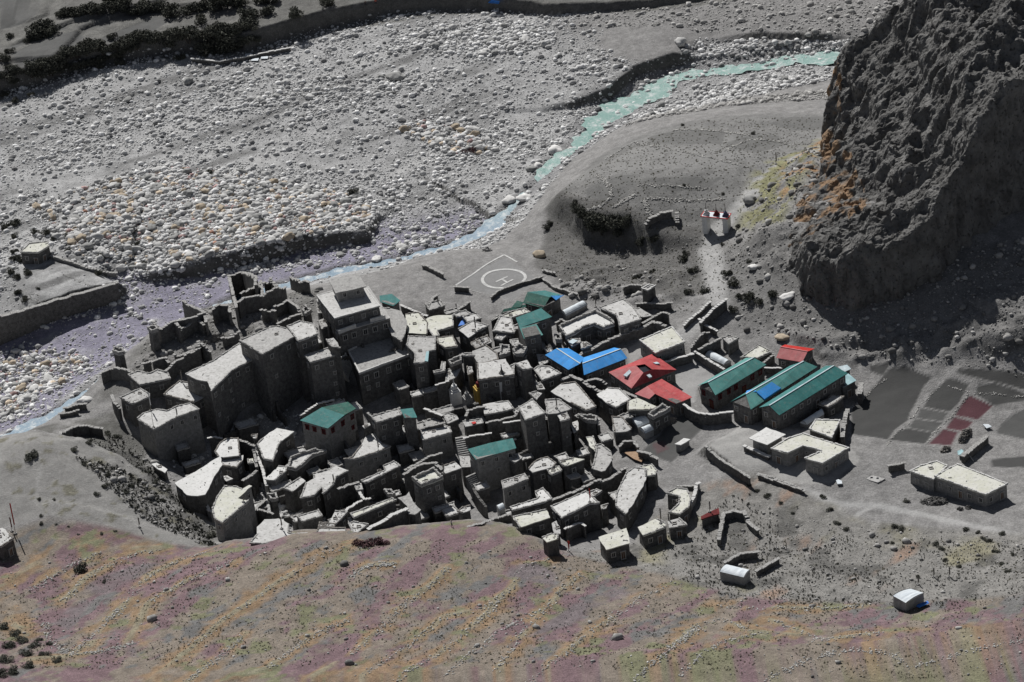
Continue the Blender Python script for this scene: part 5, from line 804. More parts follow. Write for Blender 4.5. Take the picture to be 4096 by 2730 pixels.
# ================================================================ mud houses
house('A', [(1700,1095),(2078,888),(2058,850),(1860,795),(1785,803),(1455,948)], 12.5, 'upper half of the long tall fortress house, smooth grey flat roof', 1, 0, 'low', 1)
house('A', [(1165,1478),(1310,1335),(1385,1258),(1698,1100),(1455,975),(1180,1160),(890,1295),(1010,1355),(1120,1375)], 12.0, 'lower half of the long tall fortress house with patchy pale roof and highest shaded wall', 0, 0, 'mixed', 2)
house('B', [(-140,800),(0,742),(150,772),(190,882),(-20,958)], 11.0, 'flat roofed house wedged between the long fortress house and the fortress', 0, 0, 'low', 2)
house('B', [(45,1105),(290,1025),(412,1092),(105,1180)], 9.0, 'narrow tall annex with pale roof left of the stone staircase', 1, 0, 'low', 2)
hs_ = [
('A', [(290,1305),(400,1265),(520,1290),(600,1250),(715,1285),(740,1345),(415,1415)], 4.2, 'grey roofed house at the western end below the ruins, jagged roof edge', 1, 0, 'low', 2),
('K', [(1000,190),(1175,110),(1255,160),(1255,185),(1105,245)], 6.0, 'small square roofed block at the far left corner of the village', 1, 0, 'low', 1),
('K', [(1365,165),(1400,130),(1500,50),(1620,70),(1730,105),(1750,160),(1620,230)], 6.5, 'pale roofed house behind the leftmost big house, pole on its roof', 0, 0, 'mixed', 2),
('K', [(1145,365),(1195,320),(1310,285),(1400,300),(1480,260),(1590,235),(1670,285),(1480,355),(1285,460)], 7.5, 'leftmost big house with bright roof, tall pole and maroon window row', 0, 2, 'low', 3),
('F', [(780,870),(1000,750),(1200,620),(1260,590),(1280,680),(1180,830),(1100,990),(1020,1005),(910,995)], 4.6, 'long smooth white roof with a rounded lower end on the left edge', 4, 1, None, 1),
('F', [(1195,540),(1250,450),(1330,400),(1450,400),(1465,580),(1290,600),(1235,590)], 5.2, 'bright rounded roof at the head of the long smooth white roof', 4, 1, 'mixed', 1),
('F', [(1240,680),(1290,605),(1500,578),(1490,640),(1430,710)], 4.3, 'small pale roof just below the bright rounded roof', 0, 1, 'mixed', 1),
('F', [(1170,1140),(1215,1020),(1300,900),(1430,905),(1490,930),(1560,890),(1590,900),(1440,1030),(1560,1055),(1280,1290),(1190,1240)], 5.6, 'cream roofed house with small bare tree shape at its front corner, lower left', 2, 2, 'mixed', 2),
('F', [(1640,460),(1700,400),(1850,295),(2030,330),(1900,430),(1870,470),(1810,640),(1710,620)], 5.0, 'curved bright roof behind a low round wall below the fortress', 4, 1, 'mixed', 1),
('F', [(1720,830),(1870,690),(1960,700),(1950,745),(1830,840)], 3.6, 'small bright house below the curved bright roof', 4, 2, 'mixed', 1),
('F', [(1910,925),(2091,810),(2150,850),(2010,960)], 3.6, 'little pale roof with a dark hole left of the twin sloping roofs', 0, 1, 'mixed', 1),
('G', [(0,1030),(60,870),(210,790),(250,760),(380,690),(510,740),(380,810),(360,880),(240,985),(230,920),(150,1000)], 4.8, 'long irregular roof with clutter and a triangular gap, lower left cluster', 0, 1, 'mixed', 3),
('G', [(-130,720),(-100,620),(30,560),(170,530),(280,548),(130,600),(30,690),(-40,740)], 4.0, 'crescent shaped roof strip under the teal roofed stone house', 0, 1, 'high', 0),
('F', [(1560,1500),(1640,1400),(1640,1330),(1720,1250),(1900,1245),(1980,1300),(1970,1390),(2091,1400),(2091,1480),(1880,1480),(1830,1510)], 3.2, 'bright roof with dark tripod shadow touching the near hillside crest', 0, 1, 'mixed', 1),
('G', [(705,140),(750,170),(1030,90),(1060,160),(800,240)], 8.0, 'tall dark house with pale terrace beside the small teal lean-to', 1, 0, 'low', 3),
('G', [(455,620),(540,600),(640,470),(700,370),(770,350),(860,450),(950,485),(840,535),(580,620)], 5.5, 'house with ragged pale roof and twin carved windows below the tall dark house', 0, 2, 'mixed', 3),
('G', [(635,845),(860,745),(885,735),(865,690),(985,640),(1055,690),(680,872)], 5.0, 'L shaped pale roof edge around a shaded yard, left centre', 0, 1, 'low', 2),
('G', [(1250,305),(1480,250),(1570,285),(1590,340),(1285,425),(1265,350)], 5.0, 'rectangular pale roof house with pale window front left of the stepped lane', 0, 2, 'low', 2),
('G', [(1170,830),(1400,725),(1500,820),(1270,910)], 7.5, 'cream square roof inside a high rounded parapet wall', 2, 0, 'high', 1),
('G', [(1440,710),(1620,645),(1690,710),(1500,775)], 5.0, 'small pale roof touching the lane right of the walled cream roof', 0, 1, 'mixed', 1),
('G', [(520,1190),(740,1110),(960,1025),(1010,1050),(760,1150),(560,1240)], 4.0, 'long narrow pale stable roof beside a dark open yard', 2, 1, 'low', 1),
('G', [(300,1290),(370,1160),(500,1170),(430,1250),(380,1300)], 3.2, 'tiny pale roof left of the long narrow stable', 0, 1, 'mixed', 1),
('G', [(500,1290),(560,1270),(720,1300),(570,1420)], 4.2, 'smooth pale four cornered roof in front of the stable yard', 0, 1, 'low', 1),
('G', [(150,1440),(190,1340),(480,1340),(500,1400),(510,1500),(200,1530)], 3.2, 'low cluttered pale roof with firewood pile at the hillside crest', 0, 1, 'wood', 0),
('G', [(190,1330),(200,1280),(380,1290),(360,1335)], 3.4, 'narrow firewood topped roof behind the low cluttered roof', 1, 1, 'wood', 0),
('G', [(-30,1390),(80,1385),(60,1535),(0,1500)], 2.6, 'pointed scrap of pale roof at the hillside crest, left of the cluttered roof', 0, 1, None, 0),
('G', [(1640,1165),(1700,1120),(1780,1105),(1785,1150),(1700,1180)], 3.0, 'tiny pale ledge roof alone in the deep shade, lower centre', 0, 1, 'mixed', 0),
('B', [(1100,670),(1240,650),(1340,760),(1335,880),(1130,870)], 3.4, 'smooth pale roof with yellow tinge just right of the gravel bank', 2, 1, 'mixed', 1),
('B', [(1320,720),(1400,690),(1600,680),(1610,800),(1440,850),(1460,900),(1390,910),(1340,830)], 3.6, 'cream stepped roof with two poles at the north edge', 2, 1, 'mixed', 1),
('B', [(1130,900),(1420,910),(1420,1050),(1345,1060),(1330,1170),(1190,1190),(1200,1090),(1110,1000)], 6.0, 'big plain grey roof with blue plank on its edge right of the fortress', 1, 0, 'low', 1),
('B', [(1430,920),(1600,895),(1650,1010),(1510,1030),(1440,980)], 4.5, 'cream roof with shaggy firewood edge, right of the plain grey roof', 2, 1, 'wood', 1),
('B', [(1800,1060),(1950,1000),(2060,1080),(2080,1150),(1860,1200)], 3.4, 'dusty grey roof north of the broad pale house', 1, 1, 'mixed', 1),
('B', [(1850,1190),(2150,1140),(2240,1310),(1860,1362)], 5.0, 'broad pale roof house behind the ochre and maroon shrine', 0, 0, 'mixed', 3),
('B', [(1650,830),(1800,740),(1980,790),(1860,850),(1760,920)], 3.2, 'pale angular roof beside the bright blue tarpaulin', 0, 1, 'mixed', 1),
('B', [(1780,970),(1960,890),(1990,960),(1840,1040)], 3.0, 'striped pole covered roof in the northern cluster', 3, 1, 'wood', 0),
('C', [(0,690),(120,710),(160,850),(150,870),(-80,850)], 3.8, 'plain pale roof left of the teal roofed two storey house', 0, 1, 'low', 1),
('C', [(-90,740),(120,640),(260,610),(320,650),(110,715),(-20,690)], 3.4, 'long strip roof with tan centre below the dark green sheds', 2, 1, 'low', 0),
('C', [(1040,600),(1290,510),(1400,600),(1480,725),(1250,803),(1215,690)], 4.2, 'largest smooth flat roof in the north row', 0, 0, 'low', 3),
('C', [(610,810),(880,690),(1000,645),(1180,745),(1200,790),(1080,830),(980,790),(860,830),(790,880),(690,920)], 3.8, 'U shaped white roof around a dark courtyard in the north row', 4, 0, 'high', 1),
('C', [(690,930),(840,930),(850,965),(750,1010)], 3.4, 'small roof carrying bluish sheets in front of the U shaped roof', 0, 1, 'low', 1),
('C', [(840,960),(900,960),(960,1000),(850,1040)], 3.2, 'tiny corner roof beside the roof with bluish sheets', 1, 1, 'mixed', 0),
('C', [(1340,625),(1460,605),(1590,685),(1480,705)], 2.6, 'low roof with dark curved edge right of the largest flat roof', 1, 1, 'mixed', 0),
('C', [(1455,945),(1800,800),(1935,965),(1622,1080)], 4.0, 'big rectangular cream roofed school block above the red hip roof', 2, 2, 'cope', 3),
('C', [(350,1250),(400,1210),(520,1220),(645,1290),(440,1370)], 3.8, 'pale pointed roof in front of the blue roof', 0, 1, 'low', 2),
('C', [(155,1190),(280,1150),(340,1240),(240,1255)], 6.0, 'slim tower house with tiny roof left of the pointed pale roof', 0, 0, 'mixed', 2),
('C', [(50,1330),(90,1220),(155,1190),(150,1330)], 4.0, 'narrow grey roof clinging to the slim tower house', 1, 1, 'low', 1),
('C', [(380,1090),(470,1090),(510,1170),(420,1210)], 2.2, 'low dusty yard roof at the left end of the blue roof', 1, 1, None, 0),
('C', [(0,1010),(100,1010),(110,1090),(0,1130)], 3.4, 'lumpy little roof in the central jumble, left one', 1, 1, 'high', 0),
('C', [(130,1060),(200,1000),(290,1040),(240,1110),(170,1110)], 3.8, 'lumpy little walled roof with shrubs, right one of the central jumble', 3, 1, 'high', 1),
('C', [(-20,870),(90,880),(20,950),(-60,930)], 3.2, 'tiny pale roof below the plain pale roof', 0, 1, 'low', 0),
('C', [(100,940),(190,930),(210,1010),(130,1010)], 3.0, 'small grey roof at the foot of the teal roofed two storey house', 1, 1, 'mixed', 0),
('C', [(-260,940),(-130,900),(-80,960),(-200,1010)], 3.0, 'small rubble edged roof west of the plain pale roof', 1, 1, 'mixed', 0),
('B', [(1690,1085),(1810,1075),(1830,1110),(1700,1110)], 4.5, 'thin roof ledge of a dark narrow house, north centre', 1, 1, 'low', 0),
('G', [(1910,50),(2040,25),(2180,10),(2240,95),(2100,130),(1930,158)], 3.6, 'pale rounded roof below the village stupa', 0, 1, 'mixed', 0),
('H', [(190,70),(220,60),(340,-10),(480,140),(260,215)], 9.0, 'tall square tower house with bright roof at the village centre', 0, 0, 'low', 3),
('H', [(470,0),(620,-10),(750,90),(600,140),(490,150)], 7.5, 'dusty roofed house joined to the right of the tall tower house', 1, 0, 'mixed', 1),
('H', [(600,140),(690,100),(732,200),(630,226)], 7.0, 'small tab roof in front of the dusty roofed house', 0, 0, 'mixed', 1),
('C', [(530,1480),(640,1400),(790,1380),(880,1480),(1010,1640),(900,1680),(740,1600)], 3.8, 'large cluttered pale roof between stone walls, centre right', 0, 1, 'mixed', 2),
('C', [(1010,1510),(1130,1440),(1250,1450),(1370,1560),(1310,1600),(1210,1650),(1110,1600)], 3.6, 'white roof with tattered edge left of the U shaped parapet house', 4, 1, 'mixed', 1),
('H', [(1330,20),(1440,-20),(1650,75),(1600,105),(1330,110)], 3.6, 'creamy roof strip right of the tattered white roof', 2, 1, 'mixed', 1),
('H', [(1545,170),(1700,60),(1785,105),(1600,203)], 4.2, 'house with open square parapet and sunken dark roof', 1, 1, 'high', 1),
('H', [(725,250),(810,215),(822,310),(770,345)], 3.0, 'pale shed roof beside the little ladder', 0, 1, None, 0),
('H', [(660,350),(760,330),(700,392)], 2.8, 'triangular scrap of pale roof left of the little ladder', 0, 1, None, 0),
('H', [(960,720),(1000,560),(1010,470),(1060,460),(1160,540),(1180,620),(1100,740),(1060,750)], 3.4, 'smooth oval roof like a tongue in the right centre', 1, 1, 'mixed', 1),
('H', [(900,390),(980,380),(1010,480),(1000,540),(950,500)], 2.6, 'tan patch roof above the smooth oval roof', 2, 1, 'mixed', 0),
('H', [(1205,1110),(1210,990),(1260,880),(1320,760),(1400,705),(1520,720),(1530,800),(1500,900),(1450,970),(1400,1080),(1310,1200)], 4.4, 'long curved pale roof sweeping down beside the bare bank', 0, 1, 'mixed', 2),
('H', [(1420,700),(1590,672),(1650,740),(1625,790),(1530,800),(1520,730)], 3.8, 'cream tab roof at the top of the long curved roof', 2, 1, 'low', 0),
('H', [(295,720),(350,650),(430,610),(500,595),(590,660),(560,700),(340,760)], 5.5, 'pale dome shaped roof, left one of the pair with carved window', 0, 1, 'mixed', 2),
('H', [(610,640),(770,603),(885,620),(700,690),(660,690)], 5.5, 'cream spear shaped roof right of the dome shaped roof', 2, 1, 'mixed', 2),
('H', [(470,720),(620,690),(650,740),(540,790)], 5.0, 'small cream porch roof between dome and spear shaped roofs', 2, 1, 'low', 1),
('H', [(10,850),(260,770),(300,830),(30,935)], 4.6, 'grey oblong roof below the green tin roofed house', 1, 2, 'low', 2),
('H', [(365,960),(450,920),(550,1030),(470,1070),(130,1160),(100,1120),(390,1030)], 4.4, 'white L shaped roof below the grey oblong roof', 4, 1, 'low', 2),
('H', [(130,1220),(480,1145),(525,1230),(205,1335)], 4.4, 'flat cream roof of the lower row, left of the roof with hatch', 2, 1, 'mixed', 1),
('H', [(525,1115),(900,950),(1000,1040),(1045,1080),(940,1090),(640,1240)], 4.8, 'wide bright roof with central hatch and red flag pole', 4, 1, 'low', 3),
('H', [(920,970),(1010,930),(1070,955),(970,1020)], 4.6, 'little pale roof tucked behind the wide bright roof', 0, 1, 'low', 0),
('H', [(435,1435),(540,1395),(610,1400),(610,1450),(490,1490)], 3.4, 'small cream roof with path leading up from it, lowest row', 2, 1, 'mixed', 1),
('H', [(1030,1435),(1320,1340),(1350,1430),(1355,1500),(1110,1568)], 3.2, 'smooth cream roof at the bottom right corner of the village', 2, 1, None, 1),
('H', [(1440,1330),(1640,1240),(1740,1290),(1740,1330),(1500,1425)], 3.2, 'cream roof with long ridge line in the bottom right row', 2, 1, 'mixed', 1),
('H', [(1750,1270),(1880,1235),(1960,1310),(1770,1345)], 2.8, 'rightmost small grey roof of the bottom row', 1, 1, 'mixed', 1),
('H', [(1735,975),(1840,920),(1960,930),(2000,1030),(1980,1120),(1880,1200),(1760,1180),(1860,1090),(1870,1010)], 3.2, 'C shaped cream roof alone on the slope at the village edge', 2, 1, 'low', 1),
('H', [(1050,1110),(1130,1085),(1110,1135),(1060,1145)], 3.4, 'tiny ragged roof right of the wide bright roof', 1, 1, 'mixed', 0),
('J', [(1260,770),(1440,662),(1600,610),(1720,650),(2085,762),(1800,930),(1612,872),(1790,795),(1600,742),(1440,822)], 3.2, 'cream roofed building wrapped round a small court below the white roofed tank house', 2, 2, 'cope', 3),
('I', [(890,1005),(1000,950),(1180,898),(1295,952),(1210,1045),(1145,1098)], 3.0, 'shorter western half of the isolated cream roofed building', 2, 2, 'cope', 2),
('I', [(1150,1060),(1300,975),(1395,930),(1925,1140),(1690,1256)], 3.0, 'longer eastern half of the isolated cream roofed building with doors', 2, 2, 'cope', 5),
('E', [(1400,1350),(1465,1250),(1730,1258),(1640,1445)], 3.0, 'cream roofed shed behind the white roofed tank house', 2, 1, 'cope', 0),
('E', [(680,605),(880,470),(1020,540),(870,612)], 2.6, 'pale roofed house behind the left teal school roof', 2, 0, 'low', 1),
('E', [(490,400),(560,365),(672,400),(560,466)], 3.0, 'grey roofed shed north of the schoolyard', 1, 0, 'low', 0),
('E', [(1490,1090),(1590,1040),(1640,990),(1770,1010),(1700,1070),(1600,1125)], 2.6, 'small hut with roof heaped with lilac grey sheets', 1, 1, 'wood', 1),
('M', [(190,385),(240,340),(280,300),(470,280),(480,325),(370,392)], 3.2, 'lone stone hut with cream roof on the far river bar', 2, 1, 'low', 1),
('K', [(-70,1420),(-40,1290),(20,1280),(80,1335),(120,1365),(10,1440)], 3.4, 'pale roofed hut at the left edge of the photo beside a tall flagpole', 0, 1, 'mixed', 1),
('K', [(1265,745),(1310,735),(1400,790),(1380,820),(1320,790)], 2.2, 'little white topped hut at the upper edge of the rubble slope', 4, 1, None, 0),
]
hs_ += [
('B', [(1520,1385),(1530,1250),(1600,1235),(1690,1225),(1640,1320)], 3.2, 'grey wedge shaped yard roof in the shade right of the fortress', 1, 1, 'mixed', 0),
('B', [(1740,1220),(1800,1215),(1815,1280),(1760,1310)], 3.0, 'tiny pale roof left of the broad pale house', 1, 1, 'mixed', 0),
('B', [(1390,1272),(1470,1252),(1480,1172),(1525,1172),(1520,1270),(1400,1295)], 4.2, 'thin L shaped pale ledge below the shaggy cream roof', 1, 1, 'low', 1),
('B', [(1550,1180),(1690,1110),(1692,1175),(1580,1222)], 4.4, 'shrub covered rubble roof below the shaggy cream roof', 3, 1, 'high', 0),
('B', [(270,940),(350,920),(422,1030),(330,1012)], 10.0, 'slanting rough roof between the annex and the fortress corner', 1, 1, 'mixed', 0),
('B', [(165,570),(215,560),(228,662),(188,668)], 5.0, 'small pale slab left of the fortress main block', 1, 0, 'low', 0),
('B', [(20,645),(60,600),(125,650),(60,692)], 3.0, 'rough broken roof among the ruins left of the fortress', 3, 1, 'high', 0),
('B', [(180,740),(245,720),(290,800),(225,830)], 6.0, 'narrow rough ledge roof below the fortress left wall', 3, 1, 'mixed', 0),
('G', [(650,272),(725,240),(738,262),(672,296)], 6.4, 'small pale balcony ledge on the left of the tall dark house', 0, 1, None, 0),
('G', [(1490,150),(1560,140),(1640,165),(1660,200),(1540,252)], 3.4, 'dusty grey lane roof below the village centre stupas', 1, 1, 'mixed', 0),
('G', [(1700,222),(1900,198),(1922,240),(1730,282)], 3.2, 'low roof with a red and white cloth on it, centre', 1, 1, 'mixed', 0),
('G', [(1660,590),(1770,585),(1785,700),(1690,705)], 3.0, 'pale square landing of the stepped lane', 1, 1, None, 0),
('H', [(1165,178),(1280,180),(1380,300),(1330,330),(1195,340)], 2.8, 'sloping dusty roof left of the paired white tents', 1, 1, 'mixed', 0),
('H', [(810,172),(960,175),(1020,195),(1010,245),(900,232)], 3.0, 'rubble topped roof right of the village centre', 3, 1, 'high', 0),
('H', [(540,1290),(590,1262),(625,1330),(632,1400),(570,1400)], 3.6, 'worn path strip roof leading to the small cream roof', 1, 1, None, 0),
('F', [(1270,800),(1330,790),(1392,825),(1320,852)], 3.0, 'tiny pale slab in the dark court below the small pale roof', 0, 1, None, 0),
('F', [(1590,362),(1652,358),(1640,405),(1600,400)], 4.6, 'tiny pale corner roof left of the curved bright roof', 0, 1, 'mixed', 0),
('F', [(1540,622),(1600,612),(1612,662),(1545,668)], 3.0, 'tan floored little roof left of the low round wall', 2, 1, 'mixed', 0),
('F', [(1750,1000),(1850,995),(1862,1050),(1790,1062)], 3.4, 'rubble covered little roof below the small bright house', 3, 1, 'high', 0),
('C', [(370,1380),(440,1400),(472,1455),(390,1462)], 3.4, 'small dusty roof below the pointed pale roof', 1, 1, 'mixed', 0),
('C', [(300,1500),(380,1480),(440,1500),(380,1568)], 5.0, 'small dark rimmed roof behind the dusty joined roof', 1, 1, 'mixed', 0),
('C', [(460,1030),(530,1030),(545,1062),(480,1065)], 3.2, 'tiny pale roof at the back corner of the blue roof', 0, 1, 'mixed', 0),
('C', [(570,900),(640,900),(650,960),(585,965)], 3.0, 'dark arched shelter left of the roof with bluish sheets', 1, 1, 'high', 0),
('G', [(330,760),(410,760),(430,800),(360,810)], 4.0, 'little dark roof behind the long irregular roof', 1, 1, 'high', 0),
('G', [(560,880),(640,870),(660,940),(590,950)], 4.4, 'small grey roof in the shade left of the L shaped roof', 1, 1, 'mixed', 0),
('G', [(880,960),(960,955),(1000,1000),(920,1010)], 3.6, 'bright flat stones roof at the head of the stable yard', 1, 1, 'high', 0),
('G', [(1320,930),(1430,900),(1480,930),(1370,970)], 5.0, 'dark ledge roof below the walled cream roof', 1, 1, 'low', 1),
('H', [(90,620),(180,560),(240,600),(150,660)], 4.6, 'shaded little roof right of the oblong teal roof', 1, 1, 'mixed', 1),
('H', [(690,790),(800,760),(850,800),(740,830)], 3.2, 'shaded low roof below the spear shaped roof', 1, 1, 'mixed', 0),
]
for t, r, h, lb, rm_, wm_, rim_, w_ in hs_: house(t, r, h, lb, rm_, wm_, rim_, w_)
house('J', [(1030,662),(1215,548),(1420,622),(1225,732)], 3.0, 'white roofed square tank house with wide overhanging slab', 4, 2, None, 1, slab=.18, over=.6, hatch=False)
# stone tower with a square hole in its top
tw, z_, P_, o_ = house('C', [(1475,402),(1560,360),(1632,376),(1545,428)], 3.6, 'small square stone tower with a hole in its pale top', 1, 1, 'cope', 0, cat='tower', name='stone_tower', hatch=False)
pyme('hole', *prism(offset(P_, -.75), z_ - .02 , z_ + .02, o_), PANE, tw)
tw, z_, P_, o_ = house('A', [(132,1072),(150,1035),(245,1045),(262,1085),(200,1100)], 4.2, 'small square ruin tower alone above the riverbank', 1, 1, 'high', 0, cat='tower', name='stone_tower', hatch=False)
tw, z_, P_, o_ = house('A', [(495,830),(530,815),(590,810),(610,850),(540,870)], 5.0, 'broken mud tower at the left end of the ruins', 3, 0, 'high', 0, cat='tower', name='stone_tower', hatch=False)
# gravelly bank of stone beside the fortress
house('B', [(850,600),(940,610),(1060,640),(1120,760),(1100,880),(1060,960),(960,900),(900,760)], 4.4, 'rounded gravel topped stone platform right of the fortress', 3, 0, 'mixed', 0, name='stone_platform', cat='platform', hatch=False)
house('G', [(1020,1025),(1110,1000),(1140,960),(1180,1060),(1265,1150),(1200,1200),(1130,1190),(1120,1110)], 3.4, 'earthy sloping path platform beside the stable yard', 3, 1, None, 0, name='earth_platform', cat='platform', hatch=False)
# ================================================================ sheet roofs
panels('G', [([(0,215,0),(230,78,.9),(465,160,.9),(290,300,0)], TEAL), ([(230,78,.9),(500,20,0),(588,90,0),(465,160,.9)], GREEN)], [(0,215),(215,90),(500,22),(588,95),(290,298)], 7.5, 'large stone house with bright teal roof below the fortress', 2, 'stone_house', win=3, wstyle=1)
panels('G', [([(1050,100,0),(1180,85,.2),(1225,185,0),(1095,190,-.2)], TEAL)], [(1050,100),(1180,85),(1225,185),(1095,190)], 8.3, 'narrow turret house with small teal roof', 0, 'turret_house', win=1)
panels('G', [([(1755,515,0),(1980,452,.5),(2225,400,.4),(2262,505,0),(1840,628,-.2)], TEAL)], [(1755,515),(2215,402),(2262,505),(1840,628)], 7.0, 'stone house with oblong teal roof right of the stepped lane', 2, 'stone_house', win=3)
panels('C', [([(165,710,.5),(430,610,.8),(545,700,.2),(205,815,0)], TEAL), ([(205,815,0),(380,775,0),(450,890,-.6),(250,930,-.7)], TEALP)], [(165,715),(430,615),(545,705),(380,780),(440,880),(250,920)], 6.6, 'two storey house with stepped teal roof at the north edge', 0, 'stone_house', win=2)
panels('C', [([(240,555,-.2),(288,440,.7),(520,495,.7),(455,612,-.3)], GREEN), ([(288,440,.7),(470,425,.2),(640,470,.2),(520,495,.7)], TEAL), ([(530,480,.72),(640,478,.3),(672,470,.2),(585,526,.2)], BLUE)], [(250,545),(290,450),(640,480),(600,530),(455,600)], 3.6, 'dark green shed with a blue sheet on its right end', 1, 'metal_shed', 'shed', win=1)
panels('C', [([(118,605,0),(178,530,.3),(245,548,.3),(215,600,0)], GREEN)], [(118,605),(178,530),(245,548),(215,600)], 2.8, 'small dark green shed left of the big dark green shed', 1, 'metal_shed', 'shed', win=0)
panels('C', [([(5,672,-.2),(40,620,.2),(300,565,.2),(300,590,0),(20,665,-.2)], GREEN)], [(5,670),(40,620),(300,565),(300,600)], 2.8, 'long thin green lean-to roof behind the tan strip roof', 1, 'metal_shed', 'shed', win=0)
panels('B', [([(830,480,0),(960,460,.3),(1050,530,0),(975,588,-.2),(840,545,-.1)], TEAL)], [(835,490),(955,465),(1045,530),(975,580),(845,540)], 3.2, 'lone small teal roofed hut beside the rear of the fortress', 2, 'metal_roofed_hut', 'hut', win=1)
gable('C', [(592,1030),(838,1190)], [(470,1100),(715,1255)], [(720,1030),(880,1128)], 3.2, 'left wing of the bright blue roofed building', BLUE, wm=0, name='blue_roofed_house', win=3, rise=1.0)
gable('C', [(862,1188),(1262,1036)], [(878,1310),(1332,1132)], [(862,1130),(1195,1022)], 3.4, 'right wing of the bright blue roofed building, longer ridge', BLUE, wm=0, name='blue_roofed_house', win=3, rise=1.0)
re_, rz, ro = panels('C', [([(1135,1280,0),(1375,1450,0),(1500,1285,1.5),(1422,1210,1.5)], PINK), ([(1375,1450,0),(1845,1255,0),(1590,1250,1.5),(1500,1285,1.5)], REDM), ([(1845,1255,0),(1600,1085,0),(1512,1195,1.5),(1590,1250,1.5)], REDM), ([(1600,1085,0),(1135,1280,0),(1422,1210,1.5),(1512,1195,1.5)], REDM)], [(1135,1280),(1375,1450),(1845,1255),(1600,1085)], 3.6, 'big faded red hipped roof with a square hole at its top', 0, 'red_roofed_house', win=3)
for nm, q in [('translucent_sheet', [(1290,1310),(1370,1235),(1405,1250),(1325,1325)]), ('translucent_sheet', [(1510,1290),(1545,1275),(1590,1325),(1560,1335)]), ('translucent_sheet', [(1600,1180),(1640,1170),(1672,1188),(1630,1192)])]:
    uvsheet(nm, [unz(px('C', a, b_), rz + (1.05 if b_ < 1300 else .95)) for a, b_ in q], TIN, re_, ro, .3)
pyme('roof_opening', *prism(np.array([unz(px('C', a, b_), rz + 1.3)[:2] for a, b_ in [(1440,1215),(1508,1202),(1575,1248),(1500,1275)]][::-1]) if not ccw([unz(px('C', a, b_), rz + 1.3)[:2] for a, b_ in [(1440,1215),(1508,1202),(1575,1248),(1500,1275)]]) else np.array([unz(px('C', a, b_), rz + 1.3)[:2] for a, b_ in [(1440,1215),(1508,1202),(1575,1248),(1500,1275)]]), rz + .6, rz + 1.1, ro), PANE, re_)
panels('C', [([(1410,1505,0),(1540,1425,.2),(1620,1505,.2),(1560,1560,0)], PINK), ([(1540,1425,.2),(1690,1350,.3),(2010,1540,.1),(1840,1613,-.2),(1620,1505,0)], REDM)], [(1410,1505),(1690,1350),(2010,1540),(1840,1613),(1635,1505),(1560,1560)], 3.2, 'flat sloping faded red roof in front of the hipped one', 0, 'red_roofed_house', win=2)
gable('E', [(342,862),(822,604)], [(422,998),(955,677)], [(238,897),(742,608)], 4.0, 'leftmost long teal gabled school building', TEALP, TEALP, wm=0, name='school_building', win=6, wstyle=1, rise=1.25)
se, sz, so_, sr = gable('E', [(740,985),(1345,640)], [(792,1148),(1490,700)], [(580,1065),(1200,690)], 4.0, 'middle teal gabled school building with a blue patch in its roof', TEALP, TEAL, wm=0, name='school_building', win=6, rise=1.25)
uvsheet('blue_patch', [unz(px('E', a, b_), sz + dz) for a, b_, dz in [(935,1038,.35),(1110,922,.35),(1012,858,1.25),(852,962,1.25)]], BLUE, se, so_, .3)
uvsheet('blue_patch', [unz(px('E', a, b_), sz + dz) for a, b_, dz in [(735,985,.9),(850,955,1.2),(830,930,1.0),(750,950,.7)]], BLUE, se, so_, .25)
gable('E', [(985,1105),(1660,688)], [(1090,1207),(1806,767)], [(880,1125),(1575,690)], 4.0, 'right teal gabled school building, longest ridge', TEAL, TEAL, wm=0, name='school_building', win=7, rise=1.2)
gable('E', [(1105,490),(1388,540)], [(1058,607),(1330,652)], [(1150,468),(1462,512)], 3.2, 'small house with shiny bright red gabled roof', PINK, REDB, wm=0, name='red_roofed_house', win=2)
panels('E', [([(1660,870,-.1),(1812,770,.3),(1897,842,.2),(1757,917,-.2)], LBLUE)], [(1660,870),(1812,770),(1897,842),(1757,917)], 3.4, 'light blue lean-to at the right end of the school', 0, 'metal_shed', 'shed', win=1)
panels('E', [([(1700,700,0),(1800,678,.2),(1842,722,.1),(1770,755,0)], TIN)], [(1700,700),(1800,678),(1842,722),(1770,755)], 2.8, 'small pale tin shed behind the right school roof', 0, 'metal_shed', 'shed', win=0)
panels('C', [([(1425,835,0),(1450,815,.1),(1495,820,.1),(1480,850,0)], LBLUE)], [(1425,835),(1450,815),(1495,820),(1480,850)], 1.4, 'little blue sheet shelter beside the long firewood wall', 1, 'metal_shed', 'shed', win=0)
# ================================================================ tents
tent('C', [(640,645),(845,545),(915,575),(690,695)], 1.2, 'long white plastic tunnel tent at the north edge', .7)
tent('H', [(1440,290),(1570,238),(1480,165),(1345,205)], 1.4, 'left one of the paired white tents by the dark field', .8)
tent('H', [(1515,355),(1650,290),(1605,250),(1455,305)], 1.6, 'right one of the paired white tents by the dark field', .8)
tent('E', [(395,540),(590,650),(515,680),(310,585)], 1.0, 'white plastic tent inside the school wall', .7)
tent('E', [(1305,1290),(1520,1150),(1562,1195),(1375,1310)], .8, 'slim white plastic tunnel in front of the school', .7)
tent('L', [(305,650),(470,690),(512,640),(355,602)], 2.0, 'worn white tent at the corner of the thorny enclosure', .35)
tent('L', [(1470,812),(1560,862),(1682,795),(1590,765)], 2.0, 'white tent with blue bundle beside it on the lower right slope', .3)
tent('H', [(-40,1110),(20,1085),(55,1130),(-10,1165)], 1.6, 'pale green white tent in the shaded lower lane', .6)
for t, q, h, lb in [('H', [(1825,462),(1922,400),(1992,412),(1890,472)], 1.9, 'white box shaped hut on the field corner below the red roofs')]: house(t, q, h, lb, 4, 2, None, 0, hatch=False, name='white_hut', cat='hut')
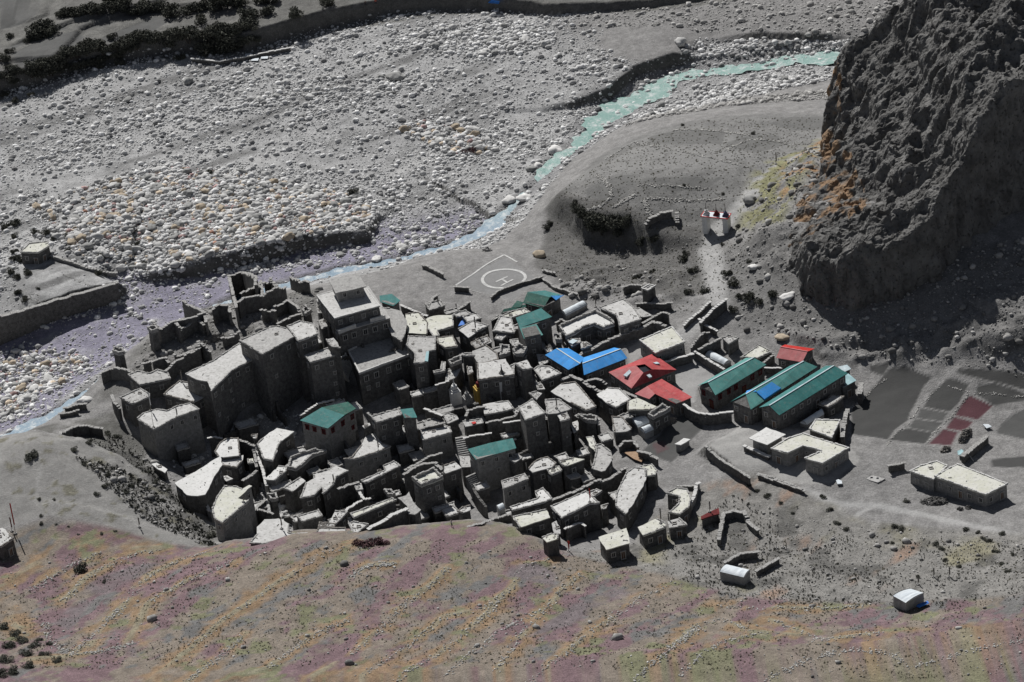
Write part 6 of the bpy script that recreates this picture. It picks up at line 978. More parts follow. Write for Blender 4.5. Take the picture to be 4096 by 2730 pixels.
# ================================================================ free walls and ruins
RU = 'roofless ruins on the ridge by the river'
for t, pts, h, lb, j in [
 ('A', [(1425,600),(1345,270),(1490,237),(1632,292),(1625,360)], 5.5, 'tallest roofless ruin with open square plan on the ridge', .35), ('A', [(1440,560),(1500,510),(1680,480),(1850,420),(1930,380)], 4.0, 'long broken front wall of the ridge ruins', .4), ('A', [(1480,440),(1620,400),(1680,340),(1700,480)], 3.2, 'inner broken walls behind the long front wall of ruins', .4), ('A', [(1720,345),(1780,325),(1850,370)], 4.0, 'triangular standing wall right of the tallest ruin', .6),
 ('A', [(1990,290),(2050,310),(2091,330),(2180,330)], 3.2, 'dark ruin wall just left of the fortress pavilion', .4), ('A', [(1830,590),(1960,540),(2050,590),(2085,640)], 3.0, 'square roofless room in the middle of the ruins', .3), ('A', [(1860,760),(2000,700),(2091,680)], 2.6, 'low dark wall below the square roofless room', .3), ('A', [(1690,640),(1760,620),(1830,650)], 3.2, 'crumbling wall stump in the middle of the ruins', .5), ('A', [(870,545),(1090,655),(980,695),(780,760)], 4.0, 'angled roofless ruin with pale wall tops above the riverbank', .25),
 ('A', [(1090,655),(1110,750)], 4.0, 'short end wall of the angled riverbank ruin', .3), ('A', [(560,775),(640,820),(780,760),(830,820)], 4.0, 'clay coloured broken room near the left end of the ruins', .4), ('A', [(840,850),(1010,720),(1080,780)], 2.8, 'dark roofless pen beside the angled ruin', .3), ('A', [(690,1260),(780,1160),(1040,1040),(1030,970),(1150,1060)], 3.6, 'long curving ruin wall facing the village', .4), ('A', [(550,1170),(600,1140),(690,1130),(720,1170)], 3.0, 'arched dark ruin left of the long curving wall', .3),
 ('A', [(450,1190),(530,1170)], 2.6, 'short ruin stub left of the arched dark ruin', .3), ('A', [(10,1290),(110,1235),(230,1240),(330,1275)], 3.0, 'dark retaining ruin at the far left of the village', .3), ('A', [(1180,640),(1260,590),(1350,600),(1360,660)], 3.6, 'eroded mud stump by the river below the tallest ruin', .6), ('A', [(1280,930),(1450,870)], 2.2, 'low ruin wall above the long fortress house', .3), ('A', [(780,1090),(830,1110),(960,1050)], 2.0, 'half buried wall behind the long curving ruin', .3)]: wall(t, pts, h, lb, .55, j, 0, 'ruined_wall', 'ruin', group=RU)
for t, pts, h, lb, th, j, wm_, cp in [
 ('C', [(1345,1225),(1345,1225)], 1, '', .4, .1, 0, False),
 ('E', [(210,540),(300,600),(500,720)], 1.9, 'pale topped schoolyard wall beside the white plastic tent', .5, .03, 0, True), ('E', [(-20,620),(170,565)], 1.8, 'pale topped wall linking the cream school block and schoolyard', .5, .03, 0, True), ('E', [(95,1100),(170,1150),(250,1185),(370,1200),(480,1185),(590,1172)], 2.6, 'curved pale topped wall in front of the teal school', .5, .03, 1, True), ('E', [(950,712),(1110,715)], 1.4, 'short pale topped wall between the teal school roofs', .4, .03, 1, True), ('C', [(1730,1172),(1870,1130),(2010,1092)], 1.9, 'pale topped wall below the cream roofed school block', .5, .03, 0, True),
 ('E', [(860,600),(900,590),(1010,545),(1030,575),(915,665)], 2.0, 'zigzag wall behind the leftmost school building', .4, .1, 0, False), ('E', [(170,500),(215,430),(300,345),(345,340)], 2.4, 'dark L shaped wall at the north corner of the schoolyard', .4, .1, 0, False), ('E', [(255,510),(470,405)], 2.4, 'sloping wall between the schoolyard sheds', .5, .1, 0, False),
 ('C', [(840,1100),(1000,1010),(1150,930),(1300,870),(1430,840),(1600,760),(1720,790)], 2.0, 'long firewood topped wall behind the blue roof', .7, .25, 0, False), ('C', [(1500,760),(1600,700),(1690,660),(1760,680)], 2.4, 'dark walled corner pen at the northeast edge', .5, .2, 1, False), ('C', [(1290,390),(1360,370),(1470,370)], 2.0, 'low dark wall of the shelter beside the small stone tower', .4, .1, 1, False),
 ('C', [(-90,490),(-20,430),(250,330),(440,285)], .9, 'low wall running uphill beside the helipad', .4, .1, 0, False), ('C', [(440,290),(560,385),(800,460)], .8, 'low wall around the yard above the green sheds', .4, .1, 0, False), ('C', [(1430,560),(1700,565),(1790,550)], 1.6, 'dark terrace wall below the road', .5, .1, 1, False), ('C', [(450,210),(570,240)], .7, 'short low stone wall above the empty terrace', .5, .12, 0, False),
 ('B', [(1285,150),(1390,195),(1490,255)], 1.0, 'low stone wall left of the helipad', .6, .15, 0, False), ('B', [(1340,590),(1390,500),(1430,475)], 1.8, 'short dark wall standing below the helipad', .6, .15, 1, False), ('B', [(1560,660),(1640,630),(1770,550)], 1.8, 'dark stone wall below the helipad corner', .6, .12, 1, False), ('B', [(1615,385),(1760,395)], 1.2, 'low retaining edge at the helipad corner', .5, .08, 1, False),
 ('B', [(1060,585),(1200,640),(1320,690)], 1.0, 'pale low wall behind the cream stepped roof', .5, .1, 0, True), ('N', [(1110,1568),(1290,1410)], 1.0, 'left parapet of the road ramp', .5, .05, 0, True), ('N', [(1225,1550),(1300,1470),(1400,1390)], 2.6, 'right retaining wall of the road ramp with pegs', .6, .05, 1, True), ('E', [(260,205),(310,260),(430,320)], 1.4, 'curved pale topped wall at the foot of the road', .5, .03, 1, True),
 ('N', [(845,865),(870,825),(950,785),(1020,775)], 1.6, 'curved mani wall topped with reddish carved stones', .8, .12, 1, False), ('N', [(1060,790),(1060,850)], 1.0, 'short stone pile wall right of the curved mani wall', .8, .15, 1, False),
 ('O', [(1205,370),(1380,385),(1520,360),(1820,300)], 1.0, 'long low flat topped wall below the far terrace bushes', .5, .04, 1, True),
 ('M', [(500,420),(700,480),(830,530),(1000,575),(1120,590)], .9, 'pale bank wall along the upper edge of the bar meadow', .6, .1, 2, False),
 ('G', [(10,160),(100,100),(190,40),(340,5)], 2.4, 'stepped pale topped wall behind the large teal roofed house', .5, .06, 1, True), ('G', [(720,1340),(840,1280),(960,1210),(1110,1145)], 4.4, 'long sloping pale topped wall enclosing the stable yard', .8, .08, 1, True), ('G', [(485,1150),(600,1070),(720,1035)], 3.4, 'curved wall top above the long narrow stable', .5, .08, 1, True), ('G', [(1095,780),(1200,705),(1300,670),(1420,668),(1480,720)], 5.6, 'high rounded wall around the cream square roof', .6, .12, 0, False), ('G', [(1110,730),(1230,660),(1350,595),(1470,565)], 4.2, 'outer curving rubble wall above the rounded parapet', .5, .15, 1, False),
 ('G', [(1730,1335),(1900,1290),(2091,1230),(2200,1200)], 1.4, 'low wall edging the shaded lower lane', .5, .08, 1, False), ('G', [(1725,400),(1850,370),(1985,350)], 3.4, 'thin pale wall above the oblong teal roof', .4, .06, 1, True), ('G', [(1310,100),(1400,130),(1480,160)], 3.6, 'pale topped wall stub beside the narrow turret house', .5, .06, 1, True), ('G', [(1250,305),(1500,245)], 4.6, 'back wall of the house with pale window front', .5, .1, 1, False),
 ('H', [(560,1040),(700,990),(850,930),(960,860),(1040,840)], 4.0, 'rough stone wall climbing behind the wide bright roof', .6, .15, 1, False), ('H', [(1045,860),(1140,830),(1220,770),(1310,715)], 3.6, 'rough stone wall climbing toward the long curved roof', .6, .15, 1, False), ('H', [(690,1345),(780,1305),(850,1290),(885,1310)], 3.2, 'curved pale wall top in the lowest row', .4, .06, 1, True), ('H', [(50,240),(200,215)], 5.0, 'pale wall top left of the tall tower house', .4, .1, 1, True), ('H', [(0,215),(160,165),(200,100)], 4.4, 'rubble wall between the pale rounded roof and tower house', .5, .15, 1, False),
 ('H', [(800,160),(900,200),(1020,190),(1030,250)], 2.8, 'crumbling curved wall right of the village centre', .6, .25, 1, False), ('C', [(650,1350),(740,1320),(850,1370),(950,1440),(1080,1490)], 2.6, 'branch covered wall winding below the blue roof', .7, .3, 1, False), ('C', [(900,1380),(1000,1360),(1100,1390)], 2.6, 'branch covered wall stub between the blue and red roofs', .6, .3, 1, False), ('C', [(1290,1480),(1400,1530),(1500,1560),(1560,1610)], 2.6, 'dark walled lane edge left of the flat red roof', .6, .15, 1, False), ('H', [(1925,60),(2040,120),(2150,175)], 1.9, 'pale topped wall at the corner of the dark field', .6, .04, 1, True),
 ('H', [(1250,480),(1300,440),(1400,435),(1440,490)], 1.8, 'round dark stone pen near the paired white tents', .5, .15, 1, False), ('H', [(1450,540),(1550,560),(1640,620)], 1.8, 'rubble wall right of the round dark stone pen', .6, .2, 1, False), ('H', [(1970,1120),(2030,1000),(2060,880),(2075,870)], 1.6, 'curved pale wall outside the C shaped roof', .6, .08, 2, True), ('H', [(1870,905),(2060,900)], .8, 'low pen wall above the C shaped roof', .4, .1, 1, False),
 ('F', [(1635,440),(1635,560),(1700,720),(1740,890)], 2.6, 'low round pale wall left of the curved bright roof', .5, .05, 2, True), ('F', [(1960,690),(2040,620),(2130,560),(2200,545)], 3.4, 'stone wall arc behind the small bright house', .5, .15, 1, False), ('F', [(1140,400),(1200,390),(1260,400)], 3.0, 'short pale wall top in the deep shade under the long house', .4, .05, 1, True), ('K', [(935,170),(960,240),(1000,275)], 3.4, 'rim wall with boulders at the village western corner', .6, .2, 1, False),
 ('K', [(540,280),(620,255),(715,245)], 1.4, 'dark terrace wall above the left riverbank', .6, .15, 1, False), ('K', [(500,330),(650,300)], 1.0, 'lower terrace wall above the left riverbank', .5, .15, 1, False), ('K', [(505,500),(600,440),(740,430),(850,450)], 2.2, 'sunken stone pen wall on the left riverbank', .6, .2, 1, False),
 ('L', [(300,430),(320,330),(335,255),(400,240),(465,250)], 1.6, 'left and back wall of the small roofless stone pen', .7, .12, 0, False), ('L', [(470,250),(500,310),(560,370)], 1.3, 'right rubble wall of the small roofless stone pen', .7, .2, 0, False), ('L', [(345,590),(440,535),(560,520)], 1.3, 'dark back wall of the thorny enclosure', .6, .15, 1, False), ('L', [(560,650),(640,600),(700,565)], 1.0, 'front stone wall of the thorny enclosure', .6, .15, 1, False), ('L', [(570,0),(720,50),(870,105)], .8, 'low dark wall below the terrace of the tank house', .6, .12, 1, False),
 ('I', [(680,950),(740,935),(835,910)], 1.6, 'stub of dark stone wall left of the isolated building', .6, .2, 1, False), ('I', [(1455,850),(1560,760),(1700,640)], 1.6, 'dark stone wall with leaning pale pole beside the fields', .9, .12, 1, False), ('J', [(1140,1040),(1350,1090),(1600,1200)], .8, 'low dark retaining wall in front of the court building', .5, .1, 1, False), ('J', [(990,750),(1100,790),(1240,850)], 1.0, 'white edged stone bench beside the tank house', .7, .05, 1, True), ('E', [(1750,1430),(1760,1330),(1800,1150)], 2.4, 'dry stone wall between the cream shed and the big dark field', .8, .2, 1, False), ('E', [(1930,980),(1945,880)], 2.6, 'dark stone pier at the right end of the school', 1.0, .1, 1, False),
]:
    if lb: wall(t, pts, h, lb, th, j, wm_, cope=cp)
bw, T3w, wo = wall('M', [(-60,1015),(120,975),(500,862),(830,762),(1000,715),(1125,672)], 5.0, 'long high dark retaining wall holding the bar meadow above the river', 1.0, .15, 1, 'retaining_wall')
wall('J', [(590,752),(640,800),(700,858),(850,958),(940,1010),(1040,1072)], 2.0, 'retaining wall under the pale terrace of the tank house', .5, .05, 1, 'retaining_wall')
for t, pts, h, lb, th, j, wm_, cp in [
 ('B', [(1430,1410),(1540,1380)], 3.4, 'short pale wall top in the shade below the grey wedge roof', .4, .06, 1, True), ('G', [(410,935),(500,890),(600,865)], 5.0, 'shaggy rubble wall above the L shaped roof', .6, .25, 1, False), ('G', [(610,950),(640,1000),(665,1035)], 4.0, 'short leaning wall left of the L shaped roof', .4, .1, 1, True),
 ('F', [(1600,480),(1620,600),(1640,690)], 3.6, 'steep rubble wall left of the low round wall', .5, .2, 1, False), ('F', [(1500,845),(1560,800),(1625,750)], 3.4, 'rubble wall in the lane below the tan floored roof', .6, .25, 1, False), ('F', [(1580,1190),(1650,1120),(1720,1060)], 3.0, 'stone wall climbing behind the bright roof with tripod', .6, .2, 1, False), ('F', [(1650,1150),(1720,1170),(1800,1200)], 3.0, 'fallen beam wall behind the bright roof with tripod', .4, .2, 1, False), ('F', [(1460,440),(1530,455),(1605,480)], 4.2, 'stone wall linking the bright rounded roof and the lane', .5, .2, 1, False), ('F', [(1110,1095),(1140,1150),(1170,1170)], 2.6, 'pale wedge of wall left of the cream roofed house', .5, .1, 2, True),
 ('C', [(590,760),(640,735),(690,760)], 2.2, 'small round pen wall left of the U shaped white roof', .4, .12, 1, False), ('G', [(1740,160),(1760,110),(1830,90),(1930,70)], 3.8, 'arched wall ring left of the pale rounded roof', .5, .1, 1, False), ('G', [(1960,240),(2091,215)], 3.4, 'long shaded wall under the rubble wall in the centre', .5, .1, 1, False), ('H', [(0,480),(60,460),(150,420)], 2.0, 'beam leaning wall above the oblong teal roof', .4, .1, 1, True)]: wall(t, pts, h, lb, th, j, wm_, cope=cp)
e1_ = unz(px('B', 840, 585), 0)[:2] - unz(px('B', 360, 718), 0)[:2]; e1_ /= np.linalg.norm(e1_); e2_ = np.array([e1_[1], -e1_[0]])
kk = 0
while kk < 54:                                            # low walls that close off the yards between the houses
    a_ = random.uniform(370, 1480); b_ = random.uniform(830, 1200)
    if not _inpoly(np.array([px('D', a_, b_)[0]]), np.array([px('D', a_, b_)[1]]), DIGPX)[0]: continue
    q = unz(px('D', a_, b_), -2)[:2]; dd_ = e1_ if random.random() < .6 else e2_; L_ = random.uniform(3, 9); z_ = float(gh(*q)) + random.uniform(1.8, 3.4); P3 = [np.array([*(q + dd_ * s_ * L_ / 2 + rng.normal(0, .3, 2)), z_ + random.uniform(-.3, .3)]) for s_ in (-1, 0, 1)]
    T3 = densify(np.array(P3), .7, 0, closed=False); n = len(T3); org = np.array([T3[n // 2, 0], T3[n // 2, 1], float(gh(T3[n // 2, 0], T3[n // 2, 1]))]); e = empty('yard_wall', org, near_label('low wall', q), 'wall', 'yard walls in the shaded lanes')
    V, F = merge([box(T3[i, :2] - org[:2], (.4, .25 + random.uniform(0, .06)), dd_, (-1, T3[i, 2] - org[2] + random.uniform(-.12, .12))) for i in range(n)]); pyme('masonry', V, F, WALLM[1], e); kk += 1
FOOT += [T2, T3b, T1]; kk = 0; tries = 0
lo = DIGP.min(0); hi_ = DIGP.max(0)
while kk < 70 and tries < 4000:                            # little annexes squeezed between the houses
    tries += 1; q = np.array([random.uniform(lo[0], hi_[0]), random.uniform(lo[1], hi_[1])]); one = (np.array([q[0]]), np.array([q[1]]))
    if not _inpoly(*one, DIGP)[0] or any(_inpoly(*one, f)[0] for f in FOOT): continue
    sx_, sy_ = random.uniform(1.0, 2.4), random.uniform(.9, 1.8); c4 = [q + e1_ * a_ * sx_ + e2_ * b_ * sy_ + rng.normal(0, .15, 2) for a_, b_ in ((-1, -1), (1, -1), (1, 1), (-1, 1))]
    P = np.array(c4); P = P if ccw(P) else P[::-1]; g0 = float(gh(*q)); zt = g0 + random.choice([1.6, 2.2, 2.8, 3.4]) + float(dg(*q)) * .5; org = (q[0], q[1], g0)
    e = empty('annex', org, near_label('small annex', q), 'annex', 'small annexes between the houses')
    pyme('wall', *prism(densify(offset(P, -.1), 1.2, .05), g0 - 2, zt - .15, org), WALLM[random.choice([0, 1])], e); pyme('roof', *prism(densify(P, .8, .08), zt - .15, zt, org), ROOFM[random.choice([0, 0, 1, 3])], e)
    r_ = jagrim(P, zt, .3, .05, .3, org, None, .5)
    if r_: pyme('parapet', *r_, RIMM, e)
    FOOT.append(offset(P, .5)); kk += 1
# ================================================================ timber and stone heaps
def heap(t, x_, y_, r, h, n, label, mat, name, cat, long=1.0, ang=0.0, logs=False):
    q = G(t, x_, y_); e = empty(name, q, label, cat); pr = []; ca_, sa = math.cos(ang), math.sin(ang)
    for i in range(n):
        a = random.uniform(0, 6.28); u_ = random.random() ** .6; dx, dy = math.cos(a) * u_ * r * long, math.sin(a) * u_ * r; X_, Y_ = dx * ca_ - dy * sa, dx * sa + dy * ca_; zz_ = h * (1 - u_ ** 2) * random.uniform(.3, 1)
        if logs: th_ = ang + random.uniform(-.4, .4); L_ = random.uniform(.5, 1.2); pr.append(tube([(X_ - math.cos(th_) * L_, Y_ - math.sin(th_) * L_, zz_), (X_ + math.cos(th_) * L_, Y_ + math.sin(th_) * L_, zz_ + random.uniform(-.1, .15))], .07, 4))
        else: s = random.uniform(.14, .32); v, f = rockshape(900 + i % 7, IC1); pr.append((v * s + np.array([X_, Y_, zz_]), [list(map(int, k)) for k in f]))
    pyme('pieces', *merge(pr), mat, e); return e
heap('I', 1470, 650, .9, 1.6, 200, 'long stack of split firewood with white top beside the reddish field', FIREW, 'firewood_stack', 'firewood', 3.8, math.radians(62)); heap('I', 1270, 790, .9, 1.0, 60, 'short white topped firewood stack near the reddish field', FIREW, 'firewood_stack', 'firewood', 1.6, math.radians(50))
heap('I', 1160, 1330, 1.6, .9, 150, 'dark stone and junk heap in front of the isolated building', WALLM[1], 'stone_heap', 'heap', 1.9, -.2); heap('I', 1425, 1410, .6, .6, 30, 'small round dark stone heap, left of two', WALLM[1], 'stone_heap', 'heap'); heap('I', 1515, 1395, .6, .6, 30, 'small round dark stone heap, right of two', WALLM[1], 'stone_heap', 'heap')
heap('D', 1118, 577, 1.1, .9, 70, 'round heap of stones at the tip of the helipad field', RIMM, 'stone_heap', 'heap'); heap('A', 1200, 1290, 1.8, 1.2, 150, 'tangle of brushwood on the lower end of the long fortress house', FIREW, 'brushwood_pile', 'firewood', 1.6, .5, True); heap('A', 1180, 930, 1.5, .7, 70, 'pile of beams on the slope above the long fortress house', FIREW, 'beam_pile', 'timber', 1.3, .4, True)
heap('H', 1780, 230, .9, .6, 60, 'pile of poles at the corner of the dark field', FIREW, 'pole_pile', 'timber', 1, .5, True); heap('B', 990, 1040, .8, .5, 26, 'pile of timbers on the fortress lower terrace', FIREW, 'timber_pile', 'timber', 1.2, .9, True).location = tuple(unz(px('B', 990, 1040), z3))
heap('L', 1530, 880, 1.2, .8, 60, 'bundle of sticks at the front of the lower right tent', FIREW, 'stick_bundle', 'firewood', 1.2, -.8, True)
OCHRE_ = mottled('tan_floor', (.30,.20,.13), (.40,.28,.19), 2, bump=.2)
# blue tarpaulins and scraps
def scrap(t, pts, lift, label, mat, name='tarpaulin', cat='tarpaulin', z=None):
    P = [px(t, *p) for p in pts]; g = [solve_top(p, lift) for p in P]; c = sum(g) / len(g); org = np.array([c[0], c[1], c[2]]); n = len(g)
    V = [q + np.array([0, 0, random.uniform(0, .12)]) - org for q in g] + [q - np.array([0, 0, .08]) - org for q in g]; F = [[i for i in range(n)], [n + i for i in range(n - 1, -1, -1)]] + [[(i + 1) % n, i, i + n, (i + 1) % n + n] for i in range(n)]
    o = pyme(name, V, F, mat, None); o.location = org; return tag(o, label, cat)
scrap('B', [(1655,800),(1690,740),(1740,700),(1790,710),(1790,750),(1720,785)], 1.2, 'bright blue tarpaulin slung at the north edge of the village', TARPB); scrap('Q', [(1020,20),(1045,0),(1095,10),(1090,28)], 1.0, 'blue tarpaulin on the far terrace edge', TARPB)
scrap('L', [(1630,885),(1640,870),(1705,850),(1715,862),(1650,892)], .6, 'bright blue bundle beside the lower right tent', TARPB, 'blue_bundle', 'bundle'); scrap('I', [(1395,800),(1440,780),(1460,800),(1445,835),(1400,840)], .8, 'turquoise bundle at the foot of the leaning pole', LBLUE, 'turquoise_bundle', 'bundle'); scrap('I', [(1660,520),(1720,520),(1755,545),(1700,560)], .5, 'white plastic sheet beside the long firewood stack', TARP, 'plastic_sheet', 'sheet'); scrap('J', [(1945,1105),(1970,1095),(2005,1110),(2010,1140),(1960,1145)], .5, 'white plastic sheet in front of the court building', TARP, 'plastic_sheet', 'sheet')
for i, (a, b_, lb) in enumerate([(1560,345,'upper left white board on the gravel below the low wall'), (1600,375,'lower white board on the gravel below the low wall'), (1660,362,'right white board on the gravel below the low wall')]): scrap('O', [(a - 26, b_ + 8), (a - 20, b_ - 6), (a + 24, b_ - 8), (a + 18, b_ + 8)], .3, lb, TARP, 'white_board', 'board')
scrap('H', [(1295,552),(1440,540),(1500,600),(1480,652),(1400,622)], .5, 'tan dung drying floor beside the round dark pen', OCHRE_, 'drying_floor', 'floor'); scrap('G', [(1790,235),(1830,225),(1845,245),(1810,255)], 3.3, 'red and white cloth on the low centre roof', REDB, 'cloth', 'cloth'); scrap('B', [(1305,1165),(1320,1065),(1350,1062),(1338,1168)], 6.25, 'light blue plank on the edge of the plain grey roof', LBLUE, 'blue_plank', 'plank'); scrap('C', [(715,965),(760,930),(815,950),(760,985)], 3.75, 'stack of bluish white sheets on the small roof', TIN, 'sheet_stack', 'sheet')
scrap('K', [(395,290),(390,250),(440,275)], 1.5, 'white pointed marker rock at the left riverbank', WHITE, 'marker_rock', 'rock')
# red hut on the slope
house('L', [(180,280),(220,258),(300,222),(306,262),(270,270),(182,300)], 2.2, 'dark red hut with drooping roof on the slope', 3, 1, None, 0, name='red_hut', cat='hut', hatch=False)[0].children[0].data.materials[0] = MAROON
# latrine slab
e, z_, P_, o_ = house('I', [(440,1085),(510,1050),(640,1085),(560,1125)], .25, 'concrete slab with two dark holes in front of the isolated building', 1, 1, None, 0, name='concrete_slab', cat='slab', hatch=False)
for a, b_ in [(498,1075), (560,1082)]: q = unz(px('I', a, b_), z_); pyme('hole', *prism(np.array([[q[0] + .3 * math.cos(k), q[1] + .3 * math.sin(k)] for k in np.linspace(0, 6.28, 9)[:-1]]), z_ - .01, z_ + .02, o_), PANE, e)
# ================================================================ helipad markings
def strip(P, w_, lift=.06):
    P = densify(np.array(P), .5, 0, closed=False); tg_ = np.gradient(P, axis=0); tg_ /= np.linalg.norm(tg_, axis=1)[:, None]; nn_ = np.c_[-tg_[:, 1], tg_[:, 0]] * w_ / 2; A_ = P + nn_; B_ = P - nn_
    za = np.maximum(gh(A_[:, 0], A_[:, 1]), gh(B_[:, 0], B_[:, 1])) + lift; n = len(P); V = np.r_[np.c_[A_, za], np.c_[B_, za]] ; return V, [[i, i + n, i + n + 1, i + 1] for i in range(n - 1)]
he = empty('helipad', tuple(PADC[:2]) + (float(gh(PADC[0], PADC[1])),), 'white painted helipad circle with letter H and edge lines', 'helipad', kind='structure'); ho = np.array(he.location)
def padpart(name, V, F): pyme(name, np.array(V) - ho, F, PAINTW, he)
C0 = (unz(px('D', 1107, 649), 0)[:2] + unz(px('D', 1210, 641), 0)[:2]) / 2; RAD = 4.95
padpart('circle', *strip([C0 + RAD * np.array([math.cos(a), math.sin(a)]) for a in np.linspace(0, 2 * math.pi, 60)], .7))
g2 = lambda t, a, b_: G(t, a, b_)[:2]
padpart('letter_h', *merge([strip([g2('C', -42, 338), g2('C', 80, 283)], .46), strip([g2('C', 10, 378), g2('C', 138, 312)], .46), strip([g2('C', 22, 312), g2('C', 72, 342)], .46, .075)]))
padpart('edge_line', *strip([g2('B', 1630, 372), g2('B', 1800, 262), g2('C', 42, 55)], .46)); padpart('edge_line', *strip([g2('C', 42, 55), g2('C', 180, 130)], .4)); padpart('edge_line', *strip([g2('B', 1630, 375), g2('B', 1900, 455)], .12))
# ================================================================ gate with three stupas
ge_, gz, gP, go = None, None, None, None
gz = solve_top(px('N', 1410, 830), 3.7)[2]; gP = np.array([unz(px('N', *p), gz)[:2] for p in [(1225,812),(1412,830),(1440,788),(1258,775)]]); gP = gP if ccw(gP) else gP[::-1]
gc = gP.mean(0); go = (gc[0], gc[1], float(gh(gc[0], gc[1]))); e = empty('stupa_gate', go, 'whitewashed village gate carrying three little stupas beside the road', 'gate')
A0, A1 = unz(px('N', 1225, 812), gz)[:2], unz(px('N', 1412, 830), gz)[:2]; ax = (A1 - A0) / np.linalg.norm(A1 - A0); ay = np.array([-ax[1], ax[0]]); Lg = np.linalg.norm(A1 - A0); dp = 2.6; gh0 = go[2] - .6 - go[2]; hz_ = gz - go[2]
gc2 = (A0 + A1) / 2 + ay * dp / 2 - np.array(go[:2])
for s_ in (-1, 1): pyme('pier', *box(gc2 + ax * s_ * (Lg / 2 - .75), (.6, dp / 2 - .15), ax, (gh0, hz_ - .3)), WHITE, e)
pyme('roof_slab', *box(gc2, (Lg / 2, dp / 2), ax, (hz_ - .3, hz_ - .08)), WHITE, e); pyme('red_cornice', *merge([box(gc2 - ay * dp / 2, (Lg / 2 + .05, .08), ax, (hz_ - .12, hz_ + .06)), box(gc2 + ax * Lg / 2, (.08, dp / 2 + .05), ax, (hz_ - .12, hz_ + .06)), box(gc2 - ax * Lg / 2, (.08, dp / 2 + .05), ax, (hz_ - .12, hz_ + .06)), box(gc2 + ay * dp / 2, (Lg / 2 + .05, .08), ax, (hz_ - .12, hz_ + .06))]), REDB, e)
pyme('deck', *box(gc2, (Lg / 2 - .1, dp / 2 - .1), ax, (hz_ - .08, hz_)), TARP, e)
def lathe(prof, n=12, c=(0, 0), z0=0):
    V = []; F = []
    for r_, z_ in prof:
        for k in range(n): V.append((c[0] + r_ * math.cos(6.2832 * k / n), c[1] + r_ * math.sin(6.2832 * k / n), z0 + z_))
    for i in range(len(prof) - 1):
        for k in range(n): F.append([i * n + k, i * n + (k + 1) % n, (i + 1) * n + (k + 1) % n, (i + 1) * n + k])
    F += [list(range(n - 1, -1, -1)), [(len(prof) - 1) * n + k for k in range(n)]]; return V, F
for k, (s_, m) in enumerate([(-.36, WHITE), (.02, MAROON), (.36, SLATE)]):
    c = gc2 + ax * s_ * Lg; b_ = pyme('stupa', *merge([box(c, (.62, .62), ax, (hz_, hz_ + .3)), box(c, (.48, .48), ax, (hz_ + .3, hz_ + .55)), lathe([(.40, .55), (.46, .8), (.36, 1.05), (.16, 1.12), (.14, 1.3)], 12, c, hz_)]), m, e); pyme('spire', *lathe([(.13, 1.28), (.05, 2.5), (.1, 2.6), (.02, 2.95)], 8, c, hz_), FIREW, b_)
# other stupas inside the village
def stupa(t, x_, y_, s, label, m1, m2, h0=0):
    q = solve_top(px(t, x_, y_), h0); e = empty('stupa', (q[0], q[1], q[2] - h0), label, 'stupa'); z_ = h0
    pyme('plinth', *merge([box((0, 0), (1.1 * s, 1.1 * s), (.95, .31), (-2.5, z_ + .7 * s)), box((0, 0), (.85 * s, .85 * s), (.95, .31), (z_ + .7 * s, z_ + 1.1 * s))]), m1, e)
    pyme('dome', *lathe([(.6 * s, 1.1 * s), (.75 * s, 1.5 * s), (.6 * s, 2.0 * s), (.25 * s, 2.15 * s)], 14, z0=z_), m2, e); pyme('spire', *merge([box((0, 0), (.25 * s, .25 * s), (.95, .31), (z_ + 2.15 * s, z_ + 2.45 * s)), lathe([(.18 * s, 2.45 * s), (.06 * s, 3.5 * s), (.12 * s, 3.6 * s), (.02, 3.9 * s)], 8, z0=z_)]), m2, e); return e
stupa('B', 1620, 1500, 1.0, 'small white checkered stupa in the shade near the village centre', WHITE, WHITE, .5); stupa('B', 1880, 1470, 1.05, 'ochre and maroon stupa in front of the broad pale house', OCHRE, MAROON, .8); stupa('C', 30, 1380, 1.15, 'dark stupa on a round pale plinth at the village centre', WHITE, WALLM[1], 2.2); stupa('B', 1750, 1560, .8, 'weathered grey stupa beside the lane, below the white checkered one', RIMM, RIMM, .4)
# ================================================================ ladders, poles, people
def ladder(t, a, b_, z0, z1, label):
    A_ = unz(px(t, *a), z1); B_ = unz(px(t, *b_), z0); e = empty('ladder', B_, label, 'ladder'); d = A_ - B_; sd_ = np.array([d[1], -d[0], 0]); sd_ = sd_ / (np.linalg.norm(sd_) + 1e-9) * .25 if np.linalg.norm(sd_) > .05 else np.array([.25, 0, 0])
    for s_ in (-1, 1): pyme('rail', *tube([sd_ * s_, d + sd_ * s_], .06, 4), FIREW, e)
    for k in range(1, 8): pyme('rung', *tube([d * k / 8 - sd_, d * k / 8 + sd_], .045, 4), FIREW, e)
zl = solve_top(px('H', 800, 330), 3.2)[2]; ladder('H', (815,320), (765,465), zl - 3.4, zl, 'pale wooden ladder in the village centre right')
zl = solve_top(px('E', 265, 960), 3.2)[2]; ladder('E', (250,910), (285,1050), zl - 3.2, zl, 'dark ladder leaning at the end of the leftmost school')
zl = solve_top(px('H', 790, 905), 2.5)[2]; ladder('H', (745,905), (815,950), zl - .8, zl, 'pale ladder lying in the dark yard below the spear shaped roof')
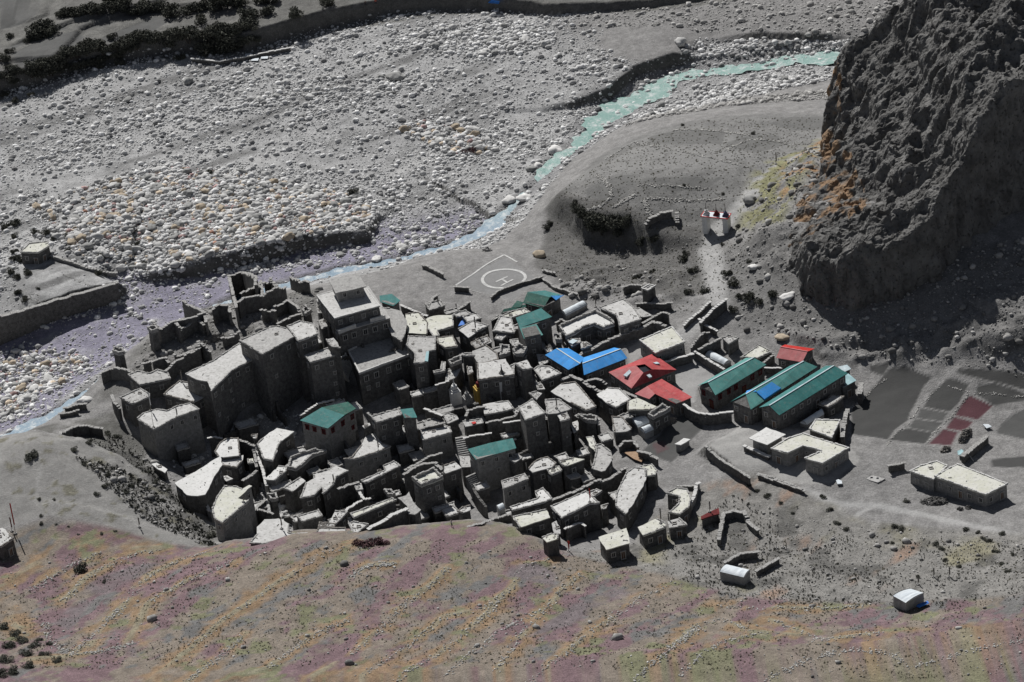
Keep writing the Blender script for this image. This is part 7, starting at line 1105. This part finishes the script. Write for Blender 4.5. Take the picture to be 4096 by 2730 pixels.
for t, a, b_, h, lb, fl in [('K',1285,440,4.6,'tall pole at the front corner of the leftmost big house',None),('K',1262,300,4.8,'tall white prayer flag pole behind the leftmost big house','white'),('K',1590,225,2.4,'short dark pole on the pale roof behind the leftmost big house','grey'),('K',1520,60,3.0,'pole near the western ruins with dark base','grey'),('K',1480,355,2.4,'thin pole at the right part of the leftmost big house','grey'),
  ('H',940,1070,3.4,'pole with red flag on the wide bright roof','red'),('H',500,820-30,3.0,'pole in front of the cream porch roof','grey'),('H',635,690,2.6,'pole with pale cloth between dome and spear roofs','white'),('H',275,760,2.6,'pole with pale cloth left of the dome shaped roof','white'),('G',350,870,2.2,'dark pole on the long irregular roof','grey'),('G',820,540,3.6,'pole on the ragged roof with twin carved windows','grey'),('G',1240,900,3.0,'pole at the corner of the walled cream roof','grey'),('G',1500,770,2.6,'pole on the small roof by the lane','grey'),
  ('B',1450,640,3.8,'tall pole behind the cream stepped roof, right of two','grey'),('B',1355,690,3.0,'tall pole behind the cream stepped roof, left of two','grey'),('B',1835,860,4.0,'dark pole beside the pale angular roof','grey'),('B',1635,650,2.2,'thin pole in the dark wall below the helipad','grey'),('C',1225,790,3.0,'pole at the corner of the largest flat roof','grey'),('C',45,1330,4.4,'dark pole beside the central dark stupa','grey'),('C',160,1330,3.0,'pole on the slim tower house','grey'),('C',1000,600,3.0,'bare pole behind the U shaped white roof','grey'),
  ('E',870,930,2.6,'pole rising from the blue patch of the middle school','grey'),('E',665,1215,3.6,'flagpole with red base in front of the middle school','white'),('H',1770,1390,4.6,'tall bare pole between the two bottom right roofs','grey'),('H',1680,1290,3.6,'bare pole beside the cream roof with ridge line','grey'),('T',1470,265,2.6,'red striped pole in the shade at the lowest row','red'),('T',685,95,.01,'',None),
  ('K',130,1330,7.5,'very tall red and grey flagpole at the left photo edge','red'),('K',100,1310,3.5,'shorter maroon flagpole beside the very tall one','maroon'),('K',1165,1275,2.4,'lone thin pole on the hump left of the village','grey'),('F',1740-240,1070,1.8,'short leaning pole on the cream roofed house lower left','grey'),('F',1900,1470-120,3.0,'tripod pole on the bright roof at the hillside crest','grey'),('L',240,250,2.6,'dark pole behind the dark red hut','grey'),('L',1745,690,2.2,'thin fence pole near the lower right tent','grey'),('L',1850,690,2.4,'second thin fence pole right of the lower right tent','grey'),('L',1640,740,2.0,'fence pole behind the lower right tent','grey'),
  ('N',1750,450,3.2,'lone pole beside the road bend below the cliff','grey'),('H',590,1568-1480,2.6,'pole on the dusty roofed house','grey'),('H',25,930,2.0,'short pole on the grey oblong roof','grey')]:
    if lb: pole(t, a, b_, h, lb, fl)
for i, (a, b_) in enumerate([(560,540),(600,520),(645,505),(690,495),(735,490),(755,500)]):
    e = pole('L', a, b_, 1.7, 'crooked stake in the back edge of the thorny enclosure', None, group='stakes of the thorny enclosure'); e.name = 'stake'; e['category'] = 'stake'
e = pole('L', 760, 520, 2.0, 'bundle of crossed stakes at the corner of the thorny enclosure', None); e.name = 'stake'; e['category'] = 'stake'
# leaning pale pole by the fields
q0 = G('I', 1565, 905); q1 = unz(px('I', 1465, 770), q0[2] + 1.7); e = empty('leaning_pole', q0, 'long pale pole leaning on the dark stone wall by the fields', 'pole'); pyme('shaft', *tube([(0, 0, 0), q1 - q0], .09, 6), COPE, e)
# people
def person(t, x_, y_, label, top, legs, z=None, yaw=0.0, stride=.18):
    q = G(t, x_, y_) if z is None else unz(px(t, x_, y_), z); root = empty('person', q, label, 'person'); root.rotation_euler = (0, 0, yaw)
    def skin(name, J, E_, mat, parent):
        me = bpy.data.meshes.new(name); me.from_pydata([j[:3] for j in J], E_, []); o = bpy.data.objects.new(name, me); COL.objects.link(o); md = o.modifiers.new('s', 'SKIN')
        for i, j in enumerate(J): me.skin_vertices[0].data[i].radius = (j[3], j[3] * (j[4] if len(j) > 4 else 1))
        me.skin_vertices[0].data[0].use_root = True; ms = o.modifiers.new('u', 'SUBSURF'); ms.levels = 1; dpg = bpy.context.evaluated_depsgraph_get(); m2 = bpy.data.meshes.new_from_object(o.evaluated_get(dpg)); bpy.data.objects.remove(o)
        m2.materials.clear(); o2 = link(name, m2, mat, parent); o2.name = name; return o2
    bj = [(0,0,.95,.13,.8),(0,0,1.15,.13,.75),(0,0,1.38,.17,.6),(0,0,1.5,.055),(0,-.02,1.6,.09,1.1),(0,-.02,1.7,.07),(.09,0,.9,.09),(.1,-stride,.5,.06),(.1,-stride*.9,.06,.045),(.1,-stride-.14,.03,.04),(-.09,0,.9,.09),(-.1,stride*.6,.5,.06),(-.1,stride,.06,.045),(-.1,stride-.12,.03,.04),(.2,0,1.38,.06),(.26,-.06,1.12,.042),(.24,-.16,.9,.035),(.24,-.2,.82,.025),(-.2,0,1.38,.06),(-.26,.05,1.12,.042),(-.25,0,.88,.035),(-.25,-.03,.8,.025)]
    be = [(0,1),(1,2),(2,3),(3,4),(4,5),(0,6),(6,7),(7,8),(8,9),(0,10),(10,11),(11,12),(12,13),(2,14),(14,15),(15,16),(16,17),(2,18),(18,19),(19,20),(20,21)]
    b_ = skin('body', bj, be, SKINM, root)
    skin('jacket', [(0,0,.9,.16,.8),(0,0,1.15,.155,.78),(0,0,1.38,.19,.65),(0,0,1.47,.08),(.21,0,1.38,.075),(.265,-.06,1.12,.06),(.245,-.15,.93,.05),(-.21,0,1.38,.075),(-.265,.05,1.12,.06),(-.255,0,.91,.05)], [(0,1),(1,2),(2,3),(2,4),(4,5),(5,6),(2,7),(7,8),(8,9)], top, root)
    skin('trousers', [(0,0,.93,.14,.85),(.09,0,.88,.1),(.1,-stride,.5,.075),(.1,-stride*.9,.1,.06),(-.09,0,.88,.1),(-.1,stride*.6,.5,.075),(-.1,stride,.1,.06)], [(0,1),(1,2),(2,3),(0,4),(4,5),(5,6)], legs, root)
    skin('hair', [(0,.01,1.66,.085),(0,.0,1.72,.075)], [(0,1)], PANE, root); return root
SKINM = mottled('skin', (.30,.19,.13), (.36,.23,.16), 5, rough=.6, bump=0); DARKC = mottled('dark_cloth', (.03,.03,.04), (.05,.05,.06), 5, bump=0)
person('Q', 320, 30, 'person in red jacket walking on the far terrace at the top', REDB, DARKC, yaw=.8); person('Q', 255, 40, 'person in dark clothes walking behind the red one on the far terrace', DARKC, DARKC, yaw=.8); person('T', 685, 98, 'person in pale jacket standing on the crest above the shaded lane', TARP, DARKC, yaw=2.0); person('H', 720, 1540, 'person in bright red jacket by the lowest row of houses', REDB, MAROON, yaw=-.5)
